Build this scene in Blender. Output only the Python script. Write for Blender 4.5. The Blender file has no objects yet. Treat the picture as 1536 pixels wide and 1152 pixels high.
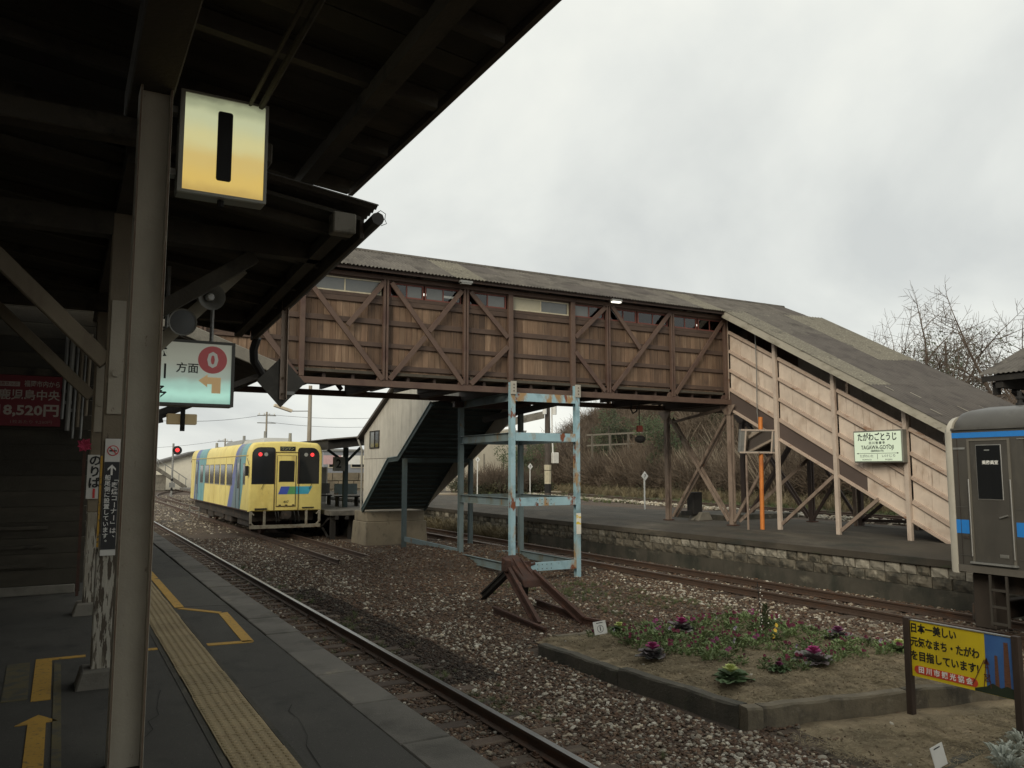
import bpy, bmesh, math, random
import numpy as np
from mathutils import Vector, Matrix, Euler, noise as mnoise

random.seed(7)
SC = bpy.context.scene
COL = SC.collection
PI = math.pi

# ------------------------------------------------------------------ camera
cam_d = bpy.data.cameras.new('camera')
cam = bpy.data.objects.new('camera', cam_d)
COL.objects.link(cam)
cam.location = (0, 0, 1.6)
cam.rotation_euler = (math.radians(96.0), 0, math.radians(-29.0))
cam_d.sensor_width = 36.0
cam_d.lens = 1215 / 1536 * 36.0
cam_d.clip_start = 0.05
cam_d.clip_end = 2500
SC.camera = cam

# ------------------------------------------------------------------ world: overcast sky
SUN_EL, SUN_AZ = math.radians(27), math.radians(234)      # azimuth clockwise from +Y
W = bpy.data.worlds.new('World')
SC.world = W
W.use_nodes = True
nt = W.node_tree
nt.nodes.clear()
N = nt.nodes.new
L = nt.links.new
wo = N('ShaderNodeOutputWorld')
sky = N('ShaderNodeTexSky')
sky.sky_type = 'NISHITA'
sky.sun_disc = False
sky.sun_elevation = SUN_EL
sky.sun_rotation = SUN_AZ
bg1 = N('ShaderNodeBackground')
bg1.inputs['Strength'].default_value = 0.07
L(sky.outputs[0], bg1.inputs[0])
tc = N('ShaderNodeTexCoord')
sep = N('ShaderNodeSeparateXYZ')
L(tc.outputs['Generated'], sep.inputs[0])
zz = N('ShaderNodeMath'); zz.operation = 'MAXIMUM'; zz.inputs[1].default_value = 0.0
L(sep.outputs[2], zz.inputs[0])
za = N('ShaderNodeMath'); za.operation = 'ADD'; za.inputs[1].default_value = 0.28
L(zz.outputs[0], za.inputs[0])
dx = N('ShaderNodeMath'); dx.operation = 'DIVIDE'; L(sep.outputs[0], dx.inputs[0]); L(za.outputs[0], dx.inputs[1])
dy = N('ShaderNodeMath'); dy.operation = 'DIVIDE'; L(sep.outputs[1], dy.inputs[0]); L(za.outputs[0], dy.inputs[1])
cmb = N('ShaderNodeCombineXYZ'); L(dx.outputs[0], cmb.inputs[0]); L(dy.outputs[0], cmb.inputs[1])
cmb.inputs[2].default_value = 3.1
n1 = N('ShaderNodeTexNoise'); n1.inputs['Scale'].default_value = 0.95; n1.inputs['Detail'].default_value = 7
n1.inputs['Roughness'].default_value = 0.52; n1.inputs['Distortion'].default_value = 0.5
L(cmb.outputs[0], n1.inputs['Vector'])
rmp = N('ShaderNodeValToRGB')
e = rmp.color_ramp.elements
e[0].position = 0.34; e[0].color = (0.60, 0.622, 0.605, 1)
e[1].position = 0.66; e[1].color = (0.90, 0.905, 0.83, 1)
m_ = e.new(0.5); m_.color = (0.755, 0.773, 0.732, 1)
L(n1.outputs['Fac'], rmp.inputs[0])
bg2 = N('ShaderNodeBackground'); bg2.inputs['Strength'].default_value = 0.82
L(rmp.outputs[0], bg2.inputs[0])
mx = N('ShaderNodeMixShader'); mx.inputs[0].default_value = 0.96
L(bg1.outputs[0], mx.inputs[1]); L(bg2.outputs[0], mx.inputs[2]); L(mx.outputs[0], wo.inputs[0])

# ------------------------------------------------------------------ weak sun behind the cloud
sl = bpy.data.lights.new('sun', 'SUN')
sl.energy = 1.5
sl.angle = math.radians(28)
sl.color = (1.0, 0.90, 0.72)
sun = bpy.data.objects.new('sun', sl)
COL.objects.link(sun)
sd = Vector((math.sin(SUN_AZ) * math.cos(SUN_EL), math.cos(SUN_AZ) * math.cos(SUN_EL), math.sin(SUN_EL)))
sun.rotation_euler = sd.to_track_quat('Z', 'Y').to_euler()

SC.view_settings.view_transform = 'Standard'
SC.view_settings.look = 'None'
SC.view_settings.exposure = 0.42
SC.view_settings.gamma = 1.0
SC.view_settings.use_curve_mapping = False
try:
    SC.cycles.max_bounces = 7
    SC.cycles.diffuse_bounces = 3
    SC.cycles.glossy_bounces = 3
    SC.cycles.transparent_max_bounces = 8
except Exception:
    pass

# ------------------------------------------------------------------ materials
MATS = {}
def mat(name, col, rough=0.8, layers=(), bump=0.0, bscale=40.0, bstretch=(1, 1, 1), metal=0.0, rnd=0.0,
        emit=None, estr=0.0, spec=0.5, var=0.12, vscale=3.0, vstretch=(1, 1, 1), world=False, attr=None):
    """base colour, low-frequency value variation, then (colour, scale, lo, hi, stretch) noise masks"""
    if name in MATS:
        return MATS[name]
    m = bpy.data.materials.new(name)
    m.use_nodes = True
    t = m.node_tree
    t.nodes.clear()
    n, l = t.nodes.new, t.links.new
    out = n('ShaderNodeOutputMaterial')
    b = n('ShaderNodeBsdfPrincipled')
    l(b.outputs[0], out.inputs[0])
    b.inputs['Roughness'].default_value = rough
    b.inputs['Metallic'].default_value = metal
    b.inputs['Specular IOR Level'].default_value = spec
    if world:
        g = n('ShaderNodeNewGeometry'); vec = g.outputs['Position']
    else:
        g = n('ShaderNodeTexCoord')
        oi = n('ShaderNodeObjectInfo')
        ad = n('ShaderNodeVectorMath'); ad.operation = 'ADD'
        ml = n('ShaderNodeMath'); ml.operation = 'MULTIPLY'; ml.inputs[1].default_value = 37.0
        l(oi.outputs['Random'], ml.inputs[0])
        l(g.outputs['Object'], ad.inputs[0]); l(ml.outputs[0], ad.inputs[1])
        vec = ad.outputs[0]
    def nz(scale, stretch, detail=5, rgh=0.6):
        mp = n('ShaderNodeMapping'); mp.inputs['Scale'].default_value = stretch
        l(vec, mp.inputs[0])
        x = n('ShaderNodeTexNoise'); x.inputs['Scale'].default_value = scale
        x.inputs['Detail'].default_value = detail; x.inputs['Roughness'].default_value = rgh
        l(mp.outputs[0], x.inputs['Vector'])
        return x.outputs['Fac']
    if attr:
        a = n('ShaderNodeAttribute'); a.attribute_name = attr[0]; a.attribute_type = attr[1]
        cur = a.outputs['Color']
    else:
        r = n('ShaderNodeRGB'); r.outputs[0].default_value = (*col, 1); cur = r.outputs[0]
    for (c, s, lo, hi, st) in layers:
        mr = n('ShaderNodeMapRange'); mr.inputs[1].default_value = lo; mr.inputs[2].default_value = hi
        l(nz(s, st), mr.inputs[0])
        mi = n('ShaderNodeMix'); mi.data_type = 'RGBA'
        l(mr.outputs[0], mi.inputs[0]); l(cur, mi.inputs[6]); mi.inputs[7].default_value = (*c, 1)
        cur = mi.outputs[2]
    if var or rnd:
        mr = n('ShaderNodeMapRange'); mr.inputs[1].default_value = 0.25; mr.inputs[2].default_value = 0.75
        mr.inputs[3].default_value = 1 - var; mr.inputs[4].default_value = 1 + var
        l(nz(vscale, vstretch, 6), mr.inputs[0])
        fac = mr.outputs[0]
        if rnd:
            o2 = n('ShaderNodeObjectInfo')
            m2 = n('ShaderNodeMapRange'); m2.inputs[3].default_value = 1 - rnd; m2.inputs[4].default_value = 1 + rnd
            l(o2.outputs['Random'], m2.inputs[0])
            mm = n('ShaderNodeMath'); mm.operation = 'MULTIPLY'; l(fac, mm.inputs[0]); l(m2.outputs[0], mm.inputs[1])
            fac = mm.outputs[0]
        vm = n('ShaderNodeVectorMath'); vm.operation = 'SCALE'
        l(cur, vm.inputs[0]); l(fac, vm.inputs['Scale'])
        cur = vm.outputs[0]
    l(cur, b.inputs['Base Color'])
    if bump:
        bp = n('ShaderNodeBump'); bp.inputs['Strength'].default_value = bump; bp.inputs['Distance'].default_value = 0.02
        l(nz(bscale, bstretch, 8, 0.65), bp.inputs['Height'])
        l(bp.outputs[0], b.inputs['Normal'])
    if emit:
        b.inputs['Emission Color'].default_value = (*emit, 1)
        b.inputs['Emission Strength'].default_value = estr
    MATS[name] = m
    return m

def glass(name, tint, fac=0.5, rough=0.05):
    if name in MATS:
        return MATS[name]
    m = bpy.data.materials.new(name); m.use_nodes = True
    t = m.node_tree; t.nodes.clear(); n, l = t.nodes.new, t.links.new
    out = n('ShaderNodeOutputMaterial')
    tr = n('ShaderNodeBsdfTransparent'); tr.inputs[0].default_value = (*tint, 1)
    gl = n('ShaderNodeBsdfGlossy'); gl.inputs['Roughness'].default_value = rough; gl.inputs[0].default_value = (.9, .9, .9, 1)
    lw = n('ShaderNodeLayerWeight'); lw.inputs[0].default_value = fac
    mi = n('ShaderNodeMixShader')
    l(lw.outputs['Fresnel'], mi.inputs[0]); l(tr.outputs[0], mi.inputs[1]); l(gl.outputs[0], mi.inputs[2]); l(mi.outputs[0], out.inputs[0])
    MATS[name] = m
    return m

RUST = (0.16, 0.055, 0.022)
DIRT = (0.05, 0.042, 0.032)
M_asph = mat('asphalt', (0.056, 0.053, 0.046), 0.88, [((0.088, 0.083, 0.070), 1.3, .5, .75, (1, .4, 1)), ((.15, .143, .12), 60, .62, .72, (1, 1, 1)), ((.028, .027, .023), 45, .6, .7, (1, 1, 1)), ((.030, .029, .026), 2.6, .54, .72, (1, .7, 1)), ((.105, .098, .082), .6, .6, .74, (1, .5, 1))], .35, 160, world=True, var=.15, vscale=.8)
M_asph2 = mat('old_asphalt', (0.064, 0.054, 0.041), 0.92, [((.115, .10, .078), 1.1, .52, .72, (1, .3, 1)), ((.035, .035, .028), 2.4, .52, .68, (1, .25, 1)), ((.05, .055, .03), 5, .6, .72, (1, .4, 1)), ((.16, .145, .12), 70, .7, .8, (1, 1, 1))], .6, 70, world=True, var=.28, vscale=1.3)
M_conc = mat('concrete', (0.20, 0.185, 0.155), 0.9, [((.10, .095, .075), 2.0, .48, .7, (1, 1, 1)), ((.05, .05, .042), 6, .62, .75, (1, 1, .5))], .35, 60, var=.18, rnd=.14)
M_coping = mat('coping_concrete', (0.135, 0.125, 0.108), 0.9, [((.20, .18, .14), 3.5, .6, .72, (1, .6, 1)), ((.07, .066, .055), 2, .5, .7, (1, 1, 1)), ((.3, .28, .22), 60, .7, .78, (1, 1, 1))], .35, 80, var=.15, rnd=.16)
M_dkconc = mat('dark_damp_concrete', (0.068, 0.061, 0.047), 0.9, [((.03, .032, .024), 1.7, .45, .66, (1, 1, .6)), ((.16, .145, .11), 3.2, .6, .74, (1, .6, 1))], .5, 40, var=.25, world=True)
M_block2 = mat('wall_stone_dark', (0.15, 0.132, 0.10), 0.9, [((.06, .056, .044), 1.6, .46, .62, (1, 1, .7)), ((.27, .245, .195), 2.5, .6, .72, (1, 1, .5)), ((.03, .03, .023), 5, .58, .7, (1, 1, .35))], .5, 30, var=.2, rnd=.35)
M_block = mat('wall_stone', (0.285, 0.262, 0.215), 0.9, [((.10, .095, .075), 1.6, .5, .68, (1, 1, .7)), ((.38, .36, .31), 3.5, .6, .76, (1, 1, .5)), ((.035, .035, .027), 5, .64, .74, (1, 1, .35))], .4, 30, var=.2, rnd=.32)
M_paint_y = mat('yellow_floor_paint', (0.50, 0.29, 0.045), 0.75, [((.32, .2, .05), 12, .55, .75, (1, 1, 1)), ((.12, .1, .06), 30, .58, .68, (1, 1, 1)), ((.07, .065, .05), 5, .64, .70, (1, 1, 1))], .2, 120, world=True)
M_paint_old = mat('worn_yellow_paint', (0.115, 0.095, 0.045), 0.85, [((.07, .068, .055), 9, .45, .6, (1, 1, 1))], .2, 120, world=True)
M_tact = mat('tactile_tile', (0.30, 0.235, 0.13), 0.8, [((.28, .21, .115), 4, .45, .7, (1, 1, 1)), ((.15, .12, .08), 25, .6, .75, (1, 1, 1))], .15, 120, rnd=.1, var=.1)
M_railsteel = mat('rail_rusty_steel', (0.075, 0.048, 0.034), 0.75, [((.11, .055, .03), 14, .5, .7, (1, .2, 1))], .25, 80, metal=.2, world=True)
M_railtop = mat('rail_polished_top', (0.30, 0.30, 0.295), 0.32, [((.17, .15, .13), 5, .55, .75, (1, .08, 1))], 0, metal=.9, world=True)
M_railtop2 = mat('rail_dull_top', (0.13, 0.095, 0.075), 0.5, [((.09, .06, .045), 6, .45, .7, (1, .1, 1))], 0, metal=.5, world=True)
M_sleeper = mat('sleeper_wood', (0.072, 0.050, 0.036), 0.9, [((.12, .092, .062), 3, .5, .75, (.3, 3, 1)), ((.03, .024, .02), 10, .55, .75, (.2, 3, 1))], .6, 30, (.15, 3, 1), rnd=.3, var=.2)
M_ground = mat('ballast_ground', (0.088, 0.060, 0.041), 0.95, [((.040, .031, .024), .5, .45, .65, (1, 1, 1)), ((.11, .088, .06), .33, .56, .7, (1, 1, 1)), ((.14, .12, .095), 25, .6, .72, (1, 1, 1)), ((.024, .02, .016), 18, .55, .72, (1, 1, 1))], .9, 22, world=True, var=.2, vscale=1.2)
M_soil = mat('straw_soil', (0.255, 0.198, 0.122), 0.95, [((.10, .075, .045), 2.2, .45, .7, (1, 1, 1)), ((.32, .26, .165), 40, .56, .72, (1, .3, 1)), ((.05, .04, .026), 30, .6, .74, (.3, 1, 1))], .9, 55, world=True, var=.2)
M_stone = mat('gravel_stone', (0.1, .08, .06), 0.9, [], .4, 40, attr=('col', 'INSTANCER'), var=.18, vscale=20)
M_wood = mat('bridge_plank', (0.158, 0.098, 0.062), 0.88, [((.225, .148, .096), 2.2, .5, .7, (6, 6, .5)), ((.085, .054, .037), 3.0, .52, .72, (9, 9, .35)), ((.085, .056, .04), .9, .56, .7, (1, 1, 1))], .5, 26, (7, 7, .3), rnd=.24, var=.14)
M_brown = mat('brown_painted_steel', (0.106, 0.066, 0.048), 0.65, [((.072, .038, .03), 2.2, .48, .7, (1, 1, 1)), ((.155, .088, .06), 7, .62, .76, (1, 1, .4)), ((.22, .11, .05), 22, .68, .76, (1, 1, 1))], .15, 60, var=.12)
M_brownwood = mat('brown_painted_batten', (0.086, 0.055, 0.040), 0.75, [((.055, .035, .027), 2.5, .45, .7, (.5, 1, 1)), ((.14, .09, .062), 9, .6, .74, (.3, 1, 1))], .25, 50, var=.12)
M_darkbrown = mat('dark_brown_steel', (0.058, 0.037, 0.029), 0.7, [((.10, .06, .04), 5, .58, .75, (1, 1, .5))], .2, 50)
M_greybrown = mat('grey_brown_band', (0.098, 0.072, 0.062), 0.75, [((.075, .056, .048), 1.5, .45, .7, (1, 1, 1))], .1, 50)
M_pinkpost = mat('faded_pink_steel', (0.50, 0.415, 0.345), 0.75, [((.20, .13, .10), 3.5, .58, .74, (1, 1, .3)), (RUST, 9, .66, .74, (1, 1, .4)), ((.4, .32, .27), 5, .6, .75, (1, 1, .3))], .2, 60)
M_pinkpanel = mat('faded_cream_board', (0.60, 0.505, 0.42), 0.75, [((.44, .34, .265), 1.8, .5, .72, (1, 1, .7)), ((.57, .48, .41), 3, .6, .75, (1, 1, .3)), ((.22, .115, .065), 15, .7, .75, (1, 1, .7)), ((.30, .22, .165), 6, .6, .72, (2, 2, .2))], .15, 50, rnd=.06)
M_pinkrail = mat('faded_cream_batten', (0.46, 0.36, 0.29), 0.75, [((.28, .16, .1), 8, .58, .7, (1, .3, 1)), (RUST, 20, .66, .74, (1, 1, 1))], .15, 60)
M_brace = mat('weathered_brace_steel', (0.25, 0.19, 0.15), 0.75, [((.085, .055, .04), 3.5, .5, .7, (1, 1, .4)), (RUST, 9, .66, .74, (1, 1, 1))], .2, 60)
M_roof = mat('slate_corrugated', (0.112, 0.101, 0.088), 0.92, [((.17, .158, .128), 5, .56, .72, (1, 1, 1)), ((.062, .055, .048), 2, .5, .68, (1, 1, 1)), ((.22, .21, .175), 40, .64, .74, (1, 1, 1))], .4, 60, rnd=.1, var=.15)
M_roof2 = mat('lichen_corrugated', (0.150, 0.138, 0.110), 0.95, [((.24, .225, .175), 22, .5, .68, (1, 1, 1)), ((.085, .078, .066), 3, .54, .68, (1, 1, 1))], .5, 60, rnd=.1, var=.15)
M_roof3 = mat('dark_corrugated', (0.088, 0.078, 0.070), 0.92, [((.062, .054, .05), 2, .5, .68, (1, 1, 1)), ((.13, .12, .1), 35, .66, .76, (1, 1, 1))], .35, 60, rnd=.04, var=.15)
M_white_fascia = mat('weathered_white_board', (0.36, 0.335, 0.275), 0.8, [((.2, .18, .14), 4, .5, .7, (1, .4, 1)), ((.14, .12, .09), 14, .62, .74, (1, .3, 1))], .15, 40)
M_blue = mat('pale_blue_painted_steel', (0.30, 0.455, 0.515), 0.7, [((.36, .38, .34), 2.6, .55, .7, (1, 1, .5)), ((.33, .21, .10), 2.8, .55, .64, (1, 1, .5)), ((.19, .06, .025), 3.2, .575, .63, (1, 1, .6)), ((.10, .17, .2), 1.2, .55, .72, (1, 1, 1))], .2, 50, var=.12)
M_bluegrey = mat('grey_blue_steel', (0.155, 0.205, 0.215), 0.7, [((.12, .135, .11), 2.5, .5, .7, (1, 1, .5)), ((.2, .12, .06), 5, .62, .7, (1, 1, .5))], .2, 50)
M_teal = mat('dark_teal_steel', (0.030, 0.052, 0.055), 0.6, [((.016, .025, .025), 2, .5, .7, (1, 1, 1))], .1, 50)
M_tealwall = mat('stair_cladding', (0.49, 0.465, 0.405), 0.8, [((.40, .375, .325), 2.2, .5, .72, (3, 3, .25)), ((.16, .15, .125), 3.2, .6, .75, (4, 4, .15))], .1, 40, rnd=.05)
M_rust = mat('rusty_iron', (0.062, 0.030, 0.021), 0.85, [((.10, .043, .026), 7, .5, .7, (1, 1, 1)), ((.045, .026, .02), 4, .55, .7, (1, 1, 1))], .4, 50)
M_black = mat('black_timber', (0.018, 0.016, 0.014), 0.85, [((.035, .03, .025), 5, .55, .7, (1, 1, 1))], .4, 30)
M_dark = mat('dark_timber', (0.066, 0.057, 0.043), 0.9, [((.09, .078, .058), 3, .5, .7, (1, .2, 1)), ((.016, .014, .012), 2, .55, .7, (1, 1, 1))], .4, 30, rnd=.2)  # very dark mottled brown for beams, deck and treads
M_dark2 = mat('dark_boards', (0.050, 0.044, 0.033), 0.95, [((.075, .065, .048), 4, .5, .7, (.2, 1, 1))], .3, 30, rnd=.3)  # very dark brown with slightly lighter streaks
M_tanpaint = mat('tan_painted_timber', (0.20, 0.165, 0.115), 0.75, [((.14, .11, .075), 3, .5, .7, (1, 1, .3)), ((.06, .045, .03), 20, .67, .75, (1, 1, .5))], .2, 60)
M_peel = mat('peeling_white_timber', (0.40, 0.375, 0.315), 0.85, [((.085, .068, .05), 18, .515, .54, (2.4, 2.4, .3)), ((.06, .048, .035), 8, .60, .63, (3, 3, .22)), ((.3, .27, .21), 3, .55, .7, (1, 1, .5))], .5, 18, (2, 2, .5))
M_pillar = mat('grey_tan_painted_steel', (0.40, 0.36, 0.285), 0.6, [((.30, .265, .205), 1.3, .45, .7, (1, 1, .6)), ((.10, .062, .035), 16, .66, .74, (1, 1, .5)), ((.28, .255, .21), 3, .58, .75, (1, 1, .3))], .15, 70, var=.1)
M_pillaredge = mat('rusty_flange_edge', (0.15, 0.105, 0.07), 0.75, [((.1, .055, .03), 9, .5, .66, (1, 1, .4)), ((.28, .25, .2), 14, .6, .7, (1, 1, .5))], .2, 60)
M_galv = mat('galvanised_metal', (0.27, 0.27, 0.255), 0.5, [((.18, .18, .17), 6, .5, .7, (1, 1, 1))], .1, 40, metal=.4)
M_white = mat('white_paint', (0.72, 0.72, 0.69), 0.6, [((.5, .48, .43), 6, .6, .75, (1, 1, 1))])
M_whiteplate = mat('white_sign_plate', (0.62, 0.61, 0.57), 0.5, [((.48, .46, .41), 7, .6, .75, (1, 1, 1))])
M_blackplate = mat('black_print', (0.016, 0.016, 0.018), 0.5)
M_redprint = mat('red_print', (0.55, 0.035, 0.035), 0.5)
M_ink = mat('ink_black', (0.012, 0.012, 0.012), 0.6, var=0)
M_inkw = mat('ink_white', (0.75, 0.74, 0.70), 0.6, var=0)
M_inkdim = mat('ink_pale', (0.42, 0.36, 0.30), 0.6, var=0)
M_inkgrey = mat('ink_faint', (0.20, 0.21, 0.20), 0.6, var=0)
M_yel = mat('railcar_yellow', (0.76, 0.63, 0.20), 0.5, [((.48, .36, .12), 2.5, .58, .74, (1, 1.2, .2)), ((.64, .49, .13), 1.1, .5, .72, (1, 1, .5)), ((.40, .27, .1), 4, .62, .76, (1.5, 1.5, .3)), ((.72, .58, .2), 3, .62, .75, (1, 1, 1))], .05, 30, var=.08)
M_blue1 = mat('railcar_violet_blue', (0.125, 0.155, 0.36), 0.5, [((.12, .14, .3), 2, .5, .7, (1, 1, .4))])
M_blue2 = mat('railcar_teal', (0.15, 0.335, 0.36), 0.5, [((.09, .25, .27), 2, .5, .7, (1, 1, .4))])
M_bluegr = mat('railcar_slate_blue', (0.15, 0.215, 0.24), 0.5)
M_green1 = mat('railcar_green', (0.09, 0.30, 0.12), 0.5)
M_cyan1 = mat('railcar_cyan', (0.05, 0.33, 0.48), 0.5)
M_navy1 = mat('railcar_blue', (0.05, 0.09, 0.42), 0.5)
M_blkglass = mat('black_window_glass', (0.013, 0.014, 0.015), 0.08, spec=.5, var=0)
M_darkglass = mat('dark_window_glass', (0.035, 0.035, 0.034), 0.12, spec=.5, var=.1)
M_rubber = mat('black_rubber', (0.015, 0.014, 0.013), 0.8)
M_under = mat('grimy_underframe', (0.032, 0.026, 0.021), 0.9, [((.07, .045, .03), 3, .52, .7, (1, 1, 1))], .4, 30)
M_greyrc = mat('grey_railcar_paint', (0.082, 0.076, 0.066), 0.42, [((.062, .057, .05), 1.5, .5, .7, (1, 1, .4)), ((.105, .096, .08), 4, .6, .75, (1, 1, .3))], .03, 30, metal=.25, var=.08)
M_greyroof = mat('grey_railcar_roof', (0.092, 0.088, 0.080), 0.45, [((.13, .125, .112), 2, .52, .7, (1, 1, 1)), ((.055, .052, .047), 4, .55, .7, (1, 1, 1))], .05, 30, metal=.2)
M_cab = mat('cream_cab_front', (0.46, 0.43, 0.36), 0.55, [((.34, .31, .25), 3, .5, .7, (1, 1, .4))])
M_jrblue = mat('bright_blue_band', (0.02, 0.19, 0.56), 0.45, [((.02, .16, .45), 3, .5, .7, (1, 1, 1))])
M_steel = mat('bright_steel', (0.5, 0.49, 0.46), 0.3, metal=.8)
M_orange = mat('orange_paint', (0.58, 0.19, 0.035), 0.6, [((.42, .13, .03), 4, .5, .7, (1, 1, .4))])
M_leaf = mat('pansy_leaf', (0.16, 0.215, 0.085), 0.7, [((.05, .09, .03), 20, .5, .7, (1, 1, 1))], rnd=.3, var=.3, vscale=25)
M_burg = mat('burgundy_petal', (0.095, 0.006, 0.024), 0.7, rnd=.35, var=.2, vscale=30)
M_mag = mat('magenta_petal', (0.20, 0.03, 0.11), 0.7, rnd=.25, var=.2, vscale=30)
M_paleviolet = mat('white_violet_petal', (0.42, 0.38, 0.42), 0.7, [((.06, .02, .1), 30, .5, .6, (1, 1, 1))])
M_yelpet = mat('yellow_petal', (0.7, 0.48, 0.06), 0.7)
M_kpurple = mat('purple_kale_leaf', (0.150, 0.125, 0.128), 0.7, [((.08, .11, .075), 12, .5, .65, (1, 1, 1))], rnd=.2)
M_kcore = mat('magenta_kale_heart', (0.36, 0.04, 0.17), 0.8, [((.10, .045, .08), 18, .5, .65, (1, 1, 1))], rnd=.2, var=.3, vscale=20)
M_kgreen = mat('green_kale_leaf', (0.085, 0.135, 0.055), 0.7, rnd=.2)
M_kyel = mat('pale_yellow_kale_heart', (0.50, 0.54, 0.20), 0.8, [((.2, .27, .08), 16, .5, .65, (1, 1, 1))], var=.25, vscale=20)
M_silver = mat('silver_leaf', (0.40, 0.43, 0.38), 0.8, rnd=.2)
M_bark = mat('bark', (0.075, 0.060, 0.050), 0.9, [((.11, .095, .08), 6, .5, .7, (1, 1, .3))], .4, 30)
M_twig = mat('twig', (0.095, 0.072, 0.055), 0.9, var=.3, vscale=.6, world=True)
M_twig3 = mat('pale_stem', (0.20, 0.165, 0.122), 0.9, var=.3, vscale=.6, world=True)
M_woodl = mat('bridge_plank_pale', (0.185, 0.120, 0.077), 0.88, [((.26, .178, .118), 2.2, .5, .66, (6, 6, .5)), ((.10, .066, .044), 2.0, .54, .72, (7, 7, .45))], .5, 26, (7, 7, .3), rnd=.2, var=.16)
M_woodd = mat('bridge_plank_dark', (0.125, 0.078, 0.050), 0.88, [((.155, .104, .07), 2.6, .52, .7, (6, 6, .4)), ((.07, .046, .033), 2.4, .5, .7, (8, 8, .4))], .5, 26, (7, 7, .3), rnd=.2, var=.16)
M_palepatch = mat('pale_mottled_patch', (0.24, 0.215, 0.165), 0.95, [((.13, .12, .10), 14, .42, .6, (1, 1, 1))], world=True)  # pale mottled patch colour, assigned to nothing
M_twig2 = mat('thicket_twig', (0.112, 0.084, 0.060), 0.9, var=.4, vscale=.35, world=True, rnd=.3)
M_ever = mat('evergreen_leaf', (0.045, 0.062, 0.026), 0.8, [((.075, .095, .035), 1.3, .5, .7, (1, 1, 1))], var=.35, vscale=1.2, rnd=.15)
M_ivy = mat('thicket_leaf', (0.050, 0.058, 0.030), 0.85, [((.10, .085, .045), .8, .5, .7, (1, 1, 1))], var=.4, vscale=.8, world=True)
M_drygrass = mat('dry_grass', (0.165, 0.135, 0.078), 0.9, var=.3, vscale=.8, world=True, rnd=.25)
M_weed = mat('weed_green', (0.085, 0.105, 0.04), 0.85, var=.4, vscale=2, world=True, rnd=.3)
M_hill = mat('hillside_earth', (0.095, 0.075, 0.05), 0.95, [((.055, .058, .032), .25, .45, .65, (1, 1, 1)), ((.14, .11, .07), .5, .55, .7, (1, 1, 1))], .8, 3, world=True)
M_bldg = mat('pale_building_wall', (0.46, 0.42, 0.34), 0.85, [((.34, .31, .25), .6, .5, .7, (1, 1, .4))], var=.1, vscale=.5)
M_bldg2 = mat('blue_grey_building', (0.22, 0.235, 0.26), 0.8, [((.17, .18, .2), .8, .5, .7, (1, 1, .4))], var=.1, vscale=.5)
M_tanwall = mat('tan_stone', (0.26, 0.215, 0.15), 0.9, [((.16, .14, .105), .9, .5, .7, (1, 1, 1))], .4, 5, rnd=.2)
M_tile = mat('dark_roof_tile', (0.10, 0.095, 0.09), 0.7, var=.2, vscale=1)
M_housewall = mat('house_wall', (0.70, 0.66, 0.55), 0.85, var=.06)
M_wire = mat('black_wire', (0.03, 0.03, 0.03), 0.7)
M_polec = mat('concrete_pole', (0.30, 0.27, 0.22), 0.85, [((.2, .16, .12), 2, .5, .7, (1, 1, .3))])
M_signy = mat('yellow_board', (0.63, 0.48, 0.016), 0.5, [((.56, .42, .02), 2, .5, .7, (1, 1, 1))], var=.05)
M_signblue = mat('printed_blue_sky', (0.045, 0.12, 0.32), 0.5, [((.06, .16, .38), 3, .5, .7, (1, 1, .5))])
M_brickprint = mat('printed_brick_brown', (0.14, 0.062, 0.035), 0.55, [((.09, .04, .025), 30, .5, .65, (1, 1, 3))])
M_darkgreenprint = mat('printed_dark_green', (0.02, 0.03, 0.016), 0.55)
M_redband = mat('red_band', (0.50, 0.06, 0.03), 0.5)
M_redboard = mat('crimson_board', (0.17, 0.014, 0.022), 0.6, [((.13, .012, .018), 3, .5, .7, (1, 1, 1))])
M_brownpost = mat('dark_brown_post', (0.032, 0.020, 0.014), 0.7, [((.05, .032, .022), 6, .5, .7, (1, 1, .3))], .15, 50)
M_pinkpaper = mat('pink_paper', (0.42, 0.045, 0.10), 0.8, var=.25, vscale=20)
M_hornp = mat('horn_grey', (0.27, 0.265, 0.24), 0.55, [((.2, .19, .165), 5, .5, .7, (1, 1, 1))])
M_mirror = mat('mirror_face', (0.62, 0.64, 0.62), 0.06, metal=1.0, var=0)
M_cream = mat('cream_window_frame', (0.52, 0.47, 0.34), 0.7, [((.4, .35, .25), 5, .5, .7, (1, 1, 1))])
M_redframe = mat('red_brown_window_frame', (0.16, 0.05, 0.038), 0.7)
M_blind = mat('cream_blind', (0.42, 0.39, 0.29), 0.7)
M_pane = glass('bridge_glass', (.35, .36, .35), .42)
M_panes = mat('sky_grey_glass', (0.125, 0.13, 0.125), 0.15, [((.09, .095, .09), 2, .5, .7, (1, 1, 1))], spec=.6, var=.15, vscale=2)  # grey base colour stands in for sky reflected in the panes
M_clay = mat('coal_black_stain', (0.02, 0.019, 0.018), 0.9, bump=.5, bscale=40)

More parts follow.
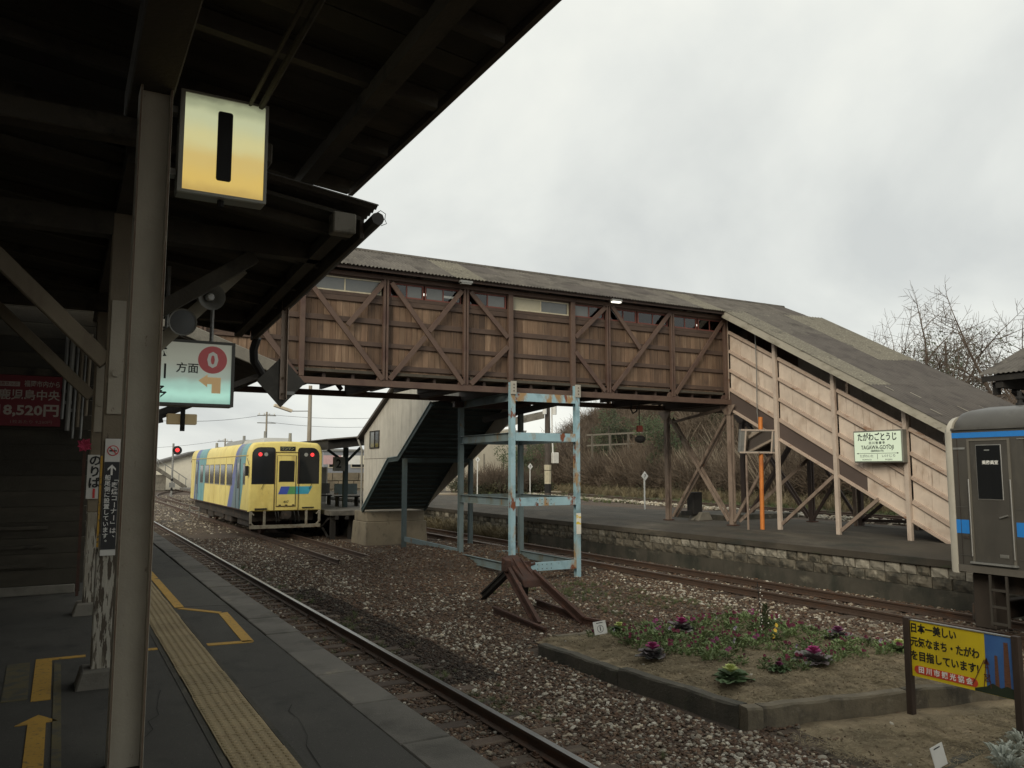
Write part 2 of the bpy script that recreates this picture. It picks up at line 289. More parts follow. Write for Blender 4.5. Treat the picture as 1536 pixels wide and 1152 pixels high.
# lit things
def lit(name, stops, z0, z1, strength):
    """an illuminated sign face: tubes behind a diffuser, so emission follows the box height"""
    m = bpy.data.materials.new(name); m.use_nodes = True
    t = m.node_tree; n, l = t.nodes.new, t.links.new
    b = t.nodes['Principled BSDF']; b.inputs['Roughness'].default_value = .5
    g = n('ShaderNodeNewGeometry'); s = n('ShaderNodeSeparateXYZ'); l(g.outputs['Position'], s.inputs[0])
    mr = n('ShaderNodeMapRange'); mr.inputs[1].default_value = z0; mr.inputs[2].default_value = z1
    l(s.outputs[2], mr.inputs[0])
    nz = n('ShaderNodeTexNoise'); nz.inputs['Scale'].default_value = 9; nz.inputs['Detail'].default_value = 5
    l(g.outputs['Position'], nz.inputs['Vector'])
    ad = n('ShaderNodeMath'); ad.operation = 'MULTIPLY_ADD'; ad.inputs[1].default_value = .12; ad.inputs[2].default_value = -.06
    l(nz.outputs['Fac'], ad.inputs[0])
    a2 = n('ShaderNodeMath'); a2.operation = 'ADD'; l(mr.outputs[0], a2.inputs[0]); l(ad.outputs[0], a2.inputs[1])
    r = n('ShaderNodeValToRGB'); r.color_ramp.interpolation = 'EASE'
    e = r.color_ramp.elements
    while len(e) > 1: e.remove(e[-1])
    e[0].position = stops[0][0]; e[0].color = (*stops[0][1], 1)
    for p, c in stops[1:]:
        q = e.new(p); q.color = (*c, 1)
    l(a2.outputs[0], r.inputs[0])
    b.inputs['Base Color'].default_value = (.35, .35, .30, 1)
    l(r.outputs[0], b.inputs['Emission Color']); b.inputs['Emission Strength'].default_value = strength
    return m
M_lit1 = lit('lit_yellow_diffuser', [(0, (.58, .38, .09)), (.14, (.78, .54, .13)), (.36, (.72, .53, .17)), (.55, (.72, .66, .31)), (.80, (.60, .63, .38)), (.93, (.38, .41, .25)), (1, (.18, .19, .12))], 3.31, 3.93, .60)
M_lit0 = lit('lit_aqua_diffuser', [(0, (.26, .48, .40)), (.15, (.42, .76, .62)), (.30, (.32, .55, .46)), (.46, (.24, .29, .245)), (.7, (.21, .22, .175)), (1, (.17, .172, .138))], 2.2, 2.78, .60)
M_litname = mat('lit_station_board', (0.55, .60, .48), 0.5, emit=(.55, .70, .52), estr=.30, var=.05)
M_litred = mat('lit_red_lamp', (.5, .02, .02), .4, emit=(1, .05, .05), estr=1.0, var=0)
M_litwhite = mat('lit_white_tube', (.8, .8, .75), .4, emit=(1, .95, .82), estr=1.1, var=0)
M_bulb = mat('lit_fairy_bulb', (.6, .58, .5), .4, emit=(1, .93, .75), estr=.12, var=0)
M_ybulb = mat('unlit_headlamp', (.30, .30, .28), .3, var=0)
# ------------------------------------------------------------------ building helpers
ORG = {}
def meta(o, label=None, cat=None, group=None, kind=None):
    if label: o['label'] = label
    if cat: o['category'] = cat
    if group: o['group'] = group
    if kind: o['kind'] = kind
    return o
def thing(name, label=None, cat=None, loc=(0, 0, 0), group=None, kind=None):
    o = bpy.data.objects.new(name, None)
    o.empty_display_size = .2
    COL.objects.link(o)
    o.location = loc
    ORG[o] = Vector(loc)
    return meta(o, label, cat, group, kind)

class MB:
    def __init__(s):
        s.v, s.f, s.m, s.cur = [], [], [], 0
    def add(s, vs, fs):
        k = len(s.v)
        s.v += [tuple(p) for p in vs]
        for f in fs:
            s.f.append(tuple(i + k for i in f)); s.m.append(s.cur)
        return s
    def box(s, x0, x1, y0, y1, z0, z1):
        v = [(x0, y0, z0), (x1, y0, z0), (x1, y1, z0), (x0, y1, z0), (x0, y0, z1), (x1, y0, z1), (x1, y1, z1), (x0, y1, z1)]
        return s.add(v, [(0, 3, 2, 1), (4, 5, 6, 7), (0, 1, 5, 4), (1, 2, 6, 5), (2, 3, 7, 6), (3, 0, 4, 7)])
    def hexa(s, v):
        return s.add(v, [(0, 3, 2, 1), (4, 5, 6, 7), (0, 1, 5, 4), (1, 2, 6, 5), (2, 3, 7, 6), (3, 0, 4, 7)])
    def beam(s, p, q, w, h, side=None):
        """rectangular bar from p to q; w across 'side' direction, h the other way"""
        p, q = Vector(p), Vector(q)
        d = (q - p).normalized()
        a = Vector(side) if side else (Vector((0, 0, 1)).cross(d) if abs(d.z) < .98 else Vector((1, 0, 0)))
        a = (a - d * a.dot(d)).normalized()
        b = d.cross(a).normalized()
        a, b = a * w / 2, b * h / 2
        return s.hexa([p - a - b, p + a - b, p + a + b, p - a + b, q - a - b, q + a - b, q + a + b, q - a + b])
    def prism(s, poly, o, ax, ay, az, d0, d1):
        """2-D polygon in axes ax, ay at origin o, extruded along az from d0 to d1"""
        o, ax, ay, az = Vector(o), Vector(ax), Vector(ay), Vector(az)
        n = len(poly)
        vs = [o + ax * a + ay * b + az * d0 for a, b in poly] + [o + ax * a + ay * b + az * d1 for a, b in poly]
        fs = [tuple(range(n - 1, -1, -1)), tuple(range(n, 2 * n))] + [(i, (i + 1) % n, n + (i + 1) % n, n + i) for i in range(n)]
        return s.add(vs, fs)
    def cyl(s, p, q, r0, r1=None, n=10, cap=True):
        r1 = r0 if r1 is None else r1
        p, q = Vector(p), Vector(q)
        d = (q - p).normalized()
        a = d.orthogonal().normalized(); b = d.cross(a)
        vs = []
        for c, r in ((p, r0), (q, r1)):
            vs += [c + (a * math.cos(2 * PI * i / n) + b * math.sin(2 * PI * i / n)) * r for i in range(n)]
        fs = [(i, (i + 1) % n, n + (i + 1) % n, n + i) for i in range(n)]
        if cap: fs += [tuple(range(n - 1, -1, -1)), tuple(range(n, 2 * n))]
        return s.add(vs, fs)
    def tube(s, pts, r, n=6):
        pts = [Vector(p) for p in pts]
        rs = r if isinstance(r, (list, tuple)) else [r] * len(pts)
        vs, fs = [], []
        d0 = (pts[1] - pts[0]).normalized(); a = d0.orthogonal().normalized()
        for k, p in enumerate(pts):
            d = (pts[min(k + 1, len(pts) - 1)] - pts[max(k - 1, 0)]).normalized()
            a = (a - d * a.dot(d)).normalized(); b = d.cross(a)
            vs += [p + (a * math.cos(2 * PI * i / n) + b * math.sin(2 * PI * i / n)) * rs[k] for i in range(n)]
        for k in range(len(pts) - 1):
            fs += [(k * n + i, k * n + (i + 1) % n, (k + 1) * n + (i + 1) % n, (k + 1) * n + i) for i in range(n)]
        fs += [tuple(range(n - 1, -1, -1)), tuple(range((len(pts) - 1) * n, len(pts) * n))]
        return s.add(vs, fs)
    def lathe(s, prof, o, axis=(0, 0, 1), n=14):
        o, d = Vector(o), Vector(axis).normalized()
        a = d.orthogonal().normalized(); b = d.cross(a)
        vs, fs = [], []
        for r, h in prof:
            vs += [o + d * h + (a * math.cos(2 * PI * i / n) + b * math.sin(2 * PI * i / n)) * max(r, 1e-4) for i in range(n)]
        for k in range(len(prof) - 1):
            fs += [(k * n + i, k * n + (i + 1) % n, (k + 1) * n + (i + 1) % n, (k + 1) * n + i) for i in range(n)]
        return s.add(vs, fs)
    def sphere(s, c, r, n=8, m=5, sc=(1, 1, 1)):
        vs, fs = [], []
        for j in range(m + 1):
            t = PI * j / m
            for i in range(n):
                u = 2 * PI * i / n
                vs.append((c[0] + r * sc[0] * math.sin(t) * math.cos(u), c[1] + r * sc[1] * math.sin(t) * math.sin(u), c[2] + r * sc[2] * math.cos(t)))
        for j in range(m):
            fs += [(j * n + i, (j + 1) * n + i, (j + 1) * n + (i + 1) % n, j * n + (i + 1) % n) for i in range(n)]
        return s.add(vs, fs)
    def mesh(s, name, mats, org=(0, 0, 0), smooth=False, bevel=0.0):
        me = bpy.data.meshes.new(name)
        o = Vector(org)
        me.from_pydata([(p[0] - o.x, p[1] - o.y, p[2] - o.z) for p in s.v], [], s.f)
        for m in (mats if isinstance(mats, (list, tuple)) else [mats]): me.materials.append(m)
        if any(s.m): me.polygons.foreach_set('material_index', s.m)
        bm = bmesh.new(); bm.from_mesh(me)
        if bevel:
            ed = [e for e in bm.edges if len(e.link_faces) == 2 and e.calc_face_angle(0) > .5]
            bmesh.ops.bevel(bm, geom=ed, offset=bevel, segments=1, affect='EDGES', clamp_overlap=True)
        bmesh.ops.recalc_face_normals(bm, faces=bm.faces)
        bm.to_mesh(me); bm.free()
        if smooth:
            me.polygons.foreach_set('use_smooth', [True] * len(me.polygons))
            try: me.set_sharp_from_angle(angle=math.radians(42))
            except Exception: pass
        return me
    def build(s, name, mats, parent=None, smooth=False, bevel=0.0, org=None, label=None, **kw):
        o0 = ORG[parent] if parent is not None else Vector(org if org is not None else (0, 0, 0))
        me = s.mesh(name, mats, o0, smooth, bevel)
        ob = bpy.data.objects.new(name, me)
        COL.objects.link(ob)
        if parent is not None: ob.parent = parent; ORG[ob] = o0
        else: ob.location = o0; ORG[ob] = o0
        return meta(ob, label, **kw)

def inst(name, me, parent, loc=(0, 0, 0), rot=(0, 0, 0), scl=(1, 1, 1)):
    """another object sharing mesh data; loc in world coordinates"""
    ob = bpy.data.objects.new(name, me)
    COL.objects.link(ob)
    if parent is not None:
        ob.parent = parent
        ob.location = Vector(loc) - ORG[parent]
    else:
        ob.location = loc
    ob.rotation_euler = rot
    ob.scale = scl
    ORG[ob] = Vector(loc)
    return ob

def dup(root, loc, rotz=0, label=None, scl=1):
    c = root.copy(); COL.objects.link(c); c.location = loc; c.rotation_euler = (0, 0, rotz); c.scale = (scl,) * 3
    ORG[c] = Vector(loc)
    if label: c['label'] = label
    for ch in root.children:
        d = ch.copy(); COL.objects.link(d); d.parent = c
        for g in ch.children:
            e = g.copy(); COL.objects.link(e); e.parent = d
    return c

TEXTS = []
def text(body, size, loc, right, up, m, parent, bold=0.0, width=None, align='CENTER', name='lettering', ext=.0015, res=2, vfit=None):
    TEXTS.append((body, size, Vector(loc), Vector(right), Vector(up), m, parent, bold, width, align, name, ext, res, vfit))

def flush_text():
    tmp = []
    for t in TEXTS:
        c = bpy.data.curves.new('t', 'FONT'); c.body = t[0]; c.size = 1.0; c.align_x = t[9]; c.align_y = 'CENTER'
        c.resolution_u = t[12]; c.offset = t[7]; c.extrude = t[11] / t[1]
        o = bpy.data.objects.new('t', c); COL.objects.link(o); tmp.append(o)
    bpy.context.view_layer.update()
    dg = bpy.context.evaluated_depsgraph_get()
    made = []
    for o in tmp:
        made.append(bpy.data.meshes.new_from_object(o.evaluated_get(dg)))
    for o in tmp:
        c = o.data; bpy.data.objects.remove(o); bpy.data.curves.remove(c)
    for t, me in zip(TEXTS, made):
        body, size, loc, R_, U_, m, parent, bold, width, align, name, ext, res, vfit = t
        n = len(me.vertices)
        co = np.empty(n * 3, np.float32); me.vertices.foreach_get('co', co); co = co.reshape(-1, 3)
        sx = sy = size
        if width:
            w0 = co[:, 0].max() - co[:, 0].min(); sx = width / w0
            if align == 'CENTER': co[:, 0] -= (co[:, 0].max() + co[:, 0].min()) / 2
        if vfit:
            h0 = co[:, 1].max() - co[:, 1].min(); sy = vfit / h0
            co[:, 1] -= (co[:, 1].max() + co[:, 1].min()) / 2
        Nn = R_.cross(U_)
        o0 = ORG[parent]
        out = np.outer(co[:, 0] * sx, R_) + np.outer(co[:, 1] * sy, U_) + np.outer(co[:, 2] * size, Nn) + np.array(loc - o0)
        me.vertices.foreach_set('co', out.astype(np.float32).ravel())
        me.name = name
        me.materials.clear(); me.materials.append(m)
        me.update()
        ob = bpy.data.objects.new(name, me); COL.objects.link(ob); ob.parent = parent; ORG[ob] = o0
    TEXTS.clear()

def scatter(name, pts, rots, scls, cols, idx, protos, kindlabel=None):
    """a 'stuff' object: points with attributes, instanced through geometry nodes"""
    me = bpy.data.meshes.new(name)
    n = len(pts)
    me.vertices.add(n)
    me.vertices.foreach_set('co', np.asarray(pts, np.float32).ravel())
    def at(nm, ty, data, key):
        a = me.attributes.new(nm, ty, 'POINT'); a.data.foreach_set(key, np.asarray(data).ravel())
    at('rot', 'FLOAT_VECTOR', np.asarray(rots, np.float32), 'vector')
    at('scl', 'FLOAT_VECTOR', np.asarray(scls, np.float32), 'vector')
    at('idx', 'INT', np.asarray(idx, np.int32), 'value')
    if cols is not None:
        at('col', 'FLOAT_COLOR', np.concatenate([np.asarray(cols, np.float32), np.ones((n, 1), np.float32)], 1), 'color')
    ob = bpy.data.objects.new(name, me); COL.objects.link(ob); ORG[ob] = Vector()
    ob['kind'] = 'stuff'
    cl = bpy.data.collections.new(name + '_sources')
    for k, p in enumerate(protos):
        po = bpy.data.objects.new('%s_source_%02d' % (name, k), p); cl.objects.link(po)
    g = bpy.data.node_groups.new(name, 'GeometryNodeTree')
    g.interface.new_socket('Geometry', in_out='INPUT', socket_type='NodeSocketGeometry')
    g.interface.new_socket('Geometry', in_out='OUTPUT', socket_type='NodeSocketGeometry')
    nn, l = g.nodes.new, g.links.new
    gi, go = nn('NodeGroupInput'), nn('NodeGroupOutput')
    ip = nn('GeometryNodeInstanceOnPoints')
    ci = nn('GeometryNodeCollectionInfo'); ci.inputs['Collection'].default_value = cl
    ci.inputs['Separate Children'].default_value = True; ci.inputs['Reset Children'].default_value = True
    ip.inputs['Pick Instance'].default_value = True
    def na(nm, ty):
        a = nn('GeometryNodeInputNamedAttribute'); a.data_type = ty; a.inputs['Name'].default_value = nm
        return [o for o in a.outputs if o.enabled and o.name == 'Attribute'][0]
    l(gi.outputs[0], ip.inputs['Points']); l(ci.outputs[0], ip.inputs['Instance'])
    l(na('idx', 'INT'), ip.inputs['Instance Index'])
    e2r = nn('FunctionNodeEulerToRotation'); l(na('rot', 'FLOAT_VECTOR'), e2r.inputs[0]); l(e2r.outputs[0], ip.inputs['Rotation'])
    l(na('scl', 'FLOAT_VECTOR'), ip.inputs['Scale'])
    l(ip.outputs[0], go.inputs[0])
    md = ob.modifiers.new('scatter', 'NODES'); md.node_group = g
    return ob

def fbm(x, y, s, o=4):
    v = 0; a = .5
    for k in range(o):
        v += a * mnoise.noise(Vector((x / s, y / s, 3.7 + k * 9.1))); s /= 2; a *= .5
    return v
def sstep(a, b, x):
    t = min(1, max(0, (x - a) / (b - a))); return t * t * (3 - 2 * t)

X_, Y_, Z_ = Vector((1, 0, 0)), Vector((0, 1, 0)), Vector((0, 0, 1))

def corrugated(mb, O, A, B, La, Lb, Nn, pitch=.09, amp=.018, nb=2, thick=.006):
    """corrugated sheet: waves run along B, counted along A"""
    O, A, B, Nn = Vector(O), Vector(A).normalized(), Vector(B).normalized(), Vector(Nn).normalized()
    na_ = max(4, int(La / pitch * 4))
    vs = []
    for lay in (0, 1):
        for j in range(nb + 1):
            for i in range(na_ + 1):
                a = La * i / na_
                vs.append(O + A * a + B * (Lb * j / nb) + Nn * (amp * math.sin(2 * PI * a / pitch) - lay * thick))
    w = na_ + 1; k = w * (nb + 1)
    fs = []
    for j in range(nb):
        for i in range(na_):
            q = j * w + i
            fs.append((q, q + 1, q + w + 1, q + w)); fs.append((k + q, k + q + w, k + q + w + 1, k + q + 1))
    for i in range(na_):
        fs.append((i, k + i, k + i + 1, i + 1)); q = nb * w + i; fs.append((q, q + 1, k + q + 1, k + q))
    for j in range(nb):
        q = j * w; fs.append((q, q + w, k + q + w, k + q)); q = j * w + na_; fs.append((q, k + q, k + q + w, q + w))
    return mb.add(vs, fs)
# ================================================================== SETTING
RT = -0.92            # rail top
def hillh(x, y):
    xf = 33.5 + .155 * (y - 18)
    if x < xf - 4: return 0.0
    return (.28 + .72 * sstep(23, 43, y)) * (6.6 * sstep(xf, xf + 11, x) + 2.2 * sstep(xf + 10, xf + 40, x)) + (.9 * fbm(x, y, 9) * sstep(xf, xf + 4, x))
def gz(x, y):
    z = -1.09
    d = math.hypot((x - 9.9) / 2.9, (y - 21.3) / 2.7)
    z += .46 * (1 - sstep(.35, 1.25, d))
    d = math.hypot((x - 8.0) / 2.0, (y - 17.5) / 4.5)
    z += .10 * (1 - sstep(.2, 1.2, d))
    if 5.0 < x < 11.9 and y < 16: z += .07 * sstep(5.0, 5.8, x) * (1 - sstep(10.6, 11.6, x)) * (1 - sstep(13, 16, y))
    z += .035 * fbm(x, y, 1.3) * (1 if (x > 4.7) else .35)
    z += .78 * sstep(21.0, 22.8, x)
    if y > 200: z -= .4
    return z + (hillh(x, y) if x > 28 else 0)

def axis_vals(segs):
    out = [segs[0][0]]
    for a, b, st in segs:
        n = max(1, int(round((b - a) / st)))
        out += [a + (b - a) * (i + 1) / n for i in range(n)]
    return out
gx = axis_vals([(-900, -100, 200), (-100, -10, 15), (-10, 2, 1.5), (2, 15, .22), (15, 30, .8), (30, 62, 1.3), (62, 120, 8), (120, 900, 130)])
gy = axis_vals([(-600, -60, 180), (-60, -4, 4), (-4, 2, .7), (2, 26, .25), (26, 44, .7), (44, 90, 2.0), (90, 260, 14), (260, 1200, 190)])
vs = [(x, y, gz(x, y)) for y in gy for x in gx]
w = len(gx)
mb = MB().add(vs, [(j * w + i, j * w + i + 1, (j + 1) * w + i + 1, (j + 1) * w + i) for j in range(len(gy) - 1) for i in range(w - 1)])
mb.build('ground', M_ground, smooth=True, kind='structure')

# ---- platform in the foreground
p1 = thing('platform', kind='structure', loc=(0, 0, 0))
MB().box(-12, 1.81, -6, 120, -1.3, 0).build('platform_surface', M_asph, p1)
MB().box(1.81, 2.06, -6, 120, -1.3, -.16).build('platform_side_wall', M_conc, p1)
cm = [MB().box(0, .335, .006, .894, -.16, .004).mesh('coping_stone', M_coping, bevel=.008) for _ in range(1)]
rs = random.Random(3)
for i in range(84):
    y = .12 + i * .9
    inst('coping_stone', cm[0], p1, (1.812 + rs.uniform(-.006, .008) + .0028 * max(0, y - 4), y, rs.uniform(-.004, .004)), (0, 0, rs.uniform(-.004, .004)))
# tactile strip: tiles with raised studs
tb = MB().box(.004, .326, .004, .326, -.02, .008)
for i in range(6):
    for j in range(6):
        cx, cy = .03 + .055 * i, .03 + .055 * j
        tb.lathe([(.019, .008), (.014, .0125), (.0, .0135)], (cx, cy, 0), n=8)
tm = tb.mesh('tactile_tile', M_tact)
for i in range(110):
    inst('tactile_tile', tm, p1, (.885 + rs.uniform(-.003, .003), 2.6 + i * .331, .002 + rs.uniform(-.001, .001)), (0, 0, rs.uniform(-.006, .006)))
MB().box(.845, .883, 2.5, 39, -.01, .004).build('tactile_mortar_edge', M_dkconc, p1)
MB().box(1.218, .1 + 1.15, 2.5, 39, -.01, .004).build('tactile_mortar_edge', M_dkconc, p1)
# painted queue markings
def paint(poly, m=M_paint_y, z=.004):
    MB().prism(poly, (0, 0, z), X_, Y_, Z_, -.006, .0005).build('painted_marking', m, p1)
paint([(1.235, 10.28), (1.335, 10.28), (1.335, 19), (1.235, 19)], z=.0085)
paint([(1.255, 10.2), (1.62, 9.67), (1.67, 9.74), (1.32, 10.25)])
paint([(1.62, 9.66), (1.72, 9.70), (1.66, 7.97), (1.56, 7.97)])
paint([(1.255, 7.97), (1.65, 7.92), (1.65, 8.02), (1.255, 8.07)])
paint([(.42, 8.02), (.84, 8.02), (.84, 8.10), (.42, 8.10)])
paint([(.02, 8.02), (.27, 8.02), (.27, 8.10), (.02, 8.10)])
paint([(-.10, 6.68), (.02, 6.68), (.02, 8.10), (-.10, 8.10)])
paint([(-.10, 2.0), (.0, 2.0), (.0, 6.10), (-.10, 6.10)])
paint([(-.17, 6.10), (.07, 6.10), (-.045, 6.30)])
paint([(-.28, 6.75), (-.12, 6.75), (-.14, 8.0), (-.30, 8.0)], M_paint_old)
paint([(.035, 5.0), (.085, 5.0), (.085, 7.9), (.035, 7.9)], M_paint_old)

rst = random.Random(12)
M_crack = mat('asphalt_crack', (.018, .017, .015), .95, var=.1)
M_patch = mat('asphalt_patch', (0.078, 0.074, 0.064), 0.9, [((.055, .052, .045), 3, .5, .7, (1, 1, 1)), ((.14, .13, .11), 55, .62, .72, (1, 1, 1))], .4, 120, world=True)
MB().prism([(1.27, 10.35), (1.80, 10.2), (1.80, 13.2), (1.27, 13.0)], (0, 0, 0), X_, Z_ * 0 + Y_, Z_, -.003, .002).build('asphalt_patch', M_patch, p1)
for x, y, dx_, dy_, n in ((1.26, 6.3, .09, .03, 7), (.5, 5.3, .03, .16, 9), (-.6, 6.9, .13, .03, 9), (1.3, 4.5, .02, .18, 8), (-1.4, 9.4, .2, .04, 9)):
    pts = [(x + dx_ * k + rst.uniform(-.025, .025), y + dy_ * k + rst.uniform(-.025, .025)) for k in range(n)]
    mb = MB(); wv = .0028
    nx_, ny_ = -dy_ / math.hypot(dx_, dy_), dx_ / math.hypot(dx_, dy_)
    vs = []
    for a, b in pts:
        w_ = wv * rst.uniform(.4, 1.4); vs += [(a - nx_ * w_, b - ny_ * w_, .003), (a + nx_ * w_, b + ny_ * w_, .003)]
    mb.add(vs, [(2 * k, 2 * k + 1, 2 * k + 3, 2 * k + 2) for k in range(n - 1)]).build('asphalt_crack', M_crack, p1)

# ---- rails and sleepers
def rail_mesh(x, y0, y1, top=M_railtop, pts=None, dz=0.0):
    prof = [(-.0625, 0), (.0625, 0), (.0625, .012), (.012, .028), (.009, .095), (.0325, .108), (.0325, .138), (.027, .142), (-.027, .142), (-.0325, .138), (-.0325, .108), (-.009, .095), (-.012, .028), (-.0625, .012)]
    mb = MB(); n = len(prof)
    pts = pts or [(x, y0 + (y1 - y0) * k / 12) for k in range(13)]
    vs = []
    for k, (px, py) in enumerate(pts):
        a, b = pts[max(k - 1, 0)], pts[min(k + 1, len(pts) - 1)]
        t = Vector((b[0] - a[0], b[1] - a[1], 0)).normalized(); nr = Vector((t.y, -t.x, 0))
        vs += [(px + nr.x * u, py + nr.y * u, RT - .142 + v + dz) for u, v in prof]
    mb.add(vs, [])
    for k in range(len(pts) - 1):
        for i in range(n):
            mb.cur = 1 if i in (6, 7, 8) else 0
            mb.f.append((k * n + i, k * n + (i + 1) % n, (k + 1) * n + (i + 1) % n, (k + 1) * n + i)); mb.m.append(mb.cur)
    return mb
def track(cx, y0, y1, top, s0, s1, gauge=1.067):
    t = thing('railway_track', kind='structure', loc=(cx, y0, RT))
    for sg in (-1, 1):
        rail_mesh(cx + sg * (gauge / 2 + .032), y0, y1).build('rail', [M_railsteel, top], t)
    return t
slm = [MB().box(-1.05, 1.05, -.1, .1, -.14, 0).mesh('sleeper', M_sleeper, bevel=.012) for _ in range(1)]
fast_b = MB().box(-.11, .11, -.07, .07, 0, .014)
for sx in (-1, 1):
    fast_b.cyl((sx * .085, .0, .01), (sx * .085, 0, .05), .016, n=6)
    fast_b.box(sx * .075 - .025, sx * .075 + .025, -.03, .03, .014, .03)
fsm = fast_b.mesh('rail_fastening', M_railsteel)
def sleepers(t, cx, y0, y1, sp, dz=0):
    y = y0
    while y < y1:
        s = inst('sleeper', slm[0], t, (cx + rs.uniform(-.04, .04), y + rs.uniform(-.03, .03), RT - .146 + dz), (0, 0, rs.uniform(-.012, .012)))
        if y < 16 and cx < 5:
            for sx in (-1, 1):
                f = bpy.data.objects.new('rail_fastening', fsm); COL.objects.link(f); f.parent = s; f.location = (sx * .566, 0, 0)
        y += sp
t1 = track(3.53, -6, 130, M_railtop, 1, 50); sleepers(t1, 3.53, .6, 46, .62)
t2 = track(13.47, -20, 130, M_railtop2, 0, 50); sleepers(t2, 13.47, 3, 50, .66)
t3 = track(7.50, 22.5, 140, M_railtop2, 22, 60); sleepers(t3, 7.50, 24.3, 60, .66, -.004)
# far yard tracks curving away and the line beyond the island platform
for off in (0, 5.2):
    t = thing('railway_track', kind='structure', loc=(12, 90, RT))
    for sg in (-.566, .566):
        pts = []
        for k in range(24):
            a = k / 23
            pts.append((8.2 + off + sg + 26 * a ** 2.2, 72 + off + 75 * a))
        rail_mesh(0, 0, 0, pts=pts).build('rail', [M_railsteel, M_railtop2], t)
t = thing('railway_track', kind='structure', loc=(25, 20, RT))
for sg in (-.566, .566):
    rail_mesh(0, 0, 0, pts=[(26.1 + sg + .152 * (y - 15.7), y) for y in range(-20, 150, 10)], dz=.80).build('rail', [M_railsteel, M_railtop2], t)

# ---- island platform with its stone face
p2 = thing('island_platform', kind='structure', loc=(15, 0, 0))
mb = MB()
mb.prism([(15.02, -.15), (16.1, -.0), (20.8, -.0), (20.8, -1.3), (15.22, -1.3), (15.22, -.29), (15.02, -.29)], (0, 0, 0), X_, Z_, Y_, -40, 110)
mb.build('platform_surface', M_asph2, p2)
MB().box(15.06, 15.215, -40, 110, -1.3, -.73).build('lower_footing_wall', M_dkconc, p2)
MB().box(15.14, 15.218, -40, 110, -.74, -.292).build('joint_mortar', M_dkconc, p2)
def stone_mesh(L_, H_, seed):
    r = random.Random(seed)
    mb = MB(); ny, nz_ = 4, 3
    vs = []
    for j in range(nz_ + 1):
        for i in range(ny + 1):
            edge = i in (0, ny) or j in (0, nz_)
            vs.append((.012 if edge else -r.uniform(.004, .03), L_ * i / ny + (r.uniform(-.004, .004) if edge else 0), H_ * j / nz_ + (r.uniform(-.02, .02) if edge else 0)))
    k = len(vs)
    vs += [(.16, y, z) for _, y, z in vs]
    fs = [(j * (ny + 1) + i, (j + 1) * (ny + 1) + i, (j + 1) * (ny + 1) + i + 1, j * (ny + 1) + i + 1) for j in range(nz_) for i in range(ny)]
    ring = [i for i in range(ny + 1)] + [j * (ny + 1) + ny for j in range(1, nz_ + 1)] + [nz_ * (ny + 1) + i for i in range(ny - 1, -1, -1)] + [j * (ny + 1) for j in range(nz_ - 1, 0, -1)]
    fs += [(ring[i], ring[(i + 1) % len(ring)], k + ring[(i + 1) % len(ring)], k + ring[i]) for i in range(len(ring))]
    return mb.add(vs, fs).mesh('wall_stone', M_block if seed < 60 else M_block2, smooth=False)
sms = [stone_mesh(1, 1, 50 + k) for k in range(9)]
sms2 = [stone_mesh(1, 1, 60 + k) for k in range(9)]
for row, (z0, h, Lm) in enumerate(((-.503, .205, .33), (-.725, .212, .46))):
    y = 7.2 + row * .21
    while y < 47:
        L_ = Lm * rs.uniform(.84, 1.18)
        inst('wall_stone', rs.choice(sms2 if row or rs.random() < .22 or (y > 20 and rs.random() < .5) else sms), p2, (15.075 + rs.uniform(-.012, .014), y, z0), (0, 0, 0), (1, L_ - rs.uniform(.022, .04), h))
        y += L_

# ---- the yellow railcar's platform on legs
p3 = thing('railcar_platform', kind='structure', loc=(9, 30, 0))
MB().box(9.02, 13.2 - 1.0, 30.4, 75, -.16, .03).build('platform_deck', M_coping, p3, bevel=.01)
for k in range(6):
    yy = 30.9 + k * 1.9
    for xx in (9.25, 9.95):
        MB().box(xx - .09, xx + .09, yy - .09, yy + .09, -1.2, -.16).build('platform_leg', M_black, p3)
    MB().beam((9.1, yy + .05, -.3), (9.1, yy + 1.85, -1.0), .06, .07).build('platform_brace', M_black, p3)
    MB().beam((9.1, yy + 1.85, -.3), (9.1, yy + .05, -1.0), .06, .07).build('platform_brace', M_black, p3)
for xx in (9.2, 9.6, 10.0):
    MB().box(xx, xx + .12, 30.36, 45, -.30, -.165).build('platform_joist', M_black, p3)
MB().box(10.3, 12.2, 31.5, 75, -1.2, -.17).build('platform_fill', M_dkconc, p3)
# ================================================================== STATION CANOPY OVERHEAD (left)
cn = thing('platform_canopy', 'dark timber platform canopy overhead with grey steel column and peeling white posts', 'canopy', (0, 5, 0))
# roof boards (underside seen): from the eave up towards the station
def roof_plane(x0, z0, x1, z1, y0, y1, m, parent, th=.05):
    mb = MB(); mb.hexa([(x0, y0, z0), (x1, y0, z1), (x1, y1, z1), (x0, y1, z0), (x0, y0, z0 + th), (x1, y0, z1 + th), (x1, y1, z1 + th), (x0, y1, z0 + th)])
    return mb
nb = 0
y = -6.0
rr = random.Random(11)
while y < 7.0:
    wd = .22
    roof_plane(2.16, 4.13 + rr.uniform(-.004, .004), -7, 5.2, y + .004, min(y + wd, 7.0) - .004, M_dark2, cn).build('roof_board', M_dark2, cn)
    y += wd
roof_plane(2.22, 4.205, -7, 5.275, -6, 7.02, M_tile, cn).build('roof_covering', M_tile, cn)
MB().box(2.17, 2.21, -6, 7.0, 4.085, 4.20).build('fascia_board', mat('fascia_brown', (0.075, 0.06, 0.048), .8, [((.12, .10, .08), 4, .5, .7, (1, .2, 1))]), cn)
for i in range(14):     # rafters
    yy = -5.6 + i * .95
    MB().beam((2.1, yy, 4.07), (-6.5, yy, 5.06), .07, .11).build('rafter', M_dark, cn)
MB().box(1.62, 1.74, -6, 6.9, 3.98, 4.085).build('purlin', M_dark, cn)
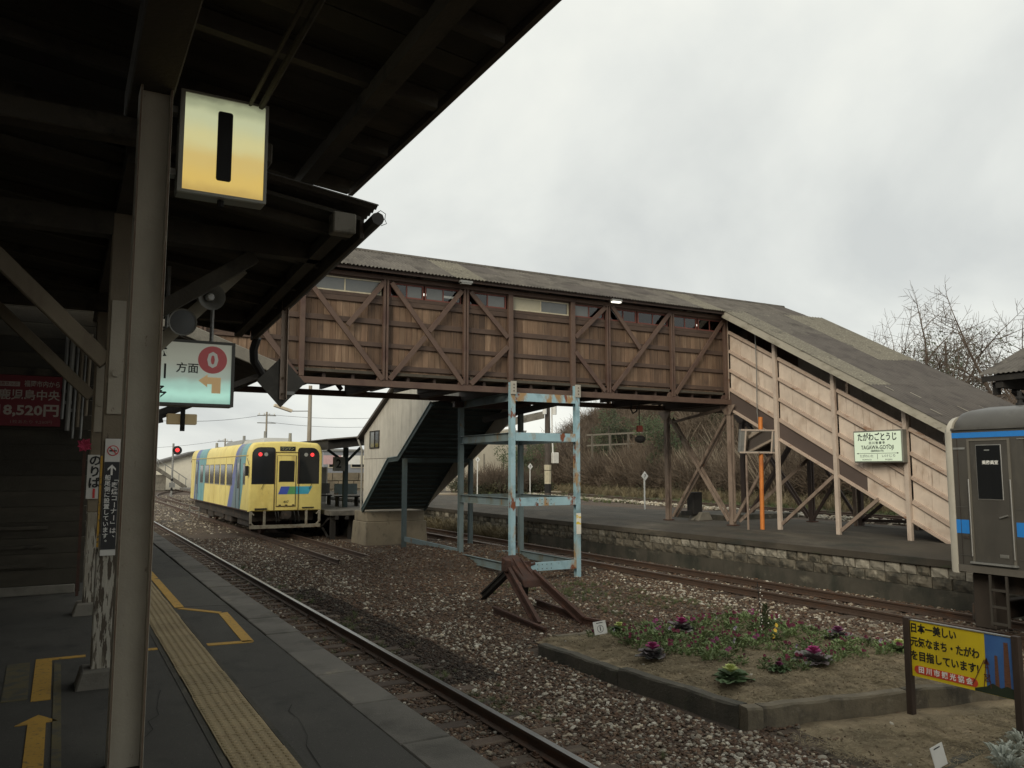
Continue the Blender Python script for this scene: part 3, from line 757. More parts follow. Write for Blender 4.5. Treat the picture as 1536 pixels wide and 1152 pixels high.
# beams over the posts
MB().box(.24, .48, -6, 5.6, 3.80, 4.02).build('long_beam', M_dark, cn, bevel=.01)
MB().box(-6, 1.15, 5.42, 5.58, 3.66, 3.798).build('cross_beam', M_dark, cn, bevel=.01)
for x, z, r_ in ((.95, 3.93, .013), (1.02, 3.93, .02), (-.6, 4.0, .016)):
    MB().tube([(x, -5.5, z + .02), (x + .004, 0, z), (x, 6.8, z + .01)], r_, 6).build('ceiling_conduit', M_dark, cn)
for yy in (1.2, 3.6, 6.0):
    MB().box(.90, 1.06, yy, yy + .03, 3.90, 4.06).build('conduit_strap', M_dark, cn)
# steel H column close by
hb = MB(); hb.cur = 0
hb.box(.306, .452, 4.995, 5.008, -.02, 3.80)                                   # web
hb.build('steel_column_web', M_pillar, cn)
for xa, xb in ((.292, .305), (.453, .466)):
    hb = MB(); hb.cur = 1; hb.box(xa, xb, 4.915, 5.09, -.02, 3.80); 
    hb.m = [1, 1, 1, 0, 1, 0]
    hb.build('steel_column_flange', [M_pillar, M_pillaredge], cn, bevel=.002)
# timber posts: tan upper, peeled lower, concrete foot
def timber_post(x, y, wdt, ztop, zsplit, seed):
    a = MB().box(x - wdt / 2, x + wdt / 2, y - wdt / 2, y + wdt / 2, zsplit, ztop).build('post_upper', M_tanpaint, cn, bevel=.008)
    b = MB().box(x - wdt / 2 + .004, x + wdt / 2 - .004, y - wdt / 2 + .004, y + wdt / 2 - .004, .07, zsplit).build('post_lower', M_peel, cn, bevel=.008)
    c = MB().prism([(-.17, 0), (.17, 0), (.13, .15), (-.13, .15)], (x, y, -.02), X_, Z_, Y_, -.15, .15).build('post_footing', M_conc, cn, bevel=.012)
    d = MB().box(x - .05, x + .05, y - wdt / 2 - .02, y - wdt / 2 - .002, 2.02, 2.9).cyl((x, y - wdt / 2 - .05, 2.33), (x, y - wdt / 2 - .015, 2.33), .03, n=6)
    d.build('post_strap', M_pillar, cn)
timber_post(.335, 6.97, .145, 3.6, 1.12, 1)
timber_post(.355, 10.38, .145, 3.4, 1.12, 2)
timber_post(.355, 14.2, .145, 3.4, 1.1, 3)
for y in (6.97, 10.38):
    MB().beam((.27, y, 2.42), (-.95, y, 3.62), .12, .12, (0, 1, 0)).build('knee_brace', M_tanpaint, cn, bevel=.006)
    MB().beam((.40, y, 2.7), (1.35, y, 3.40), .1, .12, (0, 1, 0)).build('knee_brace', M_dark, cn, bevel=.006)
    MB().box(-3, 1.9, y - .07, y + .07, 3.42, 3.6).build('cross_beam', M_dark, cn)
MB().box(.28, .42, 5.7, 16, 3.6, 3.78).build('long_beam', M_dark, cn)

# second, lower canopy further along
c2 = thing('platform_canopy', 'lower dark canopy further along the platform ending near the wooden footbridge', 'canopy', (1.5, 6, 0))
def edge_x(y): return 1.98 + (y - 5.9) * .05
for i in range(26):
    y0 = 5.95 + i * .23; y1 = y0 + .222
    mb = MB(); mb.hexa([(edge_x(y0) - .03, y0, 3.53), (-4, y0, 4.3), (-4, y1, 4.3), (edge_x(y1) - .03, y1, 3.53), (edge_x(y0) - .03, y0, 3.56), (-4, y0, 4.33), (-4, y1, 4.33), (edge_x(y1) - .03, y1, 3.56)])
    mb.build('roof_board', M_dark2, c2)
mb = MB(); corrugated(mb, (2.06, 5.85, 3.64), (.05, 1, 0), (-1, 0, .128), 6.0, 5.5, (.128, 0, 1), pitch=.09, amp=.014, nb=1)
mb.build('roof_sheet', M_roof, c2)
MB().beam((1.97, 5.98, 3.47), (2.255, 11.6, 3.47), .035, .15).build('fascia_board', mat('fascia_brown', (0, 0, 0)), c2, bevel=.004)
MB().tube([(2.02, 5.75, 3.50), (2.31, 11.7, 3.46)], .05, 8).build('eaves_gutter', mat('dark_gutter', (.05, .046, .04), .6, [((.1, .085, .065), 6, .5, .7, (1, 1, 1))]), c2)
MB().box(1.72, 1.90, 5.90, 6.04, 3.40, 3.56).build('purlin_end', mat('pale_beam_end', (.24, .22, .18), .8, [((.1, .09, .07), 9, .5, .65, (1, 1, 1))]), c2, bevel=.01)
MB().beam((1.81, 6.0, 3.47), (2.05, 11.5, 3.47), .1, .1).build('purlin', M_dark, c2)
for i in range(6):
    yy = 6.25 + i * 1.05
    MB().beam((edge_x(yy) - .05, yy, 3.49), (-3, yy, 4.12), .06, .08).build('rafter', M_dark, c2)
MB().tube([(2.33, 11.6, 3.44), (2.30, 11.68, 3.28), (2.33, 11.78, 3.14), (2.52, 12.1, 2.98), (2.72, 12.6, 2.93)], .06, 8).build('downpipe', M_rubber, c2, smooth=True)
MB().tube([(2.0, 5.8, 3.54), (2.05, 5.78, 3.575), (2.09, 5.78, 3.555), (2.085, 5.78, 3.51), (2.10, 5.78, 3.48), (2.06, 5.79, 3.46)], .003, 5).build('loose_wire', M_wire, c2)
# hanging angle iron with the back of a diamond plate
hg = thing('hanging_sign', 'dark diamond plate hung on a rusty angle iron below the canopy edge', 'sign', (2.15, 9.2, 3.4))
MB().box(2.11, 2.17, 9.20, 9.208, 2.38, 3.5).box(2.17, 2.178, 9.14, 9.208, 2.38, 3.5).build('hanger_angle', M_pinkrail, hg)
MB().prism([(0, -.29), (.27, 0), (0, .29), (-.27, 0)], (2.13, 9.22, 2.58), X_, Z_, Y_, 0, .012).build('diamond_plate', mat('plate_dark_grey', (.065, .06, .05), .7, [((.1, .09, .075), 5, .5, .7, (1, 1, 1))]), hg)
MB().box(2.18, 2.28, 9.206, 9.214, 2.435, 2.475).build('plate_clip', M_galv, hg)
for z in (2.44, 2.62):
    MB().cyl((2.14, 9.18, z), (2.14, 9.2, z), .014, n=6).build('hanger_bolt', M_pillaredge, hg)
# third piece of roofing, end-on, over the fence end
c3 = thing('platform_canopy', 'small sloping canopy end with pale concrete edge behind the round red 0 sign', 'canopy', (2.4, 14, 0))
mb = MB(); mb.hexa([(1.0, 14, 3.95), (3.12, 14, 3.22), (3.12, 20, 3.22), (1.0, 20, 3.95), (1.0, 14, 4.15), (3.12, 14, 3.42), (3.12, 20, 3.42), (1.0, 20, 4.15)])
mb.build('roof_slab', M_dark, c3)
mb = MB(); mb.hexa([(1.0, 13.94, 4.00), (3.15, 13.94, 3.20), (3.15, 13.995, 3.20), (1.0, 13.995, 4.00), (1.0, 13.94, 4.22), (3.15, 13.94, 3.42), (3.15, 13.995, 3.42), (1.0, 13.995, 4.22)])
mb.build('pale_edge_beam', M_conc, c3, bevel=.01)
for k in range(4):
    yy = 14.3 + k * 1.7
    MB().beam((1.2, yy, 2.45), (2.9, yy, 3.2), .06, .09).build('roof_strut', M_black, c3)
MB().box(1.15, 1.3, 14.4, 14.55, 0, 3.9).build('roof_post', M_dark, c3)
MB().box(1.15, 1.3, 18.4, 18.55, 0, 3.9).build('roof_post', M_dark, c3)
MB().beam((.4, 14.2, 2.2), (1.4, 14.2, 2.42), .08, .14).build('roof_strut', M_black, c3)

# station building behind the posts
sb = thing('station_building', 'dark boarded station building wall behind the platform posts', 'building', (-2, 12.2, 0))
for i in range(24):
    MB().box(-6, .33, 12.22, 12.26 + (i % 3) * .002, .12 + i * .2, .12 + i * .2 + .195).build('wall_board', M_dark2, sb)
MB().box(-6, .24, 12.16, 12.218, 0, .115).build('sill_stone', M_conc, sb, bevel=.01)
MB().box(-6, .3, 12.30, 30, 0, 3.9).build('side_wall', M_dark2, sb)
MB().box(-6, -.9, 9.0, 12.2, 3.42, 3.5).build('porch_ceiling', M_dark2, sb)
MB().box(-6.2, -6.0, -6, 12.3, 0, 4.5).build('front_wall', M_dark2, sb)
for k in range(3):
    MB().box(-.95, -.1, 12.18, 12.222, .35 + k * .24, .39 + k * .24).build('bench_slat', M_dark, sb)
# vertical conduits on its corner
for k, (x, r, z0, m) in enumerate(((-.02, .022, 2.25, M_galv), (.045, .03, 2.1, M_hornp), (.11, .018, 2.0, M_galv), (.16, .026, 2.15, M_tanpaint), (.205, .016, 2.0, M_galv), (.25, .024, 2.3, M_tanpaint))):
    o = MB().tube([(x, 12.1, z0), (x + .02, 12.1, 3.4)], r, 8).box(x - r - .012, x + r + .012, 12.1, 12.13, z0 + .35, z0 + .39).build('conduit_pipe', m, org=(x, 12.1, z0))
    meta(o, ['thin galvanised conduit nearest the fare board', 'thick grey conduit second from the fare board', 'thin galvanised conduit in the middle of the pipe row', 'tan conduit right of the middle of the pipe row', 'thinnest galvanised conduit near the timber post', 'tan conduit closest behind the timber post'][k], 'pipe', 'conduits beside the fare board')

# ================================================================== SIGNS UNDER THE CANOPY
s1 = thing('platform_number_sign', 'lit yellow box sign with a black bar-like numeral 1', 'sign', (.8, 5.2, 3.3))
MB().box(.535, 1.066, 5.21, 5.33, 3.293, 3.947).build('sign_case', mat('sign_case_grey', (.27, .265, .225), .5), s1, bevel=.006)
MB().box(.562, 1.048, 5.196, 5.212, 3.312, 3.932).build('lit_face', M_lit1, s1)
fr = MB()
for a in ((.535, .562, 3.293, 3.947), (1.048, 1.068, 3.293, 3.947), (.562, 1.048, 3.293, 3.312), (.562, 1.048, 3.932, 3.947)):
    fr.box(a[0], a[1], 5.185, 5.212, a[2], a[3])
fr.build('sign_frame', mat('sign_frame_grey', (.42, .42, .37), .45), s1)
pl = []
for cx_, cz_, a0 in ((.045 - .015, .225 - .015, 0), (-.045 + .015, .225 - .015, 90), (-.045 + .015, -.225 + .015, 180), (.045 - .015, -.225 + .015, 270)):
    for k in range(5):
        a = math.radians(a0 + 22.5 * k); pl.append((cx_ + .015 * math.cos(a), cz_ + .015 * math.sin(a)))
MB().prism(pl, (.803, 5.19, 3.625), X_, Z_, Y_, -.002, .005).build('numeral', M_ink, s1)
MB().cyl((.8, 5.25, 3.25), (.8, 5.25, 3.29), .02, n=8).build('cable_gland', M_rubber, s1)
for z in (3.4, 3.8): MB().box(.465, .527, 5.22, 5.3, z, z + .04).build('bracket', M_galv, s1)

s0 = thing('direction_sign', 'lit pale sign box with red disc numeral 0 and bent arrow', 'sign', (1, 8, 2.2))
MB().box(.66, 1.405, 8.02, 8.2, 2.185, 2.80).build('sign_case', mat('sign_case_grey', (0, 0, 0)), s0, bevel=.006)
MB().box(.68, 1.375, 8.008, 8.024, 2.21, 2.775).build('lit_face', M_lit0, s0)
fr = MB()
for a in ((1.375, 1.405, 2.185, 2.80), (.66, 1.375, 2.185, 2.21), (.66, 1.375, 2.775, 2.80)):
    fr.box(a[0], a[1], 7.995, 8.024, a[2], a[3])
fr.build('sign_frame', mat('sign_frame_dark', (.10, .10, .09), .5), s0)
def disc(c, r, ax, ay, n=28): return [(r * math.cos(2 * PI * k / n), r * math.sin(2 * PI * k / n)) for k in range(n)]
MB().prism(disc(0, .13, 0, 0), (1.205, 8.004, 2.625), X_, Z_, Y_, 0, .004).build('red_disc', mat('lit_red_disc', (.42, .10, .10), .6, emit=(.42, .10, .10), estr=.14), s0)
text('0', .2, (1.205, 8.001, 2.625), X_, Z_, mat('lit_pale_ink', (.55, .55, .50), .5, emit=(.5, .5, .44), estr=.15, var=0), s0, bold=.03, name='numeral', vfit=.155)
MB().prism([(0, .0), (.08, .06), (.08, .035), (.2, .035), (.2, -.115), (.12, -.115), (.12, -.03), (.08, -.03), (.08, -.06)], (1.085, 8.004, 2.425), X_, Z_, Y_, 0, .004).build('bent_arrow', mat('peach_arrow', (.55, .36, .18), .5, emit=(.62, .42, .2), estr=.25), s0)
text('方面', .10, (.985, 8.003, 2.53), X_, Z_, M_ink, s0, bold=.012)
text('塚', .15, (.74, 8.003, 2.685), X_, Z_, M_ink, s0, bold=.02)
text('川', .15, (.74, 8.003, 2.49), X_, Z_, M_ink, s0, bold=.02)
text('多', .15, (.745, 8.003, 2.29), X_, Z_, M_ink, s0, bold=.02)
MB().cyl((.8, 8.1, 2.8), (.8, 8.1, 3.5), .018, n=8).cyl((1.2, 8.1, 2.8), (1.2, 8.1, 3.5), .018, n=8).build('hanger_rod', M_galv, s0)
# small unlit box hanging below, with faint warm glow put into its colour
sx = thing('hanging_box_sign', 'small blank cream box sign hanging on a dark strap below the lit 0 sign', 'sign', (1.05, 9, 2))
MB().box(.93, 1.22, 8.98, 9.06, 2.06, 2.17).build('sign_box', mat('cream_box_glow', (.42, .34, .21), .6, emit=(.6, .45, .22), estr=.10), sx, bevel=.008)
MB().box(1.055, 1.10, 8.955, 8.978, 1.99, 2.6).build('hanger_strap', M_black, sx)

# two horn loudspeakers on a slanting bar
br = MB().beam((.66, 7.55, 2.64), (1.36, 7.55, 3.42), .06, .11, (0, 1, 0)).build('speaker_bar', mat('bar_tan', (.30, .27, .205), .7), org=(1, 7.55, 3))
meta(br, 'slanting tan bar carrying two horn loudspeakers', 'bar')
def horn(c, lab, mesh_grille):
    t = thing('horn_loudspeaker', lab, 'loudspeaker', c, 'horn loudspeakers under the canopy')
    d = Vector((.10, -1, -.12)).normalized()
    o = Vector(c)
    MB().lathe([(.032, -.03), (.035, .04), (.05, .10), (.08, .16), (.112, .2), (.116, .205), (.108, .2), (.076, .156), (.045, .1), (.02, .05)], o - d * .2, d, 20).build('horn_bell', M_hornp, t, smooth=True)
    MB().lathe([(0, -.12), (.055, -.11), (.06, -.02), (.03, -.01)], o - d * .2, d, 14).build('horn_driver', M_hornp, t, smooth=True)
    MB().beam(o - d * .24, o - d * .2 + Vector((0, .14, .06)), .03, .02).build('horn_bracket', M_galv, t)
    if mesh_grille:
        MB().lathe([(.107, .192), (.05, .206), (0, .208)], o - d * .2, d, 20).build('horn_grille', mat('grille_grey', (.13, .135, .135), .7), t, smooth=True)
    else:
        MB().lathe([(.03, .07), (.034, .16), (.024, .185), (0, .19)], o - d * .2, d, 14).build('horn_plug', M_white, t, smooth=True)
horn((1.075, 7.32, 3.09), 'upper open horn loudspeaker with white centre plug', False)
horn((.845, 7.28, 2.84), 'lower horn loudspeaker with grey mesh front near the steel column', True)

# plates on the timber posts
npl = thing('no_smoking_plate', 'tall narrow plate with no-smoking symbol above white text on black', 'sign', (.34, 6.88, .95))
MB().box(.288, .392, 6.878, 6.890, .955, 1.83).build('plate', M_whiteplate, npl)
MB().box(.289, .391, 6.8745, 6.879, 1.0, 1.655).build('black_panel', M_blackplate, npl)
MB().prism(disc(0, .040, 0, 0, 24), (.342, 6.874, 1.74), X_, Z_, Y_, 0, .003).build('red_ring', M_redprint, npl)
MB().prism(disc(0, .033, 0, 0, 24), (.342, 6.8715, 1.74), X_, Z_, Y_, 0, .002).build('ring_centre', M_whiteplate, npl)
MB().box(.317, .36, 6.869, 6.8715, 1.733, 1.744).box(.362, .368, 6.869, 6.8715, 1.733, 1.744).box(.35, .353, 6.869, 6.8715, 1.747, 1.757).build('cigarette_mark', M_ink, npl)
MB().beam((.318, 6.868, 1.765), (.366, 6.868, 1.715), .002, .008, (0, 1, 0)).build('red_bar', M_redprint, npl)
MB().prism([(-.007, -.045), (.007, -.045), (.007, .01), (.028, -.012), (.028, .005), (0, .035), (-.028, .005), (-.028, -.012), (-.007, .01)], (.34, 6.8725, 1.60), X_, Z_, Y_, 0, .002).build('arrow', M_inkw, npl)
def vert(chars, x, z, step, size, y, m, par, bold=.015, rotate='ー「」'):
    for k, ch in enumerate(chars):
        if ch in 'ー':
            text(ch, size, (x, y, z - k * step), -Z_, X_, m, par, bold)
        elif ch in '「」':
            text(ch, size, (x, y, z - k * step), -Z_, X_, m, par, bold)
        elif ch in '、。':
            text(ch, size, (x + size * .45, y, z - k * step + size * .4), X_, Z_, m, par, bold)
        else:
            text(ch, size, (x, y, z - k * step), X_, Z_, m, par, bold)
vert('「喫煙コーナー」は、', .366, 1.525, .0485, .046, 6.872, M_inkw, npl)
vert('船尾側に設置しています。', .316, 1.535, .0435, .042, 6.872, M_inkw, npl)
ypl = MB().box(.262, .276, 6.885, 6.896, 1.02, 1.7).build('yellow_strip', M_paint_y, org=(.27, 6.89, 1.0))
meta(ypl, 'thin yellow strip along the edge of the black no-smoking plate', 'strip')
bpl = thing('boarding_plate', 'white vertical plate reading boarding place 1 with red numeral', 'sign', (.33, 10.28, 1.25))
MB().box(.262, .405, 10.285, 10.299, 1.27, 1.76).build('plate', M_whiteplate, bpl)
for k, ch in enumerate('のりば'):
    text(ch, .13, (.338, 10.281, 1.69 - k * .125), X_, Z_, M_ink, bpl, .03)
text('1', .14, (.338, 10.281, 1.325), X_, Z_, M_redprint, bpl, .035, name='numeral')
# red fare board on the building wall
rb = thing('fare_board', 'dark red fare board with pale price lettering 18,520', 'sign', (-.4, 12.1, 2.1))
MB().box(-1.2, -.035, 12.10, 12.14, 2.15, 2.80).build('board', M_redboard, rb)
text('福岡市内から', .085, (-.262, 12.095, 2.69), X_, Z_, M_inkdim, rb, .012, width=.40)
MB().box(-.76, -.51, 12.094, 12.10, 2.655, 2.715).build('pale_strip', M_inkdim, rb)
text('2枚きっぷ', .05, (-.635, 12.092, 2.685), X_, Z_, M_redboard, rb, .01, width=.2)
text('鹿児島中央', .14, (-.395, 12.095, 2.54), X_, Z_, M_inkdim, rb, .015, width=.68)
text('18,520円', .17, (-.40, 12.095, 2.345), X_, Z_, M_inkdim, rb, .03, width=.68)
text('1枚あたり 9,260円', .05, (-.36, 12.095, 2.20), X_, Z_, mat('ink_brown', (.25, .16, .13), .6, var=0), rb, 0, width=.46)
MB().box(-1.25, -.03, 12.09, 12.15, 2.805, 2.9).build('board_frame', M_dark, rb)
# pink paper flower on a stake
fl = thing('paper_flower', 'pink paper flower on a thin wooden stake beside the far timber post', 'decoration', (.22, 10.0, 0))
MB().box(.205, .235, 10.0, 10.02, .25, 1.85).build('stake', M_rust, fl)
for k in range(8):
    a = 2 * PI * k / 8 + .2
    c = Vector((.215, 9.97, 1.86)); u = Vector((math.cos(a), 0, math.sin(a))); v = Vector((-math.sin(a), 0, math.cos(a)))
    r = .085 if k % 2 else .072
    MB().add([c, c + u * r * .5 + v * .03 + Vector((0, -.03, 0)), c + u * r + Vector((0, -.015, 0)), c + u * r * .5 - v * .03 + Vector((0, -.03, 0)), c + u * r * .55 + Vector((0, -.012, 0))],
             [(0, 1, 4), (1, 2, 4), (2, 3, 4), (3, 0, 4)]).build('petal', M_pinkpaper, fl)
# ================================================================== WOODEN FOOTBRIDGE
fb = thing('footbridge', 'long covered brown wooden footbridge with steel truss over the tracks', 'footbridge', (9, 17.4, 0))
YN, YF = 17.40, 20.15
XL, XR = .2, 16.78
for yy in (YN, YF):
    MB().box(XL, XR + .1, yy - .055, yy + .055, 3.45, 3.595).build('bottom_chord', M_brown, fb, bevel=.006)
    MB().box(XL, XR + .1, yy - .04, yy + .06, 5.925, 6.035).build('top_chord', M_brown, fb, bevel=.006)
# board wall, front and back
rw = random.Random(5)
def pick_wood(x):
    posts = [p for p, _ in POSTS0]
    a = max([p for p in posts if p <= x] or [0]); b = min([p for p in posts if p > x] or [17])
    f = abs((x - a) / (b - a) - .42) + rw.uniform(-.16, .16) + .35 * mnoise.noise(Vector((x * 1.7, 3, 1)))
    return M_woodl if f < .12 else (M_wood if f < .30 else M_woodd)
POSTS0 = [(2.4, 2), (4.43, 1), (6.33, 2), (8.36, 2), (9.59, 3), (11.43, 3), (12.55, 2), (14.74, 2), (16.72, 1)]
def planks(y0, y1, jit):
    x = XL
    while x < XR - .05:
        wd = rw.uniform(.13, .165)
        x1 = min(x + wd, XR)
        dy_ = rw.uniform(0, jit)
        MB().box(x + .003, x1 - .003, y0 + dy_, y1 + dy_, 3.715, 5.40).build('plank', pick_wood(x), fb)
        x = x1
planks(YN + .075, YN + .10, .007)
MB().box(XL, XR, YF - .11, YF - .085, 3.715, 5.40).build('rear_board_wall', M_wood, fb)
MB().box(XL, XR, YN + .103, YN + .108, 3.72, 5.39).build('wall_lining', M_dark, fb)
MB().box(XL, XR, YN - .02, YF + .02, 3.725, 3.79).build('floor_deck', M_dark, fb)
for z0, z1 in ((5.36, 5.48), (4.885, 5.005), (4.365, 4.47), (3.85, 3.965)):
    MB().box(XL, XR + .03, YN + .035, YN + .074, z0, z1).build('wall_batten', M_brownwood, fb, bevel=.004)
MB().box(XL, XR, YN + .03, YN + .11, 5.482, 5.56).build('window_sill_beam', M_brownwood, fb)
MB().box(XL, XR, YF - .11, YF - .03, 5.40, 5.56).build('window_sill_beam', M_brownwood, fb)
MB().box(XL, XR, YN + .02, YN + .1, 5.895, 5.93).build('window_head', M_brownwood, fb)
MB().box(XL, XR, YF - .1, YF - .02, 5.895, 5.93).build('window_head', M_brownwood, fb)
POSTS = [(2.4, 2), (4.43, 1), (6.33, 2), (8.36, 2), (9.59, 3), (11.43, 3), (12.55, 2), (14.74, 2), (16.72, 1)]
for x, k in POSTS:
    for yy, s_ in ((YN, 1), (YF, -1)):
        o = yy - s_ * .0
        if k == 3:
            MB().box(x - .065, x + .065, o - .062, o + .034, 3.6, 5.92).build('wide_post', M_brown, fb, bevel=.005)
        elif k == 2:
            MB().box(x - .062, x - .012, o - .062, o + .03, 3.6, 5.92).box(x + .012, x + .062, o - .062, o + .03, 3.6, 5.92).box(x - .013, x + .013, o - .01, o + .03, 3.6, 5.92).build('double_angle_post', M_brown, fb, bevel=.003)
        else:
            MB().box(x - .055, x + .055, o - .062, o + .032, 3.6, 5.92).build('single_post', M_brown, fb, bevel=.004)
        # cross beam under the deck
    MB().box(x - .07, x + .07, YN + .06, YF - .06, 3.47, 3.722).build('floor_beam', M_darkbrown, fb)
    if k == 2 or x > 16:
        MB().prism([(-.2, 0), (.2, 0), (.11, .2), (-.11, .2)], (x, YN, 3.597), X_, Z_, Y_, -.02, .025).build('gusset_plate', M_brown, fb, bevel=.003)
for i in range(24):
    x = 1.0 + i * .66
    MB().box(x - .035, x + .035, YN + .08, YF - .08, 3.60, 3.722).build('floor_joist', M_darkbrown, fb)
DG = [((2.55, 5.85), (4.32, 3.62)), ((2.25, 5.8), (.6, 3.62)), ((4.47, 5.78), (6.27, 3.61)), ((6.27, 5.86), (5.43, 4.79)), ((6.45, 5.87), (8.29, 3.61)), ((8.24, 5.87), (7.40, 4.81)),
      ((7.31, 4.68), (6.44, 3.63)), ((8.47, 5.87), (9.50, 4.83)), ((9.50, 4.60), (8.49, 3.62)), ((11.50, 5.00), (12.46, 5.88)), ((11.5, 4.62), (12.42, 3.64)),
      ((12.67, 5.93), (13.60, 4.85)), ((14.66, 5.94), (12.66, 3.67)), ((16.68, 5.94), (14.80, 3.67)), ((4.3, 3.64), (3.4, 4.75))]
for i, (a, b) in enumerate(DG):
    oy = YN - .045 - .003 * (i % 3)
    MB().beam((a[0], oy, a[1]), (b[0], oy, b[1]), .045, .115, (0, 1, 0)).build('diagonal_brace', M_brown, fb, bevel=.004)
# rear truss: only the silhouettes matter
for a, b in (((4.5, 5.8), (6.2, 3.62)), ((8.3, 5.8), (6.5, 3.62)), ((12.6, 5.8), (14.6, 3.62)), ((14.8, 5.8), (16.6, 3.62))):
    MB().beam((a[0], YF + .05, a[1]), (b[0], YF + .05, b[1]), .045, .11, (0, 1, 0)).build('diagonal_brace', M_brown, fb)
# windows: frame with panes
def window(x0, x1, frame, panes, dep=.045, z0=5.562, z1=5.893, y=YN + .04):
    fr = MB(); th = .03
    fr.box(x0, x1, y, y + dep, z0, z0 + th).box(x0, x1, y, y + dep, z1 - th, z1).box(x0, x0 + th, y, y + dep, z0 + th, z1 - th).box(x1 - th, x1, y, y + dep, z0 + th, z1 - th)
    n = len(panes); wd = (x1 - x0 - 2 * th) / n
    for k in range(1, n):
        xx = x0 + th + wd * k; fr.box(xx - .014, xx + .014, y + .004, y + dep - .004, z0 + th, z1 - th)
    f = fr.build('window_frame', frame, fb)
    for k, pm in enumerate(panes):
        a = x0 + th + wd * k + .014; b = x0 + th + wd * (k + 1) - .014
        MB().box(a, b, y + .018, y + .026, z0 + th, z1 - th).build('pane', pm, f)
window(2.5, 4.35, M_redframe, [M_panes, M_pane])
window(4.52, 6.24, M_cream, [M_panes, M_panes])
window(6.44, 7.28, M_redframe, [M_pane, M_panes]); window(7.32, 8.26, M_redframe, [M_panes, M_pane])
window(8.46, 9.5, M_redframe, [M_pane, M_panes])
window(9.67, 11.35, M_cream, [M_blind, M_panes])
window(11.52, 12.46, M_redframe, [M_panes, M_pane])
window(12.66, 13.55, M_redframe, [M_pane, M_pane]); window(13.6, 14.64, M_redframe, [M_pane, M_pane])
window(14.84, 15.7, M_redframe, [M_pane, M_pane]); window(15.76, 16.64, M_redframe, [M_pane, M_pane])
for x0, x1 in ((4.5, 6.2), (6.5, 8.2), (9.7, 11.3), (12.7, 14.6)):
    MB().box(x0, x1, YF - .075, YF - .067, 5.565, 5.89).build('rear_pane', M_panes, fb)
for k in range(4):     # lamps inside the bridge
    x = 7.9 + k * 2.9
    MB().box(x, x + .9, 18.9, 18.96, 6.02, 6.07).build('tube_lamp', M_litwhite, fb)
# white notched end board against the stairway
for z0, z1 in ((3.62, 3.84), (3.98, 4.36), (4.48, 4.88), (5.01, 5.36)):
    MB().box(16.79, 16.845, YN + .02, YN + .07, z0, z1).build('end_board', M_pinkpost, fb)
# roof
RX0, RX1 = .2, 20.7
EZ, RZ = 6.10, 6.93
YE, YR, YB = 17.02, 18.78, 20.54
n_f = Vector((0, -(RZ - EZ), YR - YE)).normalized(); sl_f = Vector((0, YR - YE, RZ - EZ))
nsh = 24
rr = random.Random(17)
for i in range(nsh):
    a = RX0 + (RX1 - RX0) * i / nsh; b = RX0 + (RX1 - RX0) * (i + 1) / nsh
    for side in (0, 1):
        for row in (0, 1):
            mb = MB()
            mt = M_roof2 if (i, side) in ((9, 0), (18, 0), (19, 1)) else (M_roof if rr.random() < .85 else M_roof3)
            lf = row * .004
            if side == 0:
                st = Vector((a, YE, EZ)) + sl_f * (.49 * row); corrugated(mb, st + n_f * (lf + rr.uniform(0, .004)), (1, 0, 0), sl_f, b - a + .03, sl_f.length * (.52 if row == 0 else .51), n_f, nb=1)
            else:
                sl_b = Vector((0, YR - YB, RZ - EZ)); n_b = Vector((0, RZ - EZ, YB - YR)).normalized()
                st = Vector((a, YB, EZ)) + sl_b * (.49 * row); corrugated(mb, st + n_b * lf, (1, 0, 0), sl_b, b - a + .03, sl_b.length * (.52 if row == 0 else .51), n_b, nb=1)
            mb.build('roof_sheet', mt, fb)
    MB().lathe([(.06, -.02), (.068, 0), (.062, .02), (.062, (b - a) + .01)], (a, YR, RZ + .0), (1, 0, 0), 8).build('ridge_tile', M_roof, fb)
MB().box(RX0, RX1 - .1, YE + .08, YE + .13, EZ - .075, EZ + .005).build('eaves_board', M_darkbrown, fb)
MB().box(RX0, RX1 - .1, YB - .13, YB - .08, EZ - .075, EZ + .005).build('eaves_board', M_darkbrown, fb)
for i in range(20):
    x = 1 + i
    MB().beam((x, YE + .1, EZ - .02), (x, YR, RZ - .07), .05, .08).build('rafter', M_darkbrown, fb)
    MB().beam((x, YB - .1, EZ - .02), (x, YR, RZ - .07), .05, .08).build('rafter', M_darkbrown, fb)
# end of the bridge beyond the stairway (behind its roof)
MB().box(16.9, 20.4, YF - .1, YF, 3.6, 5.95).build('end_rear_wall', M_wood, fb)
MB().box(20.3, 20.4, YN + .1, YF - .1, 3.6, 6.3).build('end_wall', M_wood, fb)
MB().box(16.9, 20.4, YN, YF, 3.45, 3.6).build('end_floor', M_darkbrown, fb)
# eave lamps, hanging cable
for k, (x, lab) in enumerate(((12.6, 'small lit bulkhead lamp under the bridge eaves right of the blue tower'), (8.2, 'small dull lamp under the bridge eaves left of the blue tower'))):
    o = MB().box(x - .16, x + .16, 17.0, 17.12, 6.0, 6.05).build('lamp_body', M_galv, org=(x, 17, 6))
    o.name = 'eaves_lamp'; meta(o, lab, 'lamp')
    MB().box(x - .13, x + .13, 17.01, 17.11, 5.965, 5.998).build('lamp_lens', M_litwhite if k == 0 else M_galv, o)
hk = thing('hanging_cable', 'black cable hanging under the footbridge with red block and dark lump', 'cable', (14.4, 18.5, 2.4))
MB().tube([(14.15, 18.5, 3.47), (14.12, 18.5, 3.3), (14.2, 18.5, 3.18), (14.33, 18.5, 3.25), (14.36, 18.5, 3.4)], .022, 6).build('cable_loop', M_rubber, hk)
MB().cyl((14.42, 18.5, 2.85), (14.42, 18.5, 3.5), .014, n=6).build('cable', M_rubber, hk)
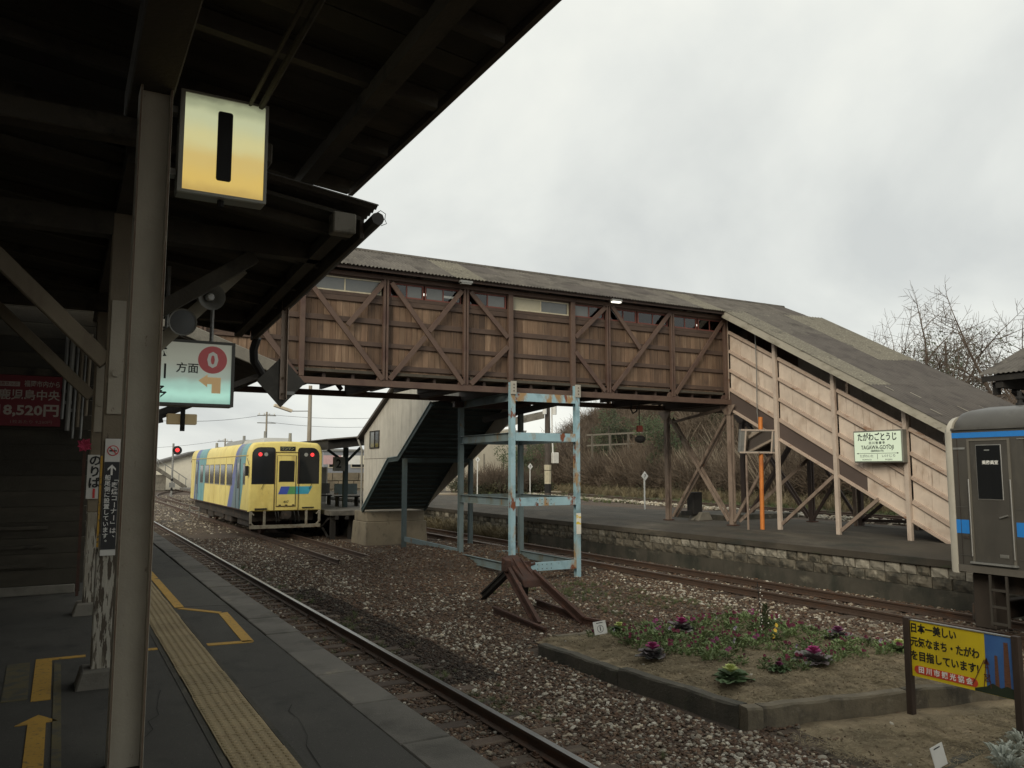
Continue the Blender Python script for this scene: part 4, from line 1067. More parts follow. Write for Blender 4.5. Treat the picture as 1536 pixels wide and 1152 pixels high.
MB().box(14.35, 14.5, 18.44, 18.56, 2.66, 2.84).build('red_block', mat('red_tag', (.22, .045, .03), .7), hk, bevel=.01)
MB().sphere((14.44, 18.5, 2.45), .15, 8, 6, (1.25, .8, .75)).build('dark_lump', M_rubber, hk)

# ================================================================== BLUE TOWER
tw = thing('support_tower', 'rust-streaked pale blue steel tower carrying the middle of the footbridge', 'tower', (10.5, 18.8, -1))
def hleg(mb, x, y, z0, z1, f=.125, dpt=.13):
    mb.box(x - f / 2, x + f / 2, y - dpt / 2, y - dpt / 2 + .014, z0, z1).box(x - f / 2, x + f / 2, y + dpt / 2 - .014, y + dpt / 2, z0, z1).box(x - .007, x + .007, y - dpt / 2 + .014, y + dpt / 2 - .014, z0, z1)
    return mb
for x, y, z0, z1 in ((9.57, 17.27, -1.35, 3.72), (11.45, 17.27, -1.35, 3.72), (9.57, 20.15, -1.1, 3.44), (11.45, 20.15, -1.1, 3.44)):
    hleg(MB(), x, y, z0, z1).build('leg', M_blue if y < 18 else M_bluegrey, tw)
    if y < 18:
        MB().box(x - .075, x + .075, y - .1, y - .067, 3.42, 3.74).build('top_plate', mat('pale_rusty_plate', (.36, .34, .29), .7, [(RUST, 6, .6, .68, (1, 1, 1))]), tw)
        for z in (3.5, 3.58, 3.66):
            MB().cyl((x, y - .105, z), (x, y - .115, z), .016, n=6).build('bolt', M_rust, tw)
def cbeam(p, q, h, m, nm='beam'):
    p, q = Vector(p), Vector(q)
    d = (q - p).normalized(); s = Vector((-d.y, d.x, 0))
    mb = MB().beam(p, q, .012, h, s)
    for sg in (-1, 1):
        mb.beam(p + Z_ * (sg * h / 2) + s * .03, q + Z_ * (sg * h / 2) + s * .03, .07, .012, s)
    return mb.build(nm, m, tw)
for z in (3.36, 2.39, .81, -.76):
    h = .19
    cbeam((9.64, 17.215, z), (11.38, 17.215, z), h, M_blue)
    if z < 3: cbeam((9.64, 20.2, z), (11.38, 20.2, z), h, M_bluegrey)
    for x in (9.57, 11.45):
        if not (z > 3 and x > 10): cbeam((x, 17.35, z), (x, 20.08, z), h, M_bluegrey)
    if z < 2.2:
        pm = MB()
        for i in range(4):
            for j in (-.05, .05):
                pm.cyl((10.25 + i * .13, 17.206, z + j), (10.25 + i * .13, 17.2, z + j), .012, n=6)
        pm.build('bolt_row', M_black, tw)
MB().box(11.383, 11.517, 17.196, 17.2045, -.02, .50).build('yellow_tape', mat('yellow_white_tape', (.62, .46, .05), .6, [((.7, .68, .6), 5, .46, .5, (1, 1, 1.5))]), tw)
MB().box(9.3, 11.7, 19.98, 20.12, 3.28, 3.44).build('cap_beam', M_darkbrown, tw)
MB().beam((9.75, 19.2, 2.9), (11.4, 18.0, 3.35), .1, .16).build('cable_duct', M_black, tw)

# ================================================================== RIGHT STAIRWAY
st = thing('covered_stairway', 'cream boarded covered stairway coming down onto the island platform on the right', 'stairway', (16.85, 14, 0))
XA, XB = 16.85, 19.75
def zt(y): return 5.53 - .546 * (17.28 - y)     # wall top
def zb(y): return 3.95 - .540 * (17.45 - y)     # wall bottom
def zu(y): return 3.43 - .515 * (17.52 - y)     # band bottom
def zf(y): return 6.10 - .547 * (17.10 - y)     # fascia top
PY = [17.40, 15.62, 13.75, 11.82, 9.9, 8.0]
rs2 = random.Random(23)
for side, xx in ((0, XA), (1, XB)):
    s_ = 1 if side == 0 else -1
    for k in range(5):
        ya, yb = PY[k] - .07, PY[k + 1] + .07
        if k == 0: ya = 17.36
        for r in range(3):
            f0, f1 = r / 3 + .004, (r + 1) / 3 - .004
            nbd = 4
            for c in range(nbd):
                u0 = ya + (yb - ya) * c / nbd - .004; u1 = ya + (yb - ya) * (c + 1) / nbd + .004
                zz_ = lambda y, f: zb(y) + (zt(y) - zb(y)) * f
                o = xx + s_ * (.03 + rs2.uniform(0, .006))
                MB().hexa([(o, u0, zz_(u0, f0)), (o, u1, zz_(u1, f0)), (o + s_ * .02, u1, zz_(u1, f0)), (o + s_ * .02, u0, zz_(u0, f0)),
                           (o, u0, zz_(u0, f1)), (o, u1, zz_(u1, f1)), (o + s_ * .02, u1, zz_(u1, f1)), (o + s_ * .02, u0, zz_(u0, f1))]).build('wall_board', M_pinkpanel, st)
        for f, h in ((0, .1), (1 / 3, .085), (2 / 3, .085), (1, .09)):
            g = lambda y: zb(y) + (zt(y) - zb(y)) * f
            MB().beam((xx - s_ * .0, ya, g(ya)), (xx - s_ * .0, yb, g(yb)), .05, h, (1, 0, 0)).build('wall_batten', M_pinkrail, st, bevel=.004)
            MB().beam((xx + s_ * .012, ya, g(ya) - h / 2 - .012), (xx + s_ * .012, yb, g(yb) - h / 2 - .012), .03, .022, (1, 0, 0)).build('batten_shadow_strip', mat('batten_shadow_brown', (.14, .08, .05), .85, [((.07, .045, .03), 4, .5, .65, (1, 1, 1))]), st)  # dark brown strip paints the shadow below each batten
    # grey-brown stringer band
    yq = 11.6
    for ya, yb, m in ((17.5, 12.92, M_greybrown), (12.92, 8.0, M_pinkpanel)):
        MB().hexa([(xx + s_ * .02, ya, zu(ya)), (xx + s_ * .02, yb, zu(yb)), (xx + s_ * .06, yb, zu(yb)), (xx + s_ * .06, ya, zu(ya)),
                   (xx + s_ * .02, ya, zb(ya) - .06), (xx + s_ * .02, yb, zb(yb) - .06), (xx + s_ * .06, yb, zb(yb) - .06), (xx + s_ * .06, ya, zb(ya) - .06)]).build('stringer_panel', m, st)
    MB().beam((xx, 17.5, zu(17.5) - .03), (xx, 10.6, zu(10.6) - .03), .07, .07, (1, 0, 0)).build('stringer_angle', M_pinkrail, st, bevel=.004)
    for k, yy in enumerate(PY):
        mt = M_pinkpost if side == 0 else M_brace
        zlow = zb(yy) + .0 if k == 0 else 0
        MB().box(xx - .085 * s_, xx - .028 * s_, yy - .052, yy + .052, 0 if k else 3.5, zf(yy) - .16).build('upright_post', mt, st, bevel=.004)
        if side == 0 and k:
            MB().box(xx - .027, xx + .014, yy - .045, yy - .03, 0, zf(yy) - .2).build('post_flange', mt, st)
    # sloping fascia under the eaves
MB().beam((XA - .40, 17.16, zf(17.16) - .095), (XA - .40, 8.2, zf(8.2) - .095), .035, .19, (1, 0, 0)).build('fascia_board', M_white_fascia, st, bevel=.004)
MB().beam((XB + .72, 17.1, zf(17.1) + .02), (XB + .72, 8.2, zf(8.2) + .02), .035, .19, (1, 0, 0)).build('fascia_board', M_white_fascia, st, bevel=.004)
# treads and soffit
MB().hexa([(XA + .07, 17.4, zu(17.4) + .05), (XB - .07, 17.4, zu(17.4) + .05), (XB - .07, 10.0, zu(10.0) + .05), (XA + .07, 10.0, zu(10.0) + .05),
           (XA + .07, 17.4, zu(17.4) + .12), (XB - .07, 17.4, zu(17.4) + .12), (XB - .07, 10.0, zu(10.0) + .12), (XA + .07, 10.0, zu(10.0) + .12)]).build('stair_soffit', M_darkbrown, st)
for k in range(24):
    yy = 17.2 - k * .30
    MB().box(XA + .08, XB - .08, yy - .3, yy, zu(yy) + .25, zu(yy) + .29).build('tread', M_dark, st)
# roof: two corrugated slopes, laid in courses that step down the flight
XRF = XB + .78
sv = Vector((0, -1, -.547)).normalized()
xe = XA - .44
A_ = Vector((XRF - xe, 0, .13)); n_ = A_.cross(sv).normalized()
if n_.z < 0: n_ = -n_
tot = (17.14 - 8.0) * math.sqrt(1 + .547 ** 2)
NC, NR = 5, 6
for c in range(NC):
    jog = rs2.uniform(-.25, .25)
    for k in range(NR):
        s0_ = max(0, tot * k / NR + (jog if k else 0)); s1_ = tot * (k + 1) / NR + jog + .12
        o = Vector((xe, 17.14, zf(17.14) + .012)) + A_ * (c / NC) + sv * s0_ + n_ * (.022 * (NR - k) / NR + .004 * c)
        mt = M_roof3
        if k < 2 and c in (0, 3, 4): mt = M_roof2
        if k == 2 and c == 0: mt = M_roof2
        if k == 0 and c in (1, 2): mt = M_roof
        mb = MB(); corrugated(mb, o, A_, sv, A_.length / NC + .04, s1_ - s0_, n_, pitch=.13, amp=.014, nb=2)
        mb.build('roof_sheet', mt, st)
for k in range(10):     # pale torn laps
    yy = rs2.uniform(9.0, 13.4); f = rs2.choice((.1, .22, .4, .42, .61, .8))
    p = Vector((xe, yy, zf(yy) + .05)) + A_ * f
    MB().beam(p, p + sv * rs2.uniform(.12, .4), .02, .006, (1, 0, 0)).build('torn_lap', M_white_fascia, st)
for k in range(10):
    yy = 16.7 - k * .92
    MB().beam((XA - .4, yy, zf(yy) - .06), (XRF - .05, yy, zf(yy) + .06), .06, .08).build('rafter', M_dark, st)
MB().tube([(16.76, 16.25, 5.45), (16.76, 16.23, 4.4), (16.78, 16.28, 3.2), (16.77, 16.22, 2.75)], .014, 5).build('drip_pipe', M_galv, st)

# ================================================================== BROWN TRESTLE under the bridge end and the stairs
tr = thing('support_trestle', 'weathered brown steel trestle with crossed braces under the stairway and bridge end', 'trestle', (18, 15, 0))
for xx, m in ((16.85, M_brace), (20.1, M_darkbrown)):
    for yy in (17.40, 20.2):
        MB().box(xx - .075, xx - .02, yy - .07, yy + .07, 0, 3.44).box(xx + .02, xx + .075, yy - .07, yy + .07, 0, 3.44).build('trestle_post', m, tr, bevel=.004)
        MB().prism([(-.32, 0), (.32, 0), (.1, -.28), (-.1, -.28)], (xx - .08, yy, 3.44), Y_, Z_, X_, -.02, .0).build('gusset_plate', m, tr)
        MB().box(xx - .13, xx + .13, yy - .12, yy + .12, 0, .03).build('base_plate', M_rust, tr)
    for a, b, o in (((17.55, .12), (20.05, 3.2), -.02), ((20.05, .12), (17.55, 3.2), .04)):
        MB().beam((xx + o, a[0], a[1]), (xx + o, b[0], b[1]), .03, .085, (1, 0, 0)).build('cross_brace', m, tr)
        MB().beam((xx + o + .14, a[0], a[1]), (xx + o + .14, b[0], b[1]), .03, .085, (1, 0, 0)).build('cross_brace', m, tr)
    MB().beam((xx, 20.1, 3.05), (xx, 17.5, 3.38), .04, .08, (1, 0, 0)).build('tie_bar', m, tr)
for xx, m in ((16.82, M_brace), (20.05, M_darkbrown)):
    segs = [((17.3, .12), (15.72, 2.2)), ((15.55, .15), (13.85, 1.42)), ((13.68, .1), (12.6, .9)), ]
    if xx > 17: segs += [((15.72, .15), (17.3, 2.3)), ((13.85, .1), (15.5, 1.6)), ((12.0, .1), (13.6, .95)), ((13.8, .2), (15.55, .15))]
    for a, b in segs:
        MB().beam((xx, a[0], a[1]), (xx, b[0], b[1]), .05, .085, (1, 0, 0)).build('stair_brace', m, tr)
    if xx > 17:
        for yy in PY[1:4]:
            MB().box(xx - .06, xx + .06, yy - .06, yy + .06, 0, zu(yy)).build('rear_post', m, tr)
MB().beam((16.98, 17.28, .12), (18.6, 15.7, 2.2), .05, .085).build('stair_brace', M_brace, tr)

# nameboard on the stairway
nb_ = thing('station_nameboard', 'lit pale green station nameboard with black place name on cream stairway', 'sign', (16.6, 12.4, 1.75))
MB().box(16.58, 16.74, 11.74, 13.04, 1.75, 2.50).build('board_case', mat('board_frame', (.20, .20, .175), .5, metal=.3), nb_, bevel=.01)
MB().box(16.566, 16.582, 11.775, 13.005, 1.785, 2.465).build('lit_face', M_litname, nb_)
NX = -Y_
def ntext(s, size, y, z, m=M_ink, bold=.012, width=None): text(s, size, (16.563, y, z), NX, Z_, m, nb_, bold, width)
ntext('たがわごとうじ', .2, 12.39, 2.335, bold=.02, width=1.03)
ntext('田 川 後 藤 寺', .07, 12.39, 2.205, bold=.01, width=.42)
ntext('TAGAWA-GOTOJI', .13, 12.39, 2.10, bold=.008, width=.86)
MB().box(16.562, 16.566, 12.052, 12.112, 2.158, 2.168).build('macron_bar', M_ink, nb_)
ntext('(福岡県田川市)', .05, 12.39, 2.02, bold=.004, width=.34)
MB().box(16.562, 16.566, 11.88, 12.90, 1.962, 1.970).build('rule_line', M_ink, nb_)
MB().box(16.562, 16.566, 12.386, 12.394, 1.83, 1.95).build('divider_line', M_ink, nb_)
for y, s_ in ((12.90, 1), (11.88, -1)):
    MB().prism([(0, -.018), (s_ * .05, 0), (0, .018)], (16.565, y, 1.966), Y_, Z_, X_, -.003, 0).build('arrow_tip', M_ink, nb_)
ntext('たがわいた', .075, 12.68, 1.90, M_inkgrey, .006, .36); ntext('いけじり', .075, 12.1, 1.90, M_inkgrey, .006, .34)
ntext('TAGAWA-ITA', .045, 12.68, 1.82, M_inkgrey, .004, .26); ntext('IKEJIRI', .045, 12.1, 1.82, M_inkgrey, .004, .18)

# ================================================================== LEFT STAIRWAY (grey cladding, dark teal underside)
ls = thing('covered_stairway', 'grey clad covered stairway with dark teal underside behind the blue tower', 'stairway', (10.7, 25, 0))
XC, XD = 9.57, 11.9
SL = [(28.26, .12), (25.66, 1.90), (24.75, 1.94), (22.1, 3.52)]
def zs(y):
    for (ya, za), (yb, zb_) in zip(SL, SL[1:]):
        if yb <= y <= ya: return za + (zb_ - za) * (ya - y) / (ya - yb)
    return SL[-1][1] if y < 22.1 else SL[0][1]
def ztop(y): return 2.80 + .45 * (28.42 - y)
# cladding sheets on the left face
yk = [28.30, 27.65, 26.95, 26.3, 25.66, 25.2, 24.75, 24.0, 23.3, 22.6, 22.1, 21.3, 20.3]
for ya, yb in zip(yk, yk[1:]):
    za, zb_ = zs(ya) + .06, zs(yb) + .06
    seam = 1.97
    cuts = [(za, zb_, min(seam, ztop(ya)), seam)] if min(za, zb_) < seam - .05 else []
    cuts.append((max(za, seam), max(zb_, seam), ztop(ya) - .02, ztop(yb) - .02))
    for c in cuts:
        if c[2] - c[0] < .02 and c[3] - c[1] < .02: continue
        mb = MB(); mb.hexa([(XC, ya - .003, c[0] + .004), (XC, yb + .003, c[1] + .004), (XC + .03, yb + .003, c[1] + .004), (XC + .03, ya - .003, c[0] + .004), (XC, ya - .003, max(c[2], c[0] + .006) - .004), (XC, yb + .003, max(c[3], c[1] + .006) - .004), (XC + .03, yb + .003, max(c[3], c[1] + .006) - .004), (XC + .03, ya - .003, max(c[2], c[0] + .006) - .004)])
        mb.build('cladding_sheet', M_tealwall, ls)
MB().box(XC - .004, XC + .002, 24.6, 28.3, 1.955, 1.975).build('seam_strip', M_conc, ls)
MB().hexa([(XD, 28.3, .12), (XD, 20.3, 3.6), (XD + .03, 20.3, 3.6), (XD + .03, 28.3, .12), (XD, 28.3, ztop(28.3)), (XD, 20.3, ztop(20.3)), (XD + .03, 20.3, ztop(20.3)), (XD + .03, 28.3, ztop(28.3))]).build('far_side_wall', M_tealwall, ls)
for (ya, za), (yb, zb_) in zip(SL, SL[1:]):
    for xx in (XC - .03, XD + .02):
        MB().beam((xx, ya, za), (xx, yb, zb_), .07, .16, (1, 0, 0)).build('stringer', M_teal, ls, bevel=.004)
        MB().beam((xx - .045, ya, za + .07), (xx - .045, yb, zb_ + .07), .03, .03, (1, 0, 0)).build('stringer_flange', M_bluegrey, ls)
nst = 27
for k in range(nst):
    y0 = 28.2 - k * .228; y1 = y0 - .228
    a, b = zs(y0), zs(y1)
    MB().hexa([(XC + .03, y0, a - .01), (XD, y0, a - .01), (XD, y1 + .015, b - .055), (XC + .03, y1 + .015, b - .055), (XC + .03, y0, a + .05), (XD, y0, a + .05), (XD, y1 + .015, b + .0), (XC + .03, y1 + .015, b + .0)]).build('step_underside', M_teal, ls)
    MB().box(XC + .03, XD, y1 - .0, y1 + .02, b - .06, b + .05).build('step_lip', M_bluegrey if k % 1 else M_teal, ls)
# roof of the stairway
mb = MB(); mb.hexa([(XC - .15, 28.7, ztop(28.7)), (XD + .2, 28.7, ztop(28.7)), (XD + .2, 20.3, ztop(20.3)), (XC - .15, 20.3, ztop(20.3)), (XC - .15, 28.7, ztop(28.7) + .1), (XD + .2, 28.7, ztop(28.7) + .1), (XD + .2, 20.3, ztop(20.3) + .1), (XC - .15, 20.3, ztop(20.3) + .1)])
mb.build('roof_slab', M_roof3, ls)
wf = MB().box(XC - .03, XC - .001, 26.68, 27.66, 2.32, 2.36).box(XC - .03, XC - .001, 26.68, 27.66, 2.9, 2.94).box(XC - .03, XC - .001, 26.68, 26.73, 2.36, 2.9).box(XC - .03, XC - .001, 27.61, 27.66, 2.36, 2.9).box(XC - .028, XC - .001, 27.13, 27.18, 2.36, 2.9).build('window_frame', M_black, ls)
MB().box(XC - .014, XC - .006, 27.18, 27.61, 2.36, 2.9).build('pane', M_panes, wf)
MB().box(XC - .012, XC - .004, 26.73, 27.13, 2.36, 2.9).build('pane', M_blkglass, wf)
MB().tube([(XC - .12, 28.62, 2.66), (XC - .1, 28.5, 2.5), (XC - .06, 28.36, 2.3), (XC - .06, 28.34, .1)], .035, 7).build('downpipe', M_hornp, ls)
hleg(MB(), 9.57, 24.3, -1.1, 1.93, .13, .13).build('stair_post', M_bluegrey, ls)
hleg(MB(), 11.9, 24.3, -1.1, 1.93, .13, .13).build('stair_post', M_bluegrey, ls)
MB().beam((9.57, 24.2, -.58), (9.57, 20.25, -.62), .08, .14).build('foot_tie', M_bluegrey, ls)
MB().beam((9.57, 24.3, 1.88), (11.9, 24.3, 1.88), .1, .14).build('landing_beam', M_teal, ls)
fbk = MB()
fbk.hexa([(9.55, 27.95, -1.3), (11.95, 27.95, -1.3), (11.95, 29.6, -1.3), (9.55, 29.6, -1.3), (9.6, 28.0, -.28), (11.9, 28.0, -.28), (11.9, 29.5, -.28), (9.6, 29.5, -.28)])
fbk.hexa([(9.66, 28.06, -.279), (11.84, 28.06, -.279), (11.88, 29.4, -.279), (9.62, 29.4, -.279), (9.62, 28.15, .09), (11.88, 28.15, .09), (11.88, 29.4, .09), (9.62, 29.4, .09)])
fbk.build('footing_block', mat('tan_concrete', (.215, .185, .135), .9, [((.15, .13, .1), 1.5, .5, .7, (1, 1, .5)), ((.08, .075, .06), 4, .6, .74, (1, 1, .5))], .4, 30), ls, bevel=.02)
# ================================================================== YELLOW RAILCAR
yc = thing('railcar', 'yellow single railcar with blue and teal slanted stripes standing at far platform', 'railcar', (7.5, 31.1, -.92))
CX, HW = 7.5, 1.37
def prof_y(hw, zb_, top):
    p = [(-hw, zb_), (-hw, 2.12)]
    for k in range(1, 7):
        a = math.radians(90 - 15 * k); p.append((-hw + .25 * (1 - math.sin(a)), 2.12 + (top - 2.12 - .05) * (math.cos(a))))
    p += [(-.55, top - .012), (0, top)]
    return p + [(-x, z) for x, z in reversed(p[:-1])]
def section_body(mb, secs):
    n = len(secs[0][1]); vs = []
    for y, pr in secs: vs += [(CX + x, y, z) for x, z in pr]
    fs = [tuple(range(n - 1, -1, -1)), tuple(range((len(secs) - 1) * n, len(secs) * n))]
    for k in range(len(secs) - 1):
        fs += [(k * n + i, k * n + (i + 1) % n, (k + 1) * n + (i + 1) % n, (k + 1) * n + i) for i in range(n)]
    return mb.add(vs, fs)
section_body(MB(), [(31.10, prof_y(HW - .07, .07, 2.57)), (31.13, prof_y(HW - .025, .04, 2.62)), (31.22, prof_y(HW, .03, 2.65)), (46.4, prof_y(HW, .03, 2.65)), (46.5, prof_y(HW - .05, .05, 2.62))]).build('body', M_yel, yc, smooth=True)
PS = [(x, z) for x, z in prof_y(HW, .03, 2.65)][:7]
def stripe(y0b, y1b, y0t, y1t, m, nm='stripe'):
    mb = MB(); zt_ = PS[-1][1]; vs, fs = [], []
    for (x, z) in PS:
        f = (z - .03) / (zt_ - .03)
        a, b = y0b + (y0t - y0b) * f, y1b + (y1t - y1b) * f
        vs += [(CX + x - .004, a, z + (.002 if x > -HW else 0)), (CX + x - .004, b, z + (.002 if x > -HW else 0))]
    for k in range(len(PS) - 1): fs.append((2 * k, 2 * k + 1, 2 * k + 3, 2 * k + 2))
    mb.add(vs, fs).build(nm, m, yc)
stripe(34.6, 35.5, 33.0, 33.6, M_blue1); stripe(33.6, 34.6, 32.5, 33.0, M_bluegr); stripe(32.75, 33.6, 31.55, 32.5, M_blue2)
stripe(43.9, 45.2, 43.6, 44.7, M_blue1); stripe(42.0, 43.9, 41.2, 43.6, M_blue2)
XS = CX - HW
def side_win(y0, y1, z0=.97, z1=1.77):
    f = MB().box(XS - .012, XS + .01, y0 - .04, y1 + .04, z0 - .04, z1 + .04).build('window_frame', mat('win_frame_grey', (.18, .17, .14), .5), yc)
    MB().box(XS - .018, XS - .011, y0, y1, z0, z1).build('pane', M_darkglass, f)
for a, b in ((34.55, 35.75), (36.25, 37.25), (37.6, 38.75), (39.15, 40.15), (40.5, 41.6), (42.3, 43.1)): side_win(a, b)
side_win(31.95, 32.25, 1.05, 1.78)
for y0, m in ((32.86, M_bluegr), (44.0, M_bluegr)):
    d = MB().box(XS - .010, XS + .01, y0, y0 + .72, .05, 2.0).build('side_door', m, yc, bevel=.006)
    MB().box(XS - .016, XS - .009, y0 + .2, y0 + .52, .85, 1.85).build('door_pane', M_darkglass, d)
    MB().box(XS - .02, XS - .01, y0 - .015, y0, .05, 2.0).box(XS - .02, XS - .01, y0 + .72, y0 + .735, .05, 2.0).build('door_edge', M_rubber, d)
    MB().box(XS - .05, XS - .012, y0 - .06, y0 - .03, .4, 1.4).build('grab_rail', M_galv, d)
YF_ = 31.1
def fbox(x0, x1, z0, z1, y, m, nm, par=None, dep=.01, bev=0): return MB().box(x0, x1, YF_ - y, YF_ - y + dep, z0, z1).build(nm, m, par if par else yc, bevel=bev)
def arch(x0, x1, z0, z1, rl, rr_, m, nm, y, par=None):
    poly = [(x0, z0), (x1, z0)]
    for k in range(6):
        a = math.radians(18 * k); poly.append((x1 - rr_ + rr_ * math.cos(a), z1 - rr_ + rr_ * math.sin(a)))
    for k in range(6):
        a = math.radians(90 + 18 * k); poly.append((x0 + rl + rl * math.cos(a), z1 - rl + rl * math.sin(a)))
    return MB().prism(poly, (0, YF_, 0), X_, Z_, Y_, -y, .02).build(nm, m, par if par else yc)
for x0, x1, rl, r2 in ((6.235, 7.03, .26, .09), (7.93, 8.70, .09, .26)):
    f = arch(x0 - .03, x1 + .03, 1.04, 2.42, rl + .03, r2 + .03, M_rubber, 'windscreen_seal', .004)
    arch(x0, x1, 1.07, 2.39, rl, r2, M_blkglass, 'windscreen', .009, f)
for x, m in ((6.50, M_litred), (6.71, M_ybulb), (8.21, M_ybulb), (8.45, M_litred)):
    MB().cyl((x, YF_ - .016, 2.15), (x, YF_ - .008, 2.15), .072, n=14).build('tail_lamp' if m is M_litred else 'headlamp', m, yc)
dr = fbox(7.14, 7.83, .22, 2.10, .022, M_yel, 'front_door', dep=.03, bev=.012)
fr = MB()
for a in ((7.125, 7.14, .2, 2.115), (7.83, 7.845, .2, 2.115), (7.14, 7.83, 2.1, 2.115), (7.14, 7.83, .2, .22)): fr.box(a[0], a[1], YF_ - .02, YF_ - .0, a[2], a[3])
for a in ((7.035, 7.05, .06, 2.25), (7.94, 7.955, .06, 2.25), (7.05, 7.94, 2.235, 2.25)): fr.box(a[0], a[1], YF_ - .03, YF_ + .01, a[2], a[3])
fr.build('door_seal', M_rust, dr)
arch(7.20, 7.78, 1.12, 1.92, .06, .06, M_rubber, 'door_pane_seal', .027, dr)
arch(7.225, 7.755, 1.145, 1.895, .05, .05, M_blkglass, 'door_pane', .032, dr)
MB().prism([(7.19, .66), (7.52, .66), (7.62, .95), (7.29, .95)], (0, YF_, 0), X_, Z_, Y_, -.027, -.02).build('blue_stripe', M_navy1, dr)
MB().prism([(7.50, .66), (7.83, .66), (7.83, .95), (7.62, .95)], (0, YF_, 0), X_, Z_, Y_, -.0262, -.02).build('green_stripe', M_green1, dr)
MB().prism([(7.85, .66), (8.33, .66), (8.48, .95), (7.85, .95)], (0, YF_, 0), X_, Z_, Y_, -.006, .02).build('cyan_stripe', M_cyan1, yc)
fbox(7.22, 7.80, 2.285, 2.455, .012, M_blkglass, 'roll_sign', dep=.05)
text('ワンマン', .12, (7.51, YF_ - .015, 2.37), X_, Z_, mat('ink_olive', (.30, .30, .13), .6, var=0), yc, .01, width=.46)
text('407', .13, (7.49, YF_ - .025, .37), X_, Z_, M_ink, dr, .01, width=.2)
for x in (6.5, 8.3): MB().beam((x + .05, YF_ - .03, .85), (x + .18, YF_ - .02, 1.1), .012, .012).build('wiper', M_rubber, yc)
fbox(6.35, 6.80, .10, .155, .03, M_rubber, 'step_plate', dep=.05); fbox(8.1, 8.55, .13, .17, .03, M_rubber, 'step_plate', dep=.05)
for x in (7.22, 7.46, 7.72): fbox(x, x + .08, .235, .275, .027, M_rubber, 'door_hinge', dr)
MB().box(6.0, 6.10, 31.16, 31.3, 1.35, 1.72).build('wing_mirror', M_rubber, yc, bevel=.01)
MB().beam((6.12, 31.2, 1.75), (6.05, 31.2, 2.0), .02, .02).build('mirror_arm', M_galv, yc)
for y in (33.9, 36.0, 38.95, 41.9, 45.4): MB().box(XS - .006, XS + .01, y, y + .02, .06, 2.1).build('panel_seam', mat('seam_ochre', (.33, .25, .08), .7), yc)
MB().box(XS - .02, XS + .01, 31.4, 46.3, 2.10, 2.13).build('gutter', mat('gutter_ochre', (.5, .38, .12), .6), yc)
MB().box(XS - .012, XS + .01, 31.3, 46.3, .03, .07).build('sill_grime', M_rust, yc)
# roof gear
MB().hexa([(6.9, 32.6, 2.62), (8.1, 32.6, 2.62), (8.1, 36.8, 2.62), (6.9, 36.8, 2.62), (7.0, 32.9, 2.84), (8.0, 32.9, 2.84), (8.0, 36.7, 2.84), (7.0, 36.7, 2.84)]).build('air_conditioner', mat('rc_roof_grey', (.42, .42, .4), .6), yc, bevel=.02)
MB().hexa([(6.9, 37.2, 2.62), (8.1, 37.2, 2.62), (8.1, 41.5, 2.62), (6.9, 41.5, 2.62), (7.05, 37.4, 2.9), (7.95, 37.4, 2.9), (7.95, 41.3, 2.9), (7.05, 41.3, 2.9)]).build('air_conditioner', M_galv, yc, bevel=.02)
for x, y, h in ((7.15, 33.4, 3.12), (7.9, 32.4, 3.02), (6.75, 42.5, 2.9), (7.2, 38, 3.1)):
    MB().cyl((x, y, 2.6), (x, y, h), .07, .06, 8).build('roof_vent', M_galv, yc)
# underframe
MB().box(6.35, 8.65, 31.5, 46.2, -.35, .05).build('underframe', M_under, yc)
for y0 in (32.6, 43.0):
    for sx in (6.55, 8.35):
        MB().box(sx - .1, sx + .1, y0, y0 + 2.3, -.62, -.34).build('bogie_frame', M_under, yc, bevel=.03)
    for yy in (y0 + .3, y0 + 2.0):
        MB().cyl((6.9, yy, -.50), (8.1, yy, -.50), .09, n=8).cyl((6.92, yy, -.5), (7.05, yy, -.5), .42, n=18).cyl((7.97, yy, -.5), (8.1, yy, -.5), .42, n=18).build('wheelset', M_rust, yc)
for k, (a, b, c) in enumerate(((36, 37.6, -.62), (38, 40.4, -.55), (40.8, 42.4, -.66))):
    MB().box(6.42, 8.5, a, b, c, -.3).build('equipment_box', M_under, yc, bevel=.03)
mf = mat('dirty_white_pipe', (.24, .22, .17), .7, [((.12, .08, .05), 5, .5, .7, (1, 1, 1))])
pl = MB()
for s_ in (-1, 1):
    x0 = CX + s_ * 1.28; x1 = CX + s_ * .78
    pl.beam((x0, 31.12, .05), (x0, 31.12, -.42), .09, .05).beam((x1, 31.12, .05), (x1, 31.12, -.5), .09, .05).beam((x0, 31.12, -.36), (x0 - s_ * .12, 31.12, -.5), .09, .05)
    pl.beam((x0, 31.118, .02), (x0 - s_ * .12, 31.118, -.1), .05, .05)
pl.box(CX - 1.32, CX + 1.32, 31.06, 31.14, -.60, -.47)
pl.build('pilot_frame', mf, yc, bevel=.006)
MB().box(7.35, 7.65, 30.85, 31.6, -.25, .02).cyl((7.5, 30.8, -.12), (7.5, 31, -.12), .13, n=10).build('coupler', M_under, yc)
for x in (7.1, 7.2, 7.8, 7.95): MB().tube([(x, 31.08, .03), (x + .02, 31.0, -.15), (x + .05, 31.04, -.38)], .018, 5).build('hose', M_rubber, yc)

